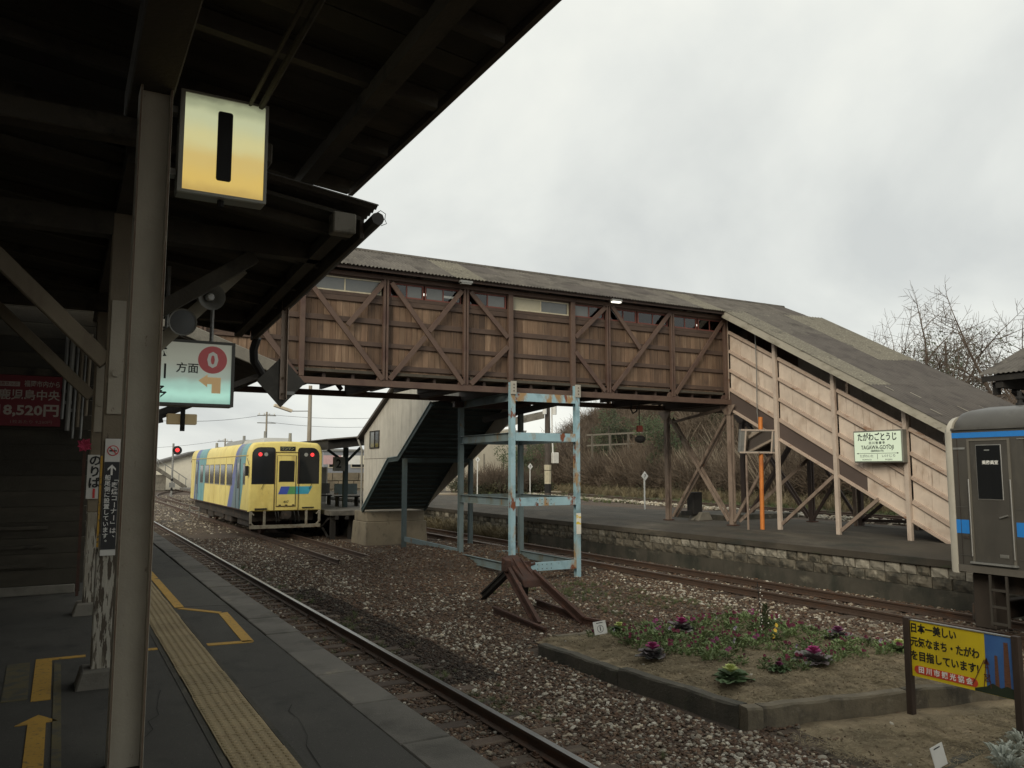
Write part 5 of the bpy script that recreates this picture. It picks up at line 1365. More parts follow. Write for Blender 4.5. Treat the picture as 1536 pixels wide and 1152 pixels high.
# ================================================================== GREY RAILCAR (right)
gc = thing('railcar', 'dark grey railcar with bright blue bands and cream cab end cut off by the frame', 'railcar', (13.47, 7.8, -.92))
GX, GH = 13.47, 1.40
def prof_g(hw, zb_, zs_, top):
    p = [(-hw, zb_), (-hw, zs_)]
    for k in range(1, 9):
        a = math.radians(90 - 11.25 * k); p.append((-hw + (.30) * (1 - math.sin(a)), zs_ + (top - zs_ - .09) * math.cos(a)))
    p += [(-.7, top - .03), (-.35, top - .008), (0, top)]
    return p + [(-x, z) for x, z in reversed(p[:-1])]
def gbody(mb, secs):
    n = len(secs[0][1]); vs = []
    for y, pr in secs: vs += [(GX + x, y, z) for x, z in pr]
    fs = [tuple(range(n - 1, -1, -1)), tuple(range((len(secs) - 1) * n, len(secs) * n))]
    for k in range(len(secs) - 1):
        fs += [(k * n + i, k * n + (i + 1) % n, (k + 1) * n + (i + 1) % n, (k + 1) * n + i) for i in range(n)]
    return mb.add(vs, fs)
MB().box(GX - GH, GX + GH, -12, 7.70, .06, 2.20).build('body', M_greyrc, gc)
gbody(MB(), [(-12, prof_g(GH + .004, 2.2, 2.22, 2.60)), (7.5, prof_g(GH + .004, 2.2, 2.22, 2.60)), (7.63, prof_g(GH - .01, 2.2, 2.22, 2.57)), (7.7, prof_g(GH - .06, 2.2, 2.22, 2.50))]).build('roof', M_greyroof, gc, smooth=True)
gbody(MB(), [(7.70, prof_g(GH + .012, .03, 2.16, 2.52)), (7.78, prof_g(GH + .012, .03, 2.16, 2.50)), (7.84, prof_g(GH - .04, .05, 2.12, 2.44))]).build('cab_front', M_cab, gc, smooth=True)
GS = GX - GH
def gb(y0, y1, z0, z1, x, m, nm, par=None, bev=0): return MB().box(GS - x, GS + .004, y0, y1, z0, z1).build(nm, m, par if par else gc, bevel=bev)
gb(-12, 7.70, 2.195, 2.225, .03, M_greyroof, 'gutter')
gb(-12, 7.70, 2.075, 2.155, .004, M_jrblue, 'blue_band')
gb(7.50, 7.70, .63, .835, .004, M_jrblue, 'blue_panel'); gb(-12, 6.80, .63, .835, .004, M_jrblue, 'blue_panel')
gb(-12, 7.70, .06, .16, .012, mat('grey_sill', (.10, .09, .075), .6), 'body_sill')
dr = gb(6.865, 7.425, .225, 2.02, .006, M_greyrc, 'crew_door', bev=.003)
fr = MB()
for a in ((6.825, 6.86, .2, 2.05), (7.43, 7.465, .2, 2.05), (6.86, 7.43, 2.022, 2.05)): fr.box(GS - .016, GS + .002, a[0], a[1], a[2], a[3])
fr.build('door_frame', mat('grey_jamb', (.125, .115, .095), .5), gc)
gb(6.80, 7.49, .195, .222, .05, M_galv, 'door_step')
arch_g = []
MB().box(GS - .012, GS, 6.955, 7.335, 1.145, 1.965).build('pane_frame', M_steel, dr, bevel=.004)
MB().box(GS - .016, GS - .010, 6.967, 7.323, 1.16, 1.953).build('pane', M_blkglass, dr)
text('乗務員室', .055, (GS - .018, 7.12, 1.70), -Y_, Z_, M_inkw, dr, .015, width=.24, vfit=.06)
MB().box(GS - .019, GS - .0165, 7.12, 7.20, 1.875, 1.89).build('number_strip', M_inkgrey, dr)
for y in (6.835, 7.455): MB().cyl((GS - .035, y, .3), (GS - .035, y, 1.45), .011, n=7).build('handrail', M_steel, gc)
MB().beam((GS - .03, 6.90, .93), (GS - .03, 7.02, .89), .018, .022).build('door_handle', M_steel, dr)
MB().box(GS - .012, GS - .004, 6.93, 7.06, .31, .36).box(GS - .016, GS - .011, 6.94, 7.05, .318, .352).build('door_vent', M_steel, dr)
MB().box(GS - .009, GS, 7.51, 7.60, .55, .59).build('small_hatch', M_under, gc)
gb(-12, 6.6, .2, 2.0, .003, M_greyrc, 'side_panel')
for y in (6.62, 7.62): gb(y, y + .008, .17, 2.06, .006, M_under, 'panel_seam')
for z in (.30, 1.02): gb(6.62, 6.79, z, z + .012, .008, M_greyroof, 'side_bead'); gb(7.50, 7.69, z, z + .012, .008, M_greyroof, 'side_bead')
gb(7.50, 7.69, 1.9, 1.93, .012, M_galv, 'lamp_bracket')
for y in (4.6, 2.9, -.9, -2.6, -4.3, -6.0, -9.4):
    f = gb(y, y + 1.35, 1.05, 1.85, .012, M_galv, 'window_frame'); MB().box(GS - .016, GS - .011, y + .04, y + 1.31, 1.09, 1.81).build('pane', M_blkglass, f)
gb(-12, 6.72, 2.03, 2.045, .012, M_steel, 'drip_rail')
MB().cyl((12.9, 7.1, 2.45), (12.9, 7.1, 2.62), .06, n=10).cyl((12.9, 7.1, 2.62), (12.9, 7.1, 2.68), .035, n=10).cyl((12.9, 7.1, 2.68), (12.9, 7.1, 2.72), .055, n=10).cyl((12.9, 7.1, 2.72), (12.9, 7.1, 2.80), .03, n=10).build('roof_whistle', M_rubber, gc)
MB().box(12.5, 14.4, -12, 7.4, -.25, .06).build('underframe', M_under, gc)
for sx in (12.62, 14.32):
    MB().box(sx - .09, sx + .09, 3.9, 7.0, -.68, -.3).build('bogie_frame', M_under, gc, bevel=.03)
for yy in (4.3, 6.5):
    MB().cyl((12.9, yy, -.5), (14.04, yy, -.5), .08, n=8).cyl((12.86, yy, -.5), (13.0, yy, -.5), .42, n=20).cyl((13.94, yy, -.5), (14.08, yy, -.5), .42, n=20).build('wheelset', M_rust, gc)
    MB().box(12.5, 12.64, yy - .14, yy + .14, -.62, -.36).build('axle_box', M_under, gc, bevel=.02)
sp = MB()
for k in range(7): sp.lathe([(.10, -.62 + k * .05), (.115, -.6 + k * .05), (.10, -.58 + k * .05)], (12.55, 5.4, 0), n=10)
sp.build('bogie_spring', M_under, gc)
ld = MB().box(12.06, 12.09, 6.98, 7.01, -.68, .05).box(12.06, 12.09, 7.22, 7.25, -.68, .05)
for z in (-.66, -.42, -.18): ld.box(12.05, 12.10, 7.01, 7.22, z, z + .03)
ld.build('step_ladder', mat('grimy_ladder', (.042, .036, .028), .8), gc)
MB().box(12.35, 12.7, 7.35, 7.68, -.80, .02).build('rail_guard', mat('rusty_guard', (.036, .027, .02), .85), gc, bevel=.02)
MB().box(12.4, 14.5, 7.55, 7.75, -.72, -.45).build('snow_plough', M_under, gc, bevel=.02)

# ================================================================== BUFFER STOP
bs = thing('buffer_stop', 'rusty rail-built buffer stop with splayed legs in front of the blue tower', 'buffer stop', (7.5, 12.6, -1))
def railbar(p, q, m=M_rust, nm='leg', h=.13):
    p, q = Vector(p), Vector(q); d = (q - p).normalized()
    s = Vector((1, 0, 0)); s = (s - d * s.dot(d)).normalized(); u = d.cross(s)
    if u.z < 0: u = -u
    mb = MB().beam(p + u * h * .42, q + u * h * .42, .065, .035, s).beam(p, q, .018, h * .7, s).beam(p - u * h * .45, q - u * h * .45, .12, .02, s)
    return mb.build(nm, m, bs)
railbar((6.99, 13.3, -.94), (6.90, 11.35, -.99), nm='base_rail')
railbar((8.02, 13.5, -.92), (7.98, 12.1, -.96), nm='base_rail')
railbar((7.22, 13.2, -.20), (7.02, 11.75, -.96))
railbar((7.62, 12.95, -.28), (7.90, 11.75, -.95))
railbar((7.90, 11.80, -.965), (8.02, 11.2, -.97), nm='bent_rail_foot')
railbar((7.35, 13.2, -.16), (7.30, 14.35, -.86), M_black)
railbar((7.55, 13.1, -.25), (8.02, 14.0, -.85), M_black)
MB().hexa([(7.28, 13.38, -.17), (7.56, 13.34, -.17), (7.76, 12.72, -.50), (7.30, 12.72, -.50), (7.26, 13.40, .02), (7.52, 13.36, .02), (7.72, 12.76, -.37), (7.29, 12.76, -.37)]).build('head_plate', M_rust, bs, bevel=.015)
MB().hexa([(7.14, 13.30, -.25), (7.26, 13.26, -.25), (7.26, 13.1, -.25), (7.14, 13.1, -.25), (7.15, 13.30, .0), (7.25, 13.26, .0), (7.25, 13.1, -.05), (7.15, 13.1, -.05)]).build('clamp', M_rust, bs, bevel=.01)
for k in (-.1, .06): MB().beam((7.44 + k, 13.2, -.03), (7.50 + k * 1.25, 12.80, -.375), .03, .03).build('head_rib', M_rust, bs)
MB().cyl((7.55, 13.25, -.2), (7.86, 13.3, -.16), .026, n=7).box(7.6, 7.72, 13.2, 13.32, -.3, -.1).build('head_bolt', M_rust, bs)

# ================================================================== FLOWER BED
bed = thing('flower_bed', 'square concrete-edged flower bed filled with straw-coloured soil', 'flower bed', (8.2, 8, -1.05))
kr = random.Random(31)
def kerb(p, q, w_, z0, z1a, z1b, m=M_dkconc, mm=None):
    p, q = Vector((*p, 0)), Vector((*q, 0)); d = (q - p).normalized(); s = Vector((-d.y, d.x, 0)) * w_ / 2
    n = max(3, int((q - p).length / .12)); vs = []
    for k in range(n + 1):
        f = k / n; c = p.lerp(q, f); zt = z1a + (z1b - z1a) * f + .018 * mnoise.noise(Vector((c.x * 2.3, c.y * 2.3, 1))) + kr.uniform(-.006, .006)
        j_ = lambda: s * kr.uniform(-.07, .07)
        vs += [c - s + Z_ * z0, c - s + j_() + Z_ * (zt - .02 + kr.uniform(-.006, .004)), c - s * .8 + j_() + Z_ * zt, c + s * .8 + j_() + Z_ * zt, c + s + j_() + Z_ * (zt - .02), c + s + Z_ * z0]
    fs = [(0, 1, 2, 3, 4, 5), tuple(n * 6 + i for i in (5, 4, 3, 2, 1, 0))]
    for k in range(n):
        for i in range(5): fs.append((k * 6 + i, k * 6 + i + 1, (k + 1) * 6 + i + 1, (k + 1) * 6 + i))
    MB().add(vs, fs).build('kerb_stone', m, bed)
mk = mat('mossy_kerb_concrete', (.085, .076, .058), .95, [((.045, .042, .032), 3, .45, .65, (1, 1, 1)), ((.16, .14, .105), 5, .58, .74, (1, 1, .5)), ((.06, .065, .035), 9, .6, .72, (1, 1, 1))], .7, 25, var=.25)
mk2 = mat('tan_kerb_concrete', (.145, .122, .085), .95, [((.07, .06, .045), 4, .5, .66, (1, 1, .6)), ((.2, .175, .13), 8, .6, .74, (1, 1, 1))], .7, 25, var=.25)
kerb((6.07, 10.05), (6.13, 8.28), .15, -1.3, -.835, -.84, mk); kerb((6.12, 8.25), (6.22, 6.36), .15, -1.3, -.80, -.79, mk)
kerb((6.15, 6.285), (6.33, 6.25), .17, -1.3, -.785, -.785, mk2); kerb((6.34, 6.26), (8.15, 5.93), .15, -1.3, -.79, -.79, mk2); kerb((8.17, 5.925), (10.25, 5.6), .15, -1.3, -.79, -.8, mk2)
kerb((6.45, 10.35), (8.3, 10.42), .14, -1.3, -.83, -.83, mk2); kerb((8.33, 10.42), (10.2, 10.2), .14, -1.3, -.83, -.82, mk2)
kerb((10.22, 10.15), (10.2, 8.0), .14, -1.3, -.82, -.80, mk2); kerb((10.2, 7.97), (10.28, 5.7), .14, -1.3, -.80, -.79, mk2)
def soilz(x, y):
    d = min(x - 6.15, 10.2 - x, (y - 6.05), 10.35 - y)
    return -.86 + .10 * sstep(.0, .9, d) + .05 * fbm(x, y, .30) + .03 * fbm(x + 7, y, 1)
n_ = 96
vs = []
for j in range(n_ + 1):
    for i in range(n_ + 1):
        u, v = i / n_, j / n_
        x0 = 6.26 + (6.12 - 6.26) * v; y0 = 6.27 - .56 * u + (10.35 - (6.27 - .56 * u)) * v
        x = x0 + (10.2 - x0) * u
        vs.append((x, y0, soilz(x, y0)))
so = MB().add(vs, [(j * (n_ + 1) + i, j * (n_ + 1) + i + 1, (j + 1) * (n_ + 1) + i + 1, (j + 1) * (n_ + 1) + i) for j in range(n_) for i in range(n_)]).build('soil', M_soil, bed, smooth=True)
# bare straw-littered earth in front of the bed
vs = []
for j in range(31):
    for i in range(41):
        x, y = 6.1 + i * .2, 2.2 + j * .13
        e_ = min(1, (x - 6.1) / .9, (6.35 - (x - 6.2) * .17 + .1 - y) / .3 if y > 5 else 1)
        vs.append((x, y, gz(x, y) + .035 - .09 * (1 - sstep(0, 1, max(0, e_ + .5 * fbm(x, y, .8))))))
MB().add(vs, [(j * 41 + i, j * 41 + i + 1, (j + 1) * 41 + i + 1, (j + 1) * 41 + i) for j in range(30) for i in range(40)]).build('bare_earth', M_soil, smooth=True, kind='structure')

# plants
def leaf_quad(mb, c, d, l, w_, up=.3, fold=.3):
    d = Vector(d).normalized(); s = d.cross(Z_).normalized() * w_ / 2
    c = Vector(c); m_ = c + d * l * .55 + Z_ * l * up; t = c + d * l + Z_ * l * (up * .9 - fold)
    mb.add([c, m_ - s, t, m_ + s], [(0, 1, 2), (0, 2, 3)])
def petal_flower(c, r, rnd_):
    mb = MB(); c = Vector(c)
    n = Vector((rnd_.uniform(-.4, .2), -1, rnd_.uniform(.2, .9))).normalized(); a = n.orthogonal().normalized(); b = n.cross(a)
    for k in range(5):
        t = 2 * PI * k / 5 + rnd_.uniform(-.2, .2); u = a * math.cos(t) + b * math.sin(t); v = n.cross(u)
        rr_ = r * rnd_.uniform(.85, 1.15)
        mb.add([c, c + u * rr_ * .6 - v * rr_ * .5 + n * .006, c + u * rr_ + n * rnd_.uniform(-.008, .01), c + u * rr_ * .6 + v * rr_ * .5 + n * .006], [(0, 1, 2), (0, 2, 3)])
    return mb
def pansy(seed, fm, org, lab):
    r = random.Random(seed)
    t = thing('pansy_plant', lab, 'plant', org, 'pansies in the flower bed')
    o = Vector(org); mb = MB()
    for k in range(70):
        a = r.uniform(0, 2 * PI); rad = r.uniform(0, .10); e_ = r.uniform(.0, .10)
        leaf_quad(mb, o + Vector((math.cos(a) * rad, math.sin(a) * rad, e_)), (math.cos(a + r.uniform(-1, 1)), math.sin(a + r.uniform(-1, 1)), r.uniform(.0, .8)), r.uniform(.035, .07), r.uniform(.018, .034), r.uniform(.1, .5), r.uniform(0, .3))
    mb.build('foliage', M_leaf, t)
    for k in range(r.choice((1, 2, 2))):
        a = r.uniform(0, 2 * PI)
        petal_flower(o + Vector((math.cos(a) * .05, math.sin(a) * .05 - .02, r.uniform(.12, .17))), r.uniform(.022, .031), r).build('flower', fm, t)
    return t
fmats = [(M_burg, 'bushy pansy plant with dark red flowers in the flower bed soil'), (M_burg, 'bushy pansy plant with dark red flowers in the flower bed soil'), (M_mag, 'bushy pansy plant with bright magenta flowers in the flower bed soil'), (M_paleviolet, 'bushy pansy plant with white and violet flowers in the flower bed soil')]
protos = [pansy(100 + k, fmats[k % 4][0] if k != 3 else M_paleviolet, (6.9 + .25 * k, 9.2, soilz(6.9 + .25 * k, 9.2)), fmats[k % 4][1]) for k in range(4)]
protos += [pansy(200 + k, M_burg, (8.0 + .3 * k, 8.3, soilz(8 + .3 * k, 8.3)), fmats[0][1]) for k in range(3)]
rp = random.Random(77)
spots = []
tries = 0
while len(spots) < 140 and tries < 8000:
    tries += 1
    x, y = rp.uniform(6.75, 10.1), rp.uniform(6.9, 10.15)
    # diamond of planting seen from the platform: keep the near and left corners bare
    if y < 6.85 + max(0, (7.4 - x)) * 2.2: continue
    if y > 10.0 and x < 7: continue
    if (x - 7.9) ** 2 + (y - 7.75) ** 2 < .08: continue
    if any((x - a) ** 2 + (y - b) ** 2 < .175 ** 2 for a, b in spots): continue
    spots.append((x, y))
LMK = [(7.0, 9.75, 'near the white numbered card'), (6.8, 7.4, 'around the front yellow-hearted kale'), (9.6, 9.6, 'around the back right yellow-hearted kale'), (9.85, 7.0, 'beside the post of the yellow board'), (6.7, 8.5, 'around the left purple kale'),
       (8.0, 9.6, 'around the back purple kale'), (9.5, 8.1, 'around the dull purple kale'), (8.2, 7.1, 'around the largest purple kale'), (7.4, 7.3, 'between the two front kales'), (8.75, 8.5, 'around the fairy light string'), (7.5, 8.5, 'in the middle of the bed')]
KCOL = ['bushy dark red flowered', 'bushy dark red flowered', 'bushy bright magenta flowered', 'bushy white and violet flowered', 'bushy dark red flowered', 'bushy dark red flowered', 'bushy dark red flowered']
for q in range(7):
    pp = ORG[protos[q]]
    protos[q]['label'] = '%s pansy plant %s' % (KCOL[q], min(LMK, key=lambda w_: (w_[0] - pp.x) ** 2 + (w_[1] - pp.y) ** 2)[2])
for x, y in spots:
    k = rp.choices(range(7), (20, 20, 9, 14, 20, 20, 20))[0]
    s_ = rp.uniform(.75, 1.25)
    near = min(LMK, key=lambda q: (q[0] - x) ** 2 + (q[1] - y) ** 2)[2]
    dup(protos[k], (x, y, soilz(x, y) - .005), rp.uniform(-.9, .9), '%s pansy plant %s' % (KCOL[k], near), s_)
def kale(org, mo, mc, lab, s_=1.0, seed=1):
    r = random.Random(seed); o = Vector(org)
    t = thing('ornamental_kale', lab, 'plant', org, 'ornamental kale in the flower bed')
    mb = MB()
    for ring, (n, l, wd, el, z) in enumerate(((11, .17, .13, .1, .05), (10, .14, .12, .35, .07), (9, .11, .10, .6, .08))):
        for k in range(n):
            a = 2 * PI * k / n + ring * .3 + r.uniform(-.2, .2); d = Vector((math.cos(a), math.sin(a), el)).normalized(); sd_ = Vector((-math.sin(a), math.cos(a), 0))
            L_, W_ = l * s_ * r.uniform(.65, 1.25), wd * s_ * r.uniform(.7, 1.2)
            c = o + Z_ * z * s_ * .8
            pts = [c, c + d * L_ * .5 - sd_ * W_ * .45 + Z_ * .015, c + d * L_ * .85 - sd_ * W_ * .4 - Z_ * r.uniform(-.02, .02), c + d * L_ - sd_ * W_ * .1 - Z_ * r.uniform(0, .03), c + d * L_ + sd_ * W_ * .15 - Z_ * r.uniform(0, .03), c + d * L_ * .85 + sd_ * W_ * .4 - Z_ * r.uniform(-.02, .02), c + d * L_ * .5 + sd_ * W_ * .45 + Z_ * .015, c + d * L_ * .5 - Z_ * .01]
            mb.add(pts, [(0, 1, 7), (1, 2, 7), (2, 3, 7), (3, 4, 7), (4, 5, 7), (5, 6, 7), (6, 0, 7)])
    mb.build('outer_leaves', mo, t)
    mb = MB()
    for ring, (n, l, el, z) in enumerate(((9, .09, .5, .10), (8, .07, .9, .12), (6, .045, 2.2, .13))):
        for k in range(n):
            a = 2 * PI * k / n + ring * .4; leaf_quad(mb, o + Z_ * z * s_, (math.cos(a), math.sin(a), el), l * s_, .065 * s_, .15, .1)
    mb.build('heart_leaves', mc, t)
for k, (x, y, mo, mc, s_, lab) in enumerate((
    (7.29, 9.9, M_kgreen, M_kyel, 1.1, 'pale yellow-hearted kale at the back left corner beside the white card'),
    (6.70, 7.02, M_kgreen, M_kyel, 1.25, 'pale yellow-hearted kale nearest the front corner of the flower bed'),
    (9.6, 9.15, M_kgreen, M_kyel, .95, 'pale yellow-hearted kale at the back edge beside the little conifer'),
    (9.75, 7.1, M_kgreen, M_kyel, 1.15, 'pale yellow-hearted kale half hidden behind the yellow board post'),
    (6.66, 8.35, M_kpurple, M_kcore, 1.3, 'purple-leaved kale with magenta heart near the left kerb'),
    (8.0, 9.35, M_kpurple, M_kcore, 1.3, 'purple-leaved kale with magenta heart at the middle of the back row'),
    (9.55, 7.9, M_kpurple, mat('dull_purple_heart', (.17, .04, .11), .7), 1.2, 'dull purple kale near the right end of the flower bed'),
    (8.08, 7.05, M_kpurple, M_kcore, 1.35, 'largest purple kale with magenta heart at the front right of the flower bed'),
    (7.42, 6.98, M_kgreen, M_mag, .7, 'small magenta-hearted kale at the front between the two larger kales'))):
    kale((x, y, soilz(x, y)), mo, mc, lab, s_, k + 5)
# fairy lights, small conifer and yellow flower
cd = thing('fairy_light_string', 'upright string of tiny white fairy lights in the flower bed', 'lights', (8.75, 8.55, soilz(8.75, 8.55)))
zz0 = soilz(8.75, 8.55)
MB().tube([(8.75, 8.55, zz0), (8.76, 8.55, zz0 + .3), (8.72, 8.56, zz0 + .75)], .006, 5).build('light_wire', M_rubber, cd)
r = random.Random(4)
for k in range(16):
    z = zz0 + .06 + k * .042
    MB().sphere((8.75 + r.uniform(-.025, .025), 8.54 + r.uniform(-.02, .02), z), .008, 6, 4).build('bulb', M_bulb, cd)
for k in range(8):
    MB().sphere((8.85 + r.uniform(0, .3), 8.4 + r.uniform(-.1, .2), zz0 + .1 + r.uniform(0, .3)), .009, 6, 4).build('bulb', M_bulb, cd)
cf = thing('dwarf_conifer', 'small dark dwarf conifer beside the fairy lights in the flower bed', 'plant', (9.05, 8.75, soilz(9.05, 8.75)))
mb = MB(); oz = soilz(9.05, 8.75)
for k in range(260):
    h = r.uniform(.02, .38); rad = .11 * (1 - h / .42) * r.uniform(.3, 1); a = r.uniform(0, 2 * PI)
    leaf_quad(mb, (9.05 + math.cos(a) * rad * .6, 8.75 + math.sin(a) * rad * .6, oz + h), (math.cos(a), math.sin(a), .8), .05, .018, .3, 0)
mb.build('foliage', M_ever, cf)
MB().cyl((9.05, 8.75, oz - .02), (9.05, 8.75, oz + .3), .012, .005, 6).build('stem', M_bark, cf)
yf = thing('yellow_pansy_plant', 'yellow flowering pansy beside the fairy lights in the flower bed', 'plant', (8.72, 8.3, soilz(8.72, 8.3)))
mb = MB(); oz = soilz(8.72, 8.3)
for k in range(30):
    a = r.uniform(0, 2 * PI); leaf_quad(mb, (8.72 + math.cos(a) * .03, 8.3 + math.sin(a) * .03, oz + r.uniform(0, .1)), (math.cos(a), math.sin(a), .5), .05, .02, .3, .1)
mb.build('foliage', M_leaf, yf)
for k in range(3): petal_flower((8.70 + .03 * k, 8.27, oz + .08 + .07 * k), .034, r).build('flower', M_yelpet, yf)
# numbered cards
def card(x, y, lab, num, rz=-.15):
    z = max(soilz(x, y), -1.05) if 6.1 < x < 10.3 and y > 6 else -1.03
    t = thing('number_card', lab, 'card', (x, y, z), 'numbered cards at the flower beds')
    MB().cyl((x, y + .01, z - .05), (x, y + .01, z + .12), .006, n=5).build('card_stick', M_galv, t)
    rd, ud = Vector((math.cos(rz), math.sin(rz), .10)).normalized(), Vector((.0, .2, 1)).normalized()
    nn_ = rd.cross(ud).normalized(); ud = nn_.cross(rd)
    MB().prism([(-.10, -.09), (.10, -.09), (.10, .09), (-.10, .09)], (x, y, z + .15), rd, ud, nn_, -.002, .002).build('card_face', M_whiteplate, t)
    c0 = Vector((x, y, z + .15)) - ud * .015 + nn_ * .0035
    ring = MB(); pts = [c0 + rd * .05 * math.cos(2 * PI * k / 24) + ud * .05 * math.sin(2 * PI * k / 24) for k in range(24)]; pin = [c0 + rd * .044 * math.cos(2 * PI * k / 24) + ud * .044 * math.sin(2 * PI * k / 24) for k in range(24)]
    if num: ring.add(pts + pin, [(k, (k + 1) % 24, 24 + (k + 1) % 24, 24 + k) for k in range(24)]).build('printed_ring', M_ink, t)
    if num: text(num, .09, c0, rd, ud, M_ink, t, .02, name='numeral')
    MB().prism([(-.05, .062), (.05, .062), (.05, .072), (-.05, .072)], (x, y, z + .15), rd, ud, nn_, .002, .0032).build('printed_line', M_ink, t)
card(6.84, 9.75, 'white card with circled number 1 at the back left of the flower bed', '1')
card(6.80, 4.62, 'white card at the near corner of the second bed cut by the frame', '', .1)
# second bed at the corner of the picture
b2 = thing('flower_bed', 'second concrete-edged flower bed with silvery plants at the near right corner', 'flower bed', (7.6, 4.3, -1.05))
bed = b2
kerb((6.85, 4.60), (8.0, 4.78), .12, -1.3, -.97, -.97, mk); kerb((8.02, 4.785), (9.6, 5.0), .12, -1.3, -.97, -.97, mk)
MB().hexa([(6.85, 3.0, -1.2), (9.6, 3.0, -1.2), (9.6, 4.95, -1.2), (6.85, 4.55, -1.2), (6.85, 3.0, -1.0), (9.6, 3.0, -1.0), (9.6, 4.95, -1.0), (6.85, 4.55, -1.0)]).build('soil', M_soil, b2)
def silver(org, seed):
    r = random.Random(seed); o = Vector(org)
    t = thing('silver_leaf_plant', 'silvery dusty-leaved plant in the second bed at the near corner', 'plant', org, 'silver-leaved plants in the second bed')
    mb = MB()
    for k in range(70):
        a = r.uniform(0, 2 * PI); leaf_quad(mb, o + Vector((math.cos(a) * r.uniform(0, .08), math.sin(a) * r.uniform(0, .08), r.uniform(.02, .12))), (math.cos(a), math.sin(a), r.uniform(.1, 1.2)), r.uniform(.06, .12), r.uniform(.015, .04), .3, .2)
    mb.build('foliage', M_silver, t)
    return t
s_0 = silver((7.35, 4.40, -1.0), 1)
for x, y in ((7.62, 4.48), (7.5, 4.2), (7.85, 4.35), (7.2, 4.25), (7.95, 4.55)): dup(s_0, (x, y, -1.0), rp.uniform(0, 6), None, rp.uniform(.8, 1.1))
o_ = pansy(301, M_yelpet, (7.72, 4.22, -1.0), 'orange-yellow flowering plant in the second bed at the near corner'); o_['group'] = 'flowers in the second bed'

# ================================================================== YELLOW TOWN BOARD
yb_ = thing('town_board', 'yellow Japanese slogan board with printed chimneys on two dark posts', 'sign', (8.03, 5.2, -1.08))
BX = 8.03
MB().box(BX - .0, BX + .02, 4.60, 5.72, -.58, -.005).build('board', M_signy, yb_)
for y in (5.74, 4.60): MB().box(BX - .03, BX + .035, y - .035, y + .035, -1.3, .02).build('post', M_brownpost, yb_, bevel=.004)
MB().box(BX - .012, BX + .03, 4.6, 5.72, -.004, .006).build('top_rail', M_galv, yb_)
def yt(s, y, z, size, m=M_ink, bold=.025, width=None): text(s, size, (BX - .003, y, z), -Y_, Z_, m, yb_, bold, width)
yt('日本一美しい', 5.445, -.085, .105, width=.50)
yt('元気なまち・たがわ', 5.335, -.228, .105, width=.74)
yt('を目指しています!', 5.345, -.370, .105, width=.73)
rpoly = []
for cy, a0 in ((.30, -90), (-.30, 90)):
    for k in range(9):
        a = math.radians(a0 + 22.5 * k); rpoly.append((cy + .042 * math.cos(a), .042 * math.sin(a)))
MB().prism(rpoly, (BX - .001, 5.335, -.505), -Y_, Z_, X_, -.003, .0005).build('red_band', M_redband, yb_)
text('田 川 市 観 光 協 会', .07, (BX - .006, 5.335, -.505), -Y_, Z_, M_inkw, yb_, .025, .58)
MB().box(BX - .003, BX + .001, 4.625, 4.905, -.575, -.008).build('printed_sky', M_signblue, yb_)
for y, z1, w0, w1 in ((4.70, -.06, .034, .02), (4.80, -.20, .022, .014)):
    MB().prism([(-w0, -.57), (w0, -.57), (w1, z1), (-w1, z1)], (BX - .003, y, 0), -Y_, Z_, X_, -.002, .0005).build('printed_chimney', M_brickprint, yb_)
MB().prism([(.09, -.578), (-.28, -.578), (-.28, -.48), (-.2, -.47), (-.12, -.5), (-.03, -.47), (.02, -.52), (.09, -.53)], (BX - .0055, 4.625 - .0, 0), Y_ * -1, Z_, X_, -.001, .0005).build('printed_trees', M_darkgreenprint, yb_) if False else None
MB().prism([(-.26, -.576), (.135, -.576), (.135, -.49), (.06, -.47), (0, -.50), (-.08, -.47), (-.14, -.51), (-.26, -.55)], (BX - .0055, 4.765, 0), -Y_, Z_, X_, -.001, .0005).build('printed_trees', M_darkgreenprint, yb_)
hd = MB()
for p, q in (((.0, -.24), (-.035, -.52)), ((.0, -.24), (.035, -.52)), ((-.02, -.26), (-.15, -.52)), ((-.03, -.40), (.03, -.40)), ((-.03, -.46), (.035, -.46)), ((-.03, -.40), (.03, -.46)), ((.03, -.40), (-.03, -.46)), ((-.02, -.33), (.02, -.33))):
    hd.beam((BX - .0075, 4.895 - p[0], p[1]), (BX - .0075, 4.895 - q[0], q[1]), .002, .007, (1, 0, 0))
hd.prism([(-.03, -.30), (.03, -.30), (.0, -.235)], (BX - .0075, 4.895, 0), -Y_, Z_, X_, -.001, .001)
hd.build('printed_headframe', mat('printed_rust', (.10, .035, .025), .55), yb_)

# ================================================================== ISLAND PLATFORM FURNITURE
mr_ = thing('platform_mirror', 'orange pole with a tilted rectangular train mirror before the stairway', 'mirror', (16.45, 15.9, 0))
MB().cyl((16.45, 15.9, 0), (16.5, 15.9, 3.0), .058, n=12).build('pole', M_orange, mr_, smooth=True)
MC = Vector((16.30, 15.80, 2.34)); mR = Vector((.97, -.20, 0)).normalized(); mU = Vector((0, -.15, 1)).normalized(); mN = mR.cross(mU).normalized()
mU = mN.cross(mR).normalized()
MB().prism([(-.56, -.31), (.56, -.31), (.56, .31), (-.56, .31)], MC, mR, mU, mN, -.1, .0).build('mirror_case', M_galv, mr_, bevel=.008)
MB().prism([(-.40, -.26), (.40, -.26), (.40, .26), (-.40, .26)], MC, mR, mU, mN, .002, .008).build('mirror_glass', M_mirror, mr_)
fr = MB()
for a in ((-.56, .56, .28, .32), (-.56, .56, -.32, -.28), (-.43, -.40, -.28, .28), (.40, .43, -.28, .28)):
    fr.prism([(a[0], a[2]), (a[1], a[2]), (a[1], a[3]), (a[0], a[3])], MC, mR, mU, mN, .0, .02)
fr.build('mirror_rim', M_pinkpost, mr_)
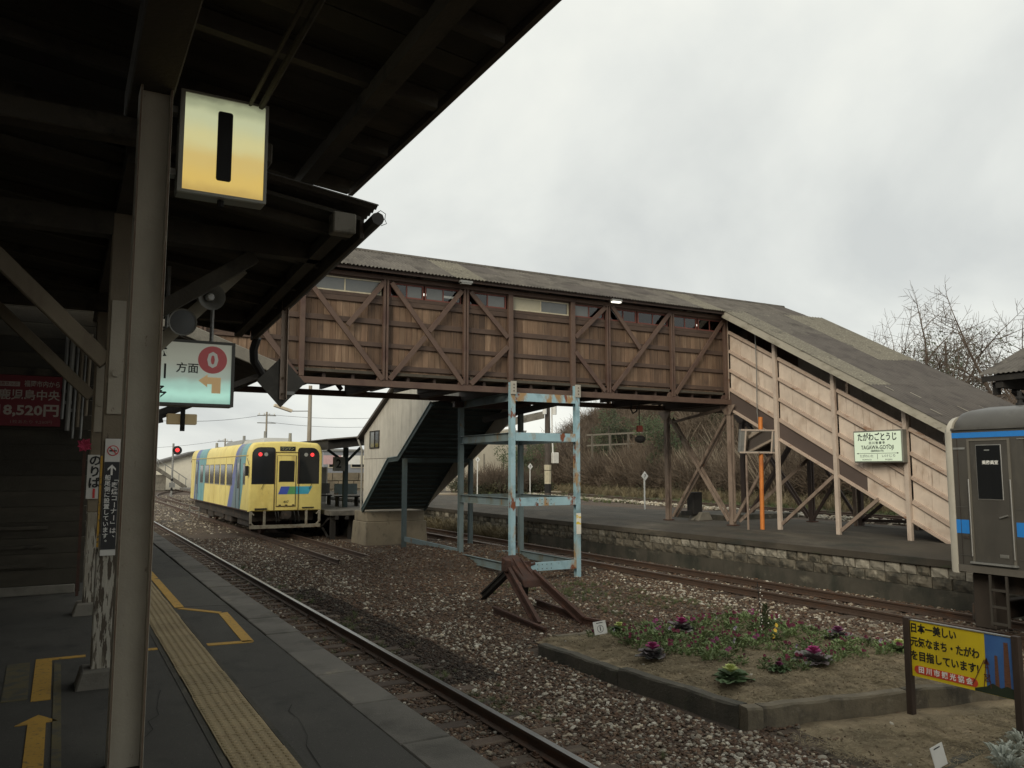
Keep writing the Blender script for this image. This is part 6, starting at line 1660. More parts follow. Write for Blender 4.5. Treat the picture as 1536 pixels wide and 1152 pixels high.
MB().cyl((16.02, 15.98, 0), (16.02, 15.98, 2.05), .03, n=8).build('side_pole', M_brace, mr_)
bx = thing('equipment_box', 'black equipment box on a small concrete footing on the island platform', 'box', (17.6, 19.8, 0))
MB().box(17.38, 17.76, 19.65, 19.95, .18, .88).build('box', M_rubber, bx, bevel=.015)
MB().prism([(-.3, 0), (.3, 0), (.15, .26), (-.15, .26)], (17.75, 19.75, 0), X_, Z_, Y_, -.25, .25).build('footing', M_conc, bx, bevel=.01)
MB().box(17.1, 17.38, 19.7, 19.9, .16, .3).build('bracket', M_rubber, bx)
MB().box(18.2, 21.5, 19.2, 21.5, .0, .16).build('low_plinth', M_dkconc, bx)
def km_post(x, y, z, h, lab, ch):
    t = thing('marker_post', lab, 'marker', (x, y, z), 'white diamond marker posts')
    MB().box(x - .022, x + .022, y - .022, y + .022, z, z + h).build('post', M_white, t)
    MB().prism([(0, -.19), (.17, 0), (0, .19), (-.17, 0)], (x, y - .035, z + h - .1), X_, Z_, Y_, -.012, .01).build('diamond', M_white, t)
    text(ch, .17, (x, y - .05, z + h - .1), X_, Z_, M_ink, t, .02, name='numeral')
km_post(20.55, 26.1, 0, 1.42, 'white diamond marker post right of the blue tower before the thicket', '7')
km_post(23.05, 46.1, 0, 2.3, 'white diamond marker post left of the blue tower beside the stairway underside', '6')
km_post(24.1, 41.3, 0, 1.85, 'white diamond marker post seen through the blue tower', '7')
# utility pole with cream and black guard
up = thing('utility_pole', 'dark wooden utility pole with white conduit and cream and black guard', 'pole', (25.7, 42, -.9))
ux, uy = 25.75, 42.0
MB().cyl((ux, uy, -1.2), (ux, uy, 8.2), .2, .14, 10).build('pole', M_bark, up, smooth=True)
for z0, z1, m, rr_ in ((-.3, .1, M_cream, .17), (.1, .72, M_rubber, .19), (.72, 1.5, M_cream, .2), (1.54, 1.86, M_cream, .21)):
    MB().cyl((ux, uy, z0), (ux, uy, z1), rr_, rr_ + .01, 10).build('guard_band', m, up)
MB().cyl((ux + .28, uy - .15, 2.3), (ux + .18, uy - .15, 6.5), .045, n=8).build('conduit', M_white, up)
MB().box(ux + .15, ux + .55, uy - .4, uy - .15, 1.95, 2.6).build('meter_box', M_whiteplate, up, bevel=.02)
for dx_, dz in ((-1.6, .35), (1.6, .35)):
    MB().beam((ux, uy, 5.4), (ux + dx_ * .75, uy - .2, 5.6), .05, .05).build('lamp_arm', M_galv, up)
    MB().hexa([(ux + dx_ * .7 - .45, uy - .4, 5.62), (ux + dx_ * .7 + .45, uy - .4, 5.62), (ux + dx_ * .7 + .45, uy, 5.62), (ux + dx_ * .7 - .45, uy, 5.62), (ux + dx_ * .7 - .5, uy - .45, 5.8), (ux + dx_ * .7 + .5, uy - .45, 5.8), (ux + dx_ * .7 + .5, uy + .05, 5.8), (ux + dx_ * .7 - .5, uy + .05, 5.8)]).build('lamp_head', M_white, up)
for s_ in (-.35, .35): MB().cyl((ux + s_, uy - .25, 4.9), (ux + s_, uy - .25, 5.5), .13, n=8).build('lamp_box', M_white, up)
tg = thing('warning_triangle', 'pale downward triangle marker hanging inside the view through the blue tower', 'sign', (22.4, 40, 3.2))
MB().prism([(-.5, .45), (.5, .45), (0, -.75)], (22.8, 40.3, 3.35), X_, Z_, Y_, -.02, .02).build('triangle_plate', M_galv, tg)
MB().cyl((22.95, 40.4, -1), (22.95, 40.4, 8.5), .11, .09, n=8).build('support_pole', M_polec, tg)
for k, (x, y) in enumerate(((26.6, 34.3), (27.1, 34.2), (27.9, 31), (28.5, 30.8))):
    o = MB().box(x - .05, x + .05, y - .05, y + .05, -1.2, -.55).build('short_stake', M_white, org=(x, y, -1.1))
    meta(o, 'short white lineside stake, %s from the left, at the foot of the thicket' % ('first', 'second', 'third', 'fourth')[k], 'stake', 'short white lineside stakes')

# canopy over the island platform at the right edge
c4 = thing('platform_canopy', 'corrugated island platform canopy corner above the grey railcar', 'canopy', (18.3, 9, 0))
n4 = Vector((0, 0, 1))
mb = MB()
for side in (0, 1):
    xe = 16.25 if side == 0 else 20.3
    B_ = Vector((18.3 - xe, 0, .82)); A_ = Vector((0, -1, 0)); n_ = A_.cross(B_).normalized()
    if n_.z < 0: n_ = -n_
    for k in range(14):
        mb = MB(); corrugated(mb, Vector((xe, 9.75 - k * .9, 3.50)) + n_ * rp.uniform(0, .006), A_, B_, .95, B_.length, n_, pitch=.1, amp=.012, nb=1)
        mb.build('roof_sheet', M_roof, c4)
MB().box(16.30, 16.36, -3, 9.7, 3.36, 3.47).build('eaves_board', M_black, c4)
MB().prism([(-1.95, 0), (1.95, 0), (0, .78)], (18.3, 9.62, 3.40), X_, Z_, Y_, -.03, .03).build('gable_board', M_black, c4)
MB().box(16.35, 20.2, 9.3, 9.45, 3.22, 3.40).build('tie_beam', M_black, c4)
MB().beam((16.9, 9.4, 3.2), (18.2, 9.4, 2.5), .1, .12).build('knee_brace', M_black, c4)
MB().box(18.2, 18.4, 9.3, 9.5, 0, 3.4).build('canopy_post', M_black, c4)
MB().box(18.2, 18.4, 3.3, 3.5, 0, 3.4).build('canopy_post', M_black, c4)
MB().box(16.5, 16.62, 9.5, 9.6, 3.1, 3.36).build('bracket_end', M_black, c4)

# ================================================================== RAILCAR PLATFORM FURNITURE
c5 = thing('platform_canopy', 'low dark platform canopy between the yellow railcar and the clad stairway', 'canopy', (10.3, 33, 0))
MB().hexa([(9.0, 30.9, 2.35), (12.2, 30.9, 2.75), (12.2, 62, 2.75), (9.0, 62, 2.35), (9.0, 30.9, 2.7), (12.2, 30.9, 3.02), (12.2, 62, 3.02), (9.0, 62, 2.7)]).build('roof_edge', M_black, c5)
mb = MB(); corrugated(mb, (8.9, 62, 2.74), (0, -1, 0), (1, 0, .1), 31.3, 3.4, (-.1, 0, 1), pitch=.16, amp=.03, nb=1); mb.build('roof_sheet', M_roof3, c5)
for y in (33.0, 39, 45, 52):
    MB().box(10.28, 10.46, y - .09, y + .09, .03, 2.5).build('canopy_post', M_teal, c5)
    MB().beam((10.4, y, 1.9), (11.0, y, 2.5), .08, .1).build('post_brace', M_teal, c5)
    MB().beam((10.3, y, 1.9), (9.6, y, 2.4), .08, .1).build('post_brace', M_teal, c5)
n2 = thing('platform_number_sign', 'unlit grey square sign with black numeral 2 under the far canopy', 'sign', (9.95, 32.8, 1.6))
MB().box(9.78, 10.27, 32.75, 32.85, 1.52, 2.10).build('sign_case', mat('sign2_grey', (.27, .27, .25), .6), n2, bevel=.01)
text('2', .46, (10.0, 32.745, 1.83), X_, Z_, M_ink, n2, .02, name='numeral', vfit=.36)
def bench(x, y, m, lab, backm):
    t = thing('platform_bench', lab, 'bench', (x, y, .03), 'benches on the railcar platform')
    MB().box(x - .5, x + .5, y - .2, y + .2, .42, .47).build('seat', m, t)
    for k in range(2): MB().box(x - .5 + k * .52, x - .02 + k * .52, y + .2, y + .24, .52, .98).build('backrest', backm, t)
    for sx in (-.42, .42): MB().box(x + sx - .03, x + sx + .03, y - .18, y + .22, .03, .42).build('leg', M_black, t)
bench(10.05, 35.6, M_black, 'black bench under the far canopy nearest the yellow railcar', mat('bench_dark', (.10, .10, .095), .6))
bench(10.75, 33.9, M_black, 'teal-backed bench under the far canopy beside its post', M_bluegrey)
sc_ = thing('glass_screen', 'pale framed windbreak screen behind the benches under the far canopy', 'screen', (10.4, 37, .03))
MB().box(9.95, 10.0, 36.9, 36.95, .03, 1.7).box(10.7, 10.75, 36.9, 36.95, .03, 1.7).box(10.0, 10.7, 36.9, 36.95, 1.66, 1.7).build('screen_frame', M_white, sc_)
MB().box(10.0, 10.7, 36.915, 36.925, .1, 1.66).build('screen_panel', M_galv, sc_)
bn = thing('shop_banner', 'pastel pink white and cyan shop banner far behind the platform', 'banner', (17, 58, 1))
for k, (a, b, m) in enumerate(((16.6, 17.9, mat('ban_pink', (.55, .36, .36), .7)), (17.9, 19.3, M_white), (19.3, 20.5, mat('ban_cream', (.62, .58, .46), .7)), (20.5, 21.4, mat('ban_cyan', (.36, .56, .58), .7)))):
    MB().box(a, b, 58, 58.1, 1.95, 2.6).build('banner_panel', m, bn)
fw = thing('stone_wall', 'tan stone retaining wall behind the railcar platform', 'wall', (17, 60, -1))
r = random.Random(8)
for row in range(4):
    x = 11.5 + (row % 2) * .5
    while x < 25:
        wd = r.uniform(.9, 1.5)
        MB().box(x, x + wd - .05, 60 + r.uniform(0, .06), 60.5, -1.1 + row * .62, -1.1 + row * .62 + .57).build('stone', M_tanwall, fw)
        x += wd
MB().box(11.5, 25, 60.2, 61, -1.2, 1.3).build('wall_core', M_dkconc, fw)
b1 = thing('shop_building', 'blue-grey boxy building behind the tan stone wall', 'building', (17, 72, -1))
MB().box(20.6, 25.0, 72, 80, -1, 3.2).build('wall', M_bldg2, b1)
MB().box(20.5, 25.1, 71.9, 80.1, 3.2, 3.4).build('parapet', M_galv, b1)
for k in range(2): 
    f = MB().box(21 + k * 2.1, 22.4 + k * 2.1, 71.94, 71.99, 1.7, 2.8).build('window', M_bldg, b1)
    MB().box(21.1 + k * 2.1, 22.3 + k * 2.1, 71.92, 71.939, 1.8, 2.7).build('pane', M_blkglass, f)

# ================================================================== BACKGROUND
ov = thing('concrete_overpass', 'pale concrete overpass abutment beyond the island platform', 'overpass', (31, 66, -1))
MB().hexa([(27, 66, -1.2), (37, 66, -1.2), (37, 78, -1.2), (27, 78, -1.2), (27, 66, 3.2), (37, 66, 5.4), (37, 78, 5.4), (27, 78, 3.2)]).build('abutment_wall', M_bldg, ov)
MB().hexa([(26.5, 65.8, 3.4), (40, 65.8, 6.4), (40, 66.1, 6.4), (26.5, 66.1, 3.4), (26.5, 65.8, 4.1), (40, 65.8, 7.1), (40, 66.1, 7.1), (26.5, 66.1, 4.1)]).build('parapet', M_conc, ov)
for k in range(5): MB().box(27.6 + k * 2, 27.7 + k * 2, 65.95, 66.0, -1, 3.0).build('wall_joint', M_conc, ov)
wfn = thing('mesh_fence', 'pale low mesh fence in front of the concrete overpass', 'fence', (30, 62, -1))
for k in range(12): MB().box(26 + k * 1.0, 26.06 + k * 1.0, 62, 62.06, -1.1, .9).build('fence_post', M_galv, wfn)
for z in (-.3, .2, .85): MB().box(26, 37.1, 62.02, 62.05, z, z + .05).build('fence_rail', M_galv, wfn)
MB().box(24, 48, 56, 58, -1.2, -.22).build('pale_path', mat('pale_path', (.33, .28, .21), .9), kind='structure')
hr = thing('guard_rail', 'thin grey guard rail on the brushy hillside beyond the blue tower', 'rail', (41.5, 55.5, 3))
for k in range(4): MB().box(39.6 + k * 1.1 - .05, 39.7 + k * 1.1, 57.3 - k * 1.1, 57.4 - k * 1.1, 1.5, 4.6).build('rail_post', mat('dull_rail_grey', (.14, .125, .10), .8), hr)
MB().beam((39.3, 57.7, 4.5), (43.4, 53.6, 4.7), .06, .14).build('rail_bar', mat('dull_rail_grey', (.14, .125, .10), .8), hr)
MB().beam((39.3, 57.7, 3.6), (43.4, 53.6, 3.8), .06, .14).build('rail_bar', mat('dull_rail_grey', (.14, .125, .10), .8), hr)

hs = thing('distant_house', 'low pale house with grey gable roof beyond the curving tracks', 'house', (13.5, 112, -1))
MB().prism([(-5, 0), (5.0, 0), (5.0, 3.2), (0, 4.7), (-5, 3.2)], (15.5, 112, -1), X_, Z_, Y_, 0, 9).build('wall', M_housewall, hs)
for s_ in (-1, 1):
    MB().hexa([(15.5, 111.5, 3.72), (15.5 + s_ * 5.8, 111.5, 1.98), (15.5 + s_ * 5.8, 121.5, 1.98), (15.5, 121.5, 3.72), (15.5, 111.5, 4.0), (15.5 + s_ * 5.8, 111.5, 2.26), (15.5 + s_ * 5.8, 121.5, 2.26), (15.5, 121.5, 4.0)]).build('roof', M_tile, hs)
f = MB().box(18.2, 19.0, 111.93, 111.99, .2, 1.5).build('window', M_bldg2, hs); MB().box(18.25, 18.95, 111.91, 111.929, .25, 1.45).build('pane', M_blkglass, f)
MB().cyl((14.9, 111.95, 2.6), (14.9, 111.9, 2.6), .2, n=8).build('gable_vent', M_black, hs)
es = thing('ramp_stair', 'pale grey outside stairs with railing in front of the low pale house', 'stairs', (11, 108, -1))
MB().hexa([(9.5, 108, 2.0), (13.8, 108, -1), (13.8, 109, -1), (9.5, 109, 2.0), (9.5, 108, 2.5), (13.8, 108, -.5), (13.8, 109, -.5), (9.5, 109, 2.5)]).build('stringer', M_conc, es)
MB().box(7.0, 9.5, 108, 109, 2.0, 2.4).build('landing', M_conc, es)
for k in range(6): MB().box(9.6 + k * .8, 9.68 + k * .8, 107.95, 107.99, 2.4 - k * .56, 3.3 - k * .56).build('baluster', M_galv, es)
MB().beam((9.5, 107.97, 3.35), (13.8, 107.97, .35), .06, .1).build('handrail', M_galv, es)
MB().box(7, 11.5, 109.2, 109.6, -1, .9).build('low_wall', M_conc, es)
sg = thing('railway_signal', 'slim railway signal mast with a lit red lamp by the far tracks', 'signal', (9.0, 82, -1))
sxx, syy = 9.15, 82
MB().cyl((sxx, syy, -1), (sxx, syy, 4.0), .09, n=8).build('mast', M_galv, sg)
for k in range(3): MB().cyl((sxx, syy, -.4 + k * .45), (sxx, syy, -.17 + k * .45), .11, n=8).build('mast_band', M_yelpet if k % 2 else M_rubber, sg)
MB().cyl((sxx + .35, syy - .1, 3.35), (sxx + .35, syy + .1, 3.35), .42, n=16).build('target_disc', M_rubber, sg)
MB().cyl((sxx + .35, syy - .14, 3.38), (sxx + .35, syy - .101, 3.38), .19, n=14).build('red_lamp', M_litred, sg)
MB().box(sxx - .25, sxx + .25, syy - .3, syy - .1, -.1, .35).build('equipment', M_galv, sg)
lf = thing('trackside_frame', 'low grey metal trackside frame left of the yellow railcar', 'frame', (7.0, 58, -1))
for k in range(3): MB().box(6.3 + k * .5, 6.36 + k * .5, 48, 48.06, -1.1, -.35).build('frame_post', M_galv, lf)
for z in (-.4, -.7): MB().box(6.3, 7.36, 48, 48.05, z, z + .05).build('frame_bar', M_galv, lf)
def far_pole(x, y, h, lab, arms=True, m=M_polec, r_=.16):
    t = thing('utility_pole', lab, 'pole', (x, y, -1))
    MB().cyl((x, y, -1.1), (x, y, h), r_, r_ * .65, 8).build('pole', m, t)
    if arms:
        for dz in (.4, 1.3): MB().box(x - 1.1, x + 1.1, y - .06, y + .06, h - dz - .1, h - dz).build('cross_arm', M_galv, t)
        for k in range(4): MB().cyl((x - .9 + k * .6, y, h - .4), (x - .9 + k * .6, y, h - .15), .07, n=6).build('insulator', M_white, t)
far_pole(15.5, 58, 7.6, 'tall slender pale pole rising behind the yellow railcar roof', False, M_polec, .2)
far_pole(21.5, 100, 8.5, 'distant utility pole with cross arms left of the tall slender pole')
far_pole(21.5, 128, 6.2, 'most distant small utility pole above the house roof')
lp = thing('street_lamp', 'slanted warm white lamp head beside the tall pale pole', 'lamp', (14.8, 62, 5))
MB().beam((13.4, 60, 6.25), (14.7, 60, 5.85), .35, .22).build('lamp_head', mat('lamp_warm', (.6, .52, .4), .5), lp, bevel=.03)
MB().beam((14.7, 60, 5.85), (16.0, 60, 5.9), .06, .06).build('lamp_arm', M_galv, lp)
MB().cyl((16.0, 60, -1), (16.0, 60, 5.95), .07, n=6).build('lamp_pole', M_galv, lp)
for k, (p, q, sag) in enumerate((((21.5, 100, 8.2), (2, 82, 6.6), .8), ((21.5, 100, 7.3), (40, 104, 7.6), .5), ((21.5, 100, 8.2), (40, 96, 8.5), .5), ((21.5, 128, 6.0), (3, 125, 4.6), .6))):
    p, q = Vector(p), Vector(q)
    o = MB().tube([p.lerp(q, t / 10) - Z_ * sag * 4 * (t / 10) * (1 - t / 10) for t in range(11)], .025, 4).build('overhead_wire', M_wire, org=p)
    meta(o, ['overhead wire running left from the poled cross arms', 'lower overhead wire running right behind the tall pale pole', 'upper overhead wire running right behind the tall pale pole', 'lowest overhead wire above the pale house'][k], 'wire', 'overhead wires')
# ================================================================== VEGETATION
def branches(seed, base, h, levels=4, spread=.55, nkids=(3, 4), up=.25, r0=.16, lean=(0, 0), first=.3, tw=.0085):
    """recursive limbs; returns segment list (p, q, r0, r1, level)"""
    r = random.Random(seed); segs = []
    def grow(p, d, ln, rad, lv):
        n = 3 if lv < 2 else 2
        pts = [p]; dd = d
        for k in range(n):
            dd = (dd + Vector((r.uniform(-.22, .22), r.uniform(-.22, .22), r.uniform(-.08, .16)))).normalized()
            pts.append(pts[-1] + dd * ln / n)
        for k in range(n):
            segs.append((pts[k], pts[k + 1], rad * (1 - .45 * k / n), rad * (1 - .45 * (k + 1) / n), lv))
        if lv >= levels: return
        kids = r.randint(*nkids) + (1 if lv == 0 else 0)
        for k in range(kids):
            f = r.uniform(first if lv == 0 else .25, 1.0) * n; i = min(n - 1, int(f)); q = pts[i].lerp(pts[i + 1], f - i)
            a = r.uniform(0, 2 * PI); o = dd.orthogonal().normalized(); o = (Matrix.Rotation(a, 3, dd) @ o)
            nd = (dd * (1 - spread) + o * spread * r.uniform(.8, 1.4) + Z_ * up).normalized()
            grow(q, nd, ln * r.uniform(.52, .78), max(tw, rad * r.uniform(.42, .6)), lv + 1)
        grow(pts[-1], dd, ln * .62, max(tw, rad * .52), lv + 1)
    grow(Vector(base), Vector((lean[0], lean[1], 1)).normalized(), h * .36, r0, 0)
    return segs
def seg_mesh(mb, segs, n=4, scale=1.0):
    for p, q, a, b, lv in segs: mb.cyl(p, q, a * scale, b * scale, 6 if lv == 0 else (n if lv < 3 else 3), cap=False)
    return mb
def bare_tree(seed, base, h, lab, **kw):
    t = thing('bare_tree', lab, 'tree', base, 'bare trees on the hillside')
    sg_ = branches(seed, base, h, **kw)
    seg_mesh(MB(), [s for s in sg_ if s[4] < 1]).build('trunk', M_bark, t)
    seg_mesh(MB(), [s for s in sg_ if s[4] >= 1]).build('crown', M_twig, t)
    return t
def tz(x, y): return gz(x, y) - .1
TR = [(11, 35.7, 23.6, 12.2, 'large bare spreading tree behind the middle of the stairway roof', dict(levels=5, r0=.17, spread=.66, nkids=(3, 3), up=.10)),
      (29, 38.9, 22.4, 12.2, 'large bare tree nearest the right edge behind the platform canopy corner', dict(levels=5, r0=.18, spread=.64, nkids=(3, 4), up=.10)),
      (37, 33.4, 25.6, 11.6, 'smaller bare tree just right of the footbridge roof end', dict(levels=5, r0=.12, spread=.72, nkids=(3, 4), up=.05)),
      (41, 40.5, 26.0, 9.8, 'bare tree between the two large spreading trees and further back', dict(levels=5, r0=.16, spread=.55, nkids=(2, 3))),
      (53, 41.5, 62, 7.5, 'bare tree seen through the top of the blue tower', dict(levels=5, r0=.2, nkids=(2, 4))),
      (61, 45.0, 50, 7.8, 'bare tree on the hill between the blue tower and the hanging cable', dict(levels=5, r0=.2, nkids=(2, 3))),
      (67, 42.5, 40.5, 7.5, 'bare tree on the hill behind the hanging cable', dict(levels=5, r0=.2, nkids=(2, 4)))]
for sd, x, y, h, lab, kw in TR: bare_tree(sd, (x, y, tz(x, y)), h, lab, **kw)
def evergreen(seed, base, h, w_, lab, n=5200):
    r = random.Random(seed)
    t = thing('evergreen_tree', lab, 'tree', base, 'evergreen trees on the hillside')
    o = Vector(base)
    MB().cyl(o, o + Z_ * h * .8, .18, .05, 6).build('trunk', M_bark, t)
    mb = MB()
    cl = [(Vector((r.uniform(-1, 1) * w_ * .42, r.uniform(-1, 1) * w_ * .42, h * r.uniform(.25, .95))), r.uniform(.28, .5) * w_ * .6) for _ in range(16)]
    for k in range(n):
        c, rad = r.choice(cl)
        v = Vector((r.gauss(0, 1), r.gauss(0, 1), r.gauss(0, 1))).normalized() * rad * r.uniform(.55, 1.05)
        p = o + c + v; d = (v.normalized() + Vector((r.uniform(-.7, .7), r.uniform(-.7, .7), r.uniform(-.5, .7)))).normalized()
        s_ = d.orthogonal().normalized(); ln = r.uniform(.07, .18)
        mb.add([p - s_ * ln * .3, p + d * ln - s_ * ln * .12, p + d * ln + s_ * ln * .12, p + s_ * ln * .3], [(0, 1, 2, 3)])
    mb.build('crown', M_ever, t)
for sd, x, y, h, w_, lab in ((1, 38.6, 46.6, 6.0, 3.6, 'dark green evergreen right behind the blue tower'), (2, 43, 27.5, 9.2, 4.8, 'dark evergreen behind the bare trees near the right edge'),
                             (3, 41.5, 57.5, 6.6, 3.4, 'evergreen seen through the blue tower'), (4, 46.5, 43.5, 5.6, 4.6, 'broad evergreen on the hill top behind the hanging cable'), (6, 40.5, 27.0, 5.4, 3.4, 'low evergreen below the large bare spreading tree'), (7, 36, 63, 4.5, 4.0, 'low evergreen left of the blue tower in front of the overpass')):
    evergreen(sd, (x, y, tz(x, y)), h, w_, lab)

# thicket of bare shrubs covering the hillside: one uncountable mass
def shrub_mesh(seed, kind):
    r = random.Random(seed); mb = MB()
    if kind == 0:
        for k in range(9):
            a = r.uniform(0, 2 * PI)
            sg_ = branches(seed * 31 + k, (math.cos(a) * .25, math.sin(a) * .25, -.1), 3.0 * r.uniform(.7, 1.1), levels=2, nkids=(3, 4), spread=.62, r0=.030, tw=.006, lean=(math.cos(a) * .3 + r.uniform(-.25, .25), math.sin(a) * .3 + r.uniform(-.25, .25)), up=.2)
            seg_mesh(mb, sg_, 3)
        return mb.mesh('thicket_shrub', M_twig2)
    if kind == 5:
        for k in range(9):
            a = r.uniform(0, 2 * PI); t_ = r.uniform(.15, .55)
            p = Vector((math.cos(a) * .3, math.sin(a) * .3, -.2)); pts_ = [p]
            for q in range(4): pts_.append(pts_[-1] + Vector((math.cos(a) * t_, math.sin(a) * t_, 1 - .12 * q)) * r.uniform(.75, 1.0) + Vector((r.uniform(-.1, .1), r.uniform(-.1, .1), 0)))
            mb.tube(pts_, [.034, .03, .024, .017, .01], 4)
        return mb.mesh('thicket_stems', M_twig3)
    if kind == 1:
        for k in range(420):
            v = Vector((r.gauss(0, 1), r.gauss(0, 1), abs(r.gauss(0, .9)))); v = v.normalized() * r.uniform(.45, 1.0)
            d = Vector((r.uniform(-1, 1), r.uniform(-1, 1), r.uniform(-.6, .6))).normalized(); s_ = d.orthogonal().normalized(); ln = r.uniform(.07, .17)
            mb.add([v - s_ * ln * .35, v + d * ln, v + s_ * ln * .35], [(0, 1, 2)])
        return mb.mesh('thicket_leaves', M_ivy)
    for k in range(34):
        a = r.uniform(0, 2 * PI); b = Vector((math.cos(a), math.sin(a), 0)) * r.uniform(0, .16); ln = r.uniform(.3, .8); d = Vector((math.cos(a) * r.uniform(.1, .7), math.sin(a) * r.uniform(.1, .7), 1)).normalized(); s_ = Vector((-math.sin(a), math.cos(a), 0)) * .008
        t_ = b + d * ln + Vector((math.cos(a), math.sin(a), -.5)) * ln * .25
        mb.add([b - s_, b + s_, b + d * ln * .6 + s_, t_, b + d * ln * .6 - s_], [(0, 1, 2, 4), (4, 2, 3)])
    return mb.mesh('grass_tuft', M_drygrass if kind == 2 else M_weed)
r = random.Random(91)
SH = [shrub_mesh(k, 0) for k in range(4)] + [shrub_mesh(10 + k, 1) for k in range(3)] + [shrub_mesh(20 + k, 5) for k in range(2)]
pts, rots, scls, idx = [], [], [], []
for k in range(3600):
    y = r.uniform(4, 76); xf = 33.5 + .155 * (y - 18)
    x = xf + abs(r.gauss(0, 1)) * 6.5 - .6
    if y > 60 and x < 40 and r.random() < .8: continue
    patch = fbm(x + 30, y, 7)
    leafy = (patch > .05 and y < 40) or patch > .22
    i = r.randint(4, 6) if (leafy and r.random() < .72) or r.random() < .20 else (r.randint(7, 8) if r.random() < .07 else r.randint(0, 3))
    z = gz(x, y)
    s_ = r.uniform(.8, 1.5) * (1.15 if i < 4 else .95)
    pts.append((x, y, z + (r.uniform(-.1, .5) if 4 <= i < 7 else 0))); rots.append((r.uniform(-.15, .15), r.uniform(-.15, .15), r.uniform(0, 6.28))); scls.append((s_, s_, s_ * r.uniform(.8, 1.15))); idx.append(i)
for k in range(150):
    x, y = r.uniform(26.6, 32.5), r.uniform(53, 59); i = r.choice((0, 1, 2, 3, 4, 5, 6)); s_ = r.uniform(.7, 1.25)
    if x < 28 and r.random() < .5: continue
    pts.append((x, y, gz(x, y) + (r.uniform(0, .6) if i > 3 else 0))); rots.append((0, 0, r.uniform(0, 6.28))); scls.append((s_, s_, s_)); idx.append(i)
scatter('hillside_thicket', pts, rots, scls, None, idx, SH)
TF = [shrub_mesh(30 + k, 2) for k in range(3)]
pts, rots, scls, idx = [], [], [], []
for k in range(5200):
    y = r.uniform(2, 90); xf = 33.5 + .155 * (y - 18)
    x = xf - 1.0 + r.gauss(0, 1.1)
    s_ = r.uniform(.45, 1.15)
    pts.append((x, y, gz(x, y))); rots.append((0, 0, r.uniform(0, 6.28))); scls.append((s_, s_, s_ * r.uniform(.8, 1.3))); idx.append(r.randint(0, 2))
for k in range(500):      # dry grass at the foot of the far wall
    y = r.uniform(26, 42); x = r.uniform(14.4, 15.0); s_ = r.uniform(.5, 1.1)
    pts.append((x, y, gz(x, y))); rots.append((0, 0, r.uniform(0, 6.28))); scls.append((s_, s_, s_)); idx.append(r.randint(0, 2))
scatter('dry_grass', pts, rots, scls, None, idx, TF)
TW = [shrub_mesh(40 + k, 3) for k in range(3)]
pts, rots, scls, idx = [], [], [], []
for k in range(9000):
    u = r.random()
    if u < .55: x, y = 2.2 + abs(r.gauss(0, .45)), 2 + 30 * r.random() ** 1.4
    elif u < .64: x, y = r.gauss(4.4, .25), 4 + 20 * r.random() ** 1.3
    elif u < .8: continue
    elif u < .9: x, y = r.uniform(8, 11.5), r.uniform(11, 16.5)
    else: x, y = r.uniform(27, 32.5), r.uniform(8, 60)
    if 4.0 < x < 4.2 or x < 2.15: continue
    if fbm(x, y, 1.1) < (.02 if x < 20 else -.3): continue
    s_ = r.uniform(.07, .19) if x < 20 else r.uniform(.3, .6)
    pts.append((x, y, gz(x, y) + .01)); rots.append((0, 0, r.uniform(0, 6.28))); scls.append((s_, s_, s_ * r.uniform(.6, 1.0))); idx.append(r.randint(0, 2))
scatter('weeds', pts, rots, scls, None, idx, TW)
# straw litter on the bed soil and bare earth
def straw_mesh(seed):
    r = random.Random(seed); mb = MB()
    for k in range(24):
        p = Vector((r.uniform(-.1, .1), r.uniform(-.1, .1), r.uniform(0, .012))); a = r.uniform(0, PI); d = Vector((math.cos(a), math.sin(a), r.uniform(-.2, .2))) * r.uniform(.015, .04); s_ = Vector((-math.sin(a), math.cos(a), 0)) * .0018
        mb.add([p - d - s_, p - d + s_, p + d + s_, p + d - s_], [(0, 1, 2, 3)])
    return mb.mesh('straw', mat('straw', (.23, .185, .11), .9, rnd=.3, world=True, var=.35, vscale=30))
ST = [straw_mesh(k) for k in range(3)]
pts, rots, scls, idx = [], [], [], []
for k in range(5200):
    if r.random() < .6: x, y = r.uniform(6.25, 10.15), r.uniform(6.1, 10.3); z = soilz(x, y)
    else: x, y = r.uniform(6.3, 12), r.uniform(3.0, 6.0); z = gz(x, y) + .036
    if y < 6.35 - (x - 6.2) * .17 and y > 5.9 - (x - 6.2) * .17: continue
    pts.append((x, y, z + .008)); rots.append((r.uniform(-.1, .1), r.uniform(-.1, .1), r.uniform(0, 6.28))); scls.append((1, 1, 1)); idx.append(r.randint(0, 2))
scatter('straw_litter', pts, rots, scls, None, idx, ST)

# ================================================================== BALLAST STONES
def stone(seed, sub):
    r = random.Random(seed); bm = bmesh.new(); bmesh.ops.create_icosphere(bm, subdivisions=sub, radius=1)
    sq = Vector((r.uniform(.8, 1.2), r.uniform(.7, 1.0), r.uniform(.5, .75)))
    for v in bm.verts:
        f = 1 + .38 * mnoise.noise(v.co * 1.3 + Vector((seed * 3.1, 0, 0))) + .12 * mnoise.noise(v.co * 3 + Vector((0, seed * 5.3, 0)))
        v.co = Vector((v.co.x * sq.x, v.co.y * sq.y, v.co.z * sq.z)) * f
    me = bpy.data.meshes.new('ballast_stone'); bm.to_mesh(me); bm.free(); me.materials.append(M_stone)
    return me
SP = [stone(k, 2) for k in range(7)]
r = random.Random(5)
pts, rots, scls, cols, idx = [], [], [], [], []
browns = [(.110, .064, .040), (.130, .078, .049), (.080, .050, .034), (.150, .098, .062), (.098, .066, .045), (.072, .050, .036)]
greys = [(.17, .145, .11), (.21, .175, .13), (.14, .12, .095)]
whites = [(.40, .365, .30), (.50, .465, .39), (.33, .295, .235), (.42, .36, .27), (.28, .24, .185)]
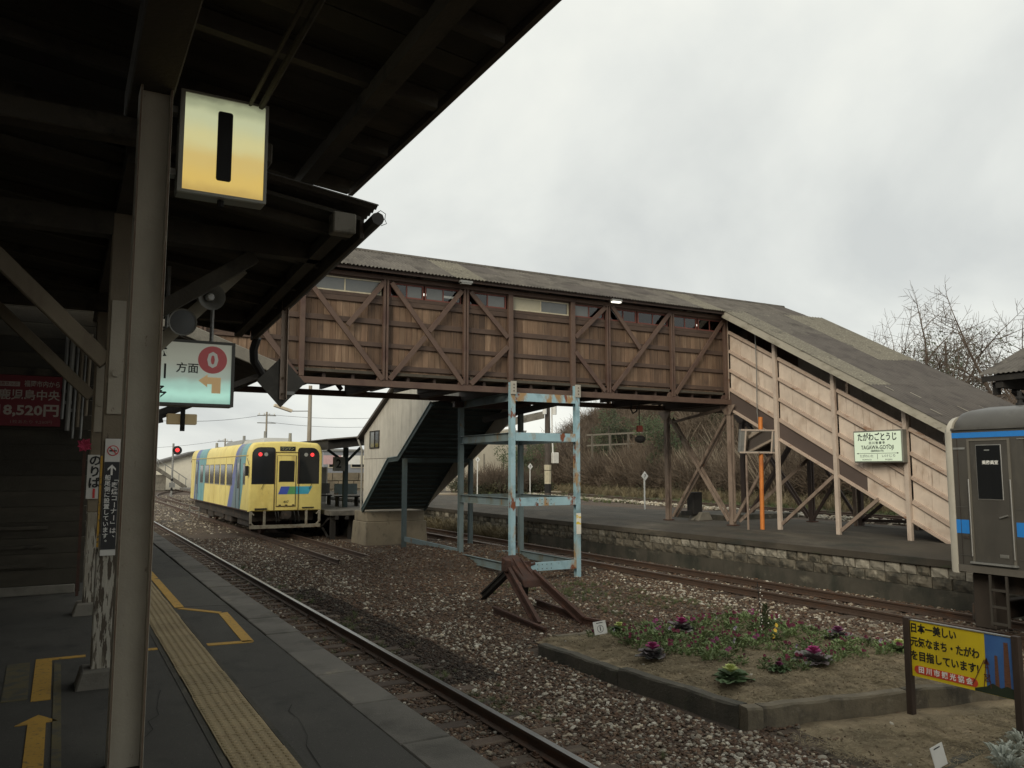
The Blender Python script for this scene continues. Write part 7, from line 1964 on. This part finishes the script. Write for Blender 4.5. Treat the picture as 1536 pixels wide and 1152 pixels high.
def in_bed(x, y): return 6.0 < x < 10.35 and 5.6 < y < 10.55 and not (y < 6.2 - (x - 6.2) * .17)
N_ST = 135000
tries = 0
while len(pts) < N_ST and tries < 1200000:
    tries += 1
    u = r.random()
    d = 3.2 * (34 / 3.2) ** u                     # density falls with distance
    a = math.radians(r.uniform(-2, 66))
    x, y = d * math.sin(a), d * math.cos(a)
    if x < 2.14 or y < 1.2 or x > 15.15: continue
    if x > 12.2 and y > 29.5: continue
    if in_bed(x, y): continue
    if y > 27.5 and 9.4 < x < 12.1: continue
    if abs(x - 4.095) < .07 or (abs(x - 12.906) < .07) or (abs(x - 14.03) < .07): continue
    earth = x > 6.25 and y < 6.1
    if earth and r.random() < .955: continue
    strawy = sstep(.1, .45, fbm(x + 50, y + 9, 2.6) + (.35 if (7.6 < x < 11 and 10.5 < y < 15) else 0))
    if r.random() < strawy * .75: continue
    if x < 4.05 and r.random() < .45: continue
    if x < 4.62 and ((y - .6 + .1) % .62) < .2 and r.random() < .86: continue
    sz = r.uniform(.010, .020) if r.random() < .82 else r.uniform(.018, .030)
    if d > 14: sz *= 1.25
    zoff = r.uniform(-.4, .5) * sz + .008
    pw = .03 + .085 * sstep(-.05, .3, fbm(x, y, 1.9))
    if 4.2 < x < 6.1 and y < 13: pw += .04 + .065 * sstep(4.6, 5.6, x)
    if 3.9 < x < 5.2 and 10 < y < 18.5: pw *= .15
    if 4.3 < x < 6.3 and y > 17: pw += .12
    if x > 11 and y < 18: pw += .06
    if math.hypot((x - 9.5) / 3, (y - 19) / 5) < 1: pw *= .55
    if x < 4.05: pw *= .8
    if r.random() < pw: c = r.choice(whites); zoff = sz * r.uniform(.1, .55) + .008; sz *= r.uniform(.8, 1.3)
    elif r.random() < .13: c = r.choice(greys)
    else: c = r.choice(browns)
    f = r.uniform(.7, 1.2)
    if 4.25 < x < 5.15 and 9.5 < y < 18.5 and fbm(x, y, 1.5) > -.25: f *= .32
    pts.append((x, y, gz(x, y) + zoff)); rots.append((r.uniform(-.5, .5), r.uniform(-.5, .5), r.uniform(0, 6.28)))
    e_ = r.uniform(.85, 1.4); scls.append((sz * e_, sz, sz)); cols.append((c[0] * f, c[1] * f, c[2] * f)); idx.append(r.randint(0, 6))
scatter('ballast_gravel', pts, rots, scls, cols, idx, SP)
pts, rots, scls, cols, idx = [], [], [], [], []
for k in range(5200):
    if r.random() < .55: x, y = r.uniform(6.3, 10.1), r.uniform(6.2, 10.25); z = soilz(x, y)
    else: x, y = r.uniform(6.3, 12), r.uniform(3.0, 6.0); z = gz(x, y) + .036
    if y < 6.4 - (x - 6.2) * .17 and y > 5.9 - (x - 6.2) * .17: continue
    sz = r.uniform(.004, .013); c = r.choice([(.15, .112, .068), (.20, .155, .095), (.11, .08, .05), (.26, .21, .13)])
    if r.random() < .012: sz, c = r.uniform(.012, .02), r.choice(whites)
    pts.append((x, y, z + sz * .3)); rots.append((r.uniform(-1, 1), r.uniform(-1, 1), r.uniform(0, 6))); scls.append((sz * 1.3, sz, sz)); cols.append(c); idx.append(r.randint(0, 6))
scatter('soil_clods', pts, rots, scls, cols, idx, SP)
# a white ballast ridge beside the far line
pts, rots, scls, cols, idx = [], [], [], [], []
for k in range(5000):
    y = r.uniform(4, 60); x = 25.0 + .152 * (y - 15.7) + r.gauss(0, .22); sz = r.uniform(.03, .06)
    pts.append((x, y, gz(x, y) + r.uniform(.02, .14))); rots.append((r.uniform(-1, 1), 0, r.uniform(0, 6))); scls.append((sz * 1.3, sz, sz)); cols.append(r.choice(whites)); idx.append(r.randint(0, 6))
for k in range(9000):
    y = r.uniform(36, 90); x = r.uniform(2.5, 16); sz = r.uniform(.025, .05)
    c = r.choice(greys if r.random() < .7 else whites)
    pts.append((x, y, gz(x, y) + .01)); rots.append((r.uniform(-1, 1), 0, r.uniform(0, 6))); scls.append((sz * 1.3, sz, sz)); cols.append(c); idx.append(r.randint(0, 6))
scatter('far_ballast', pts, rots, scls, cols, idx, SP)
flush_text()
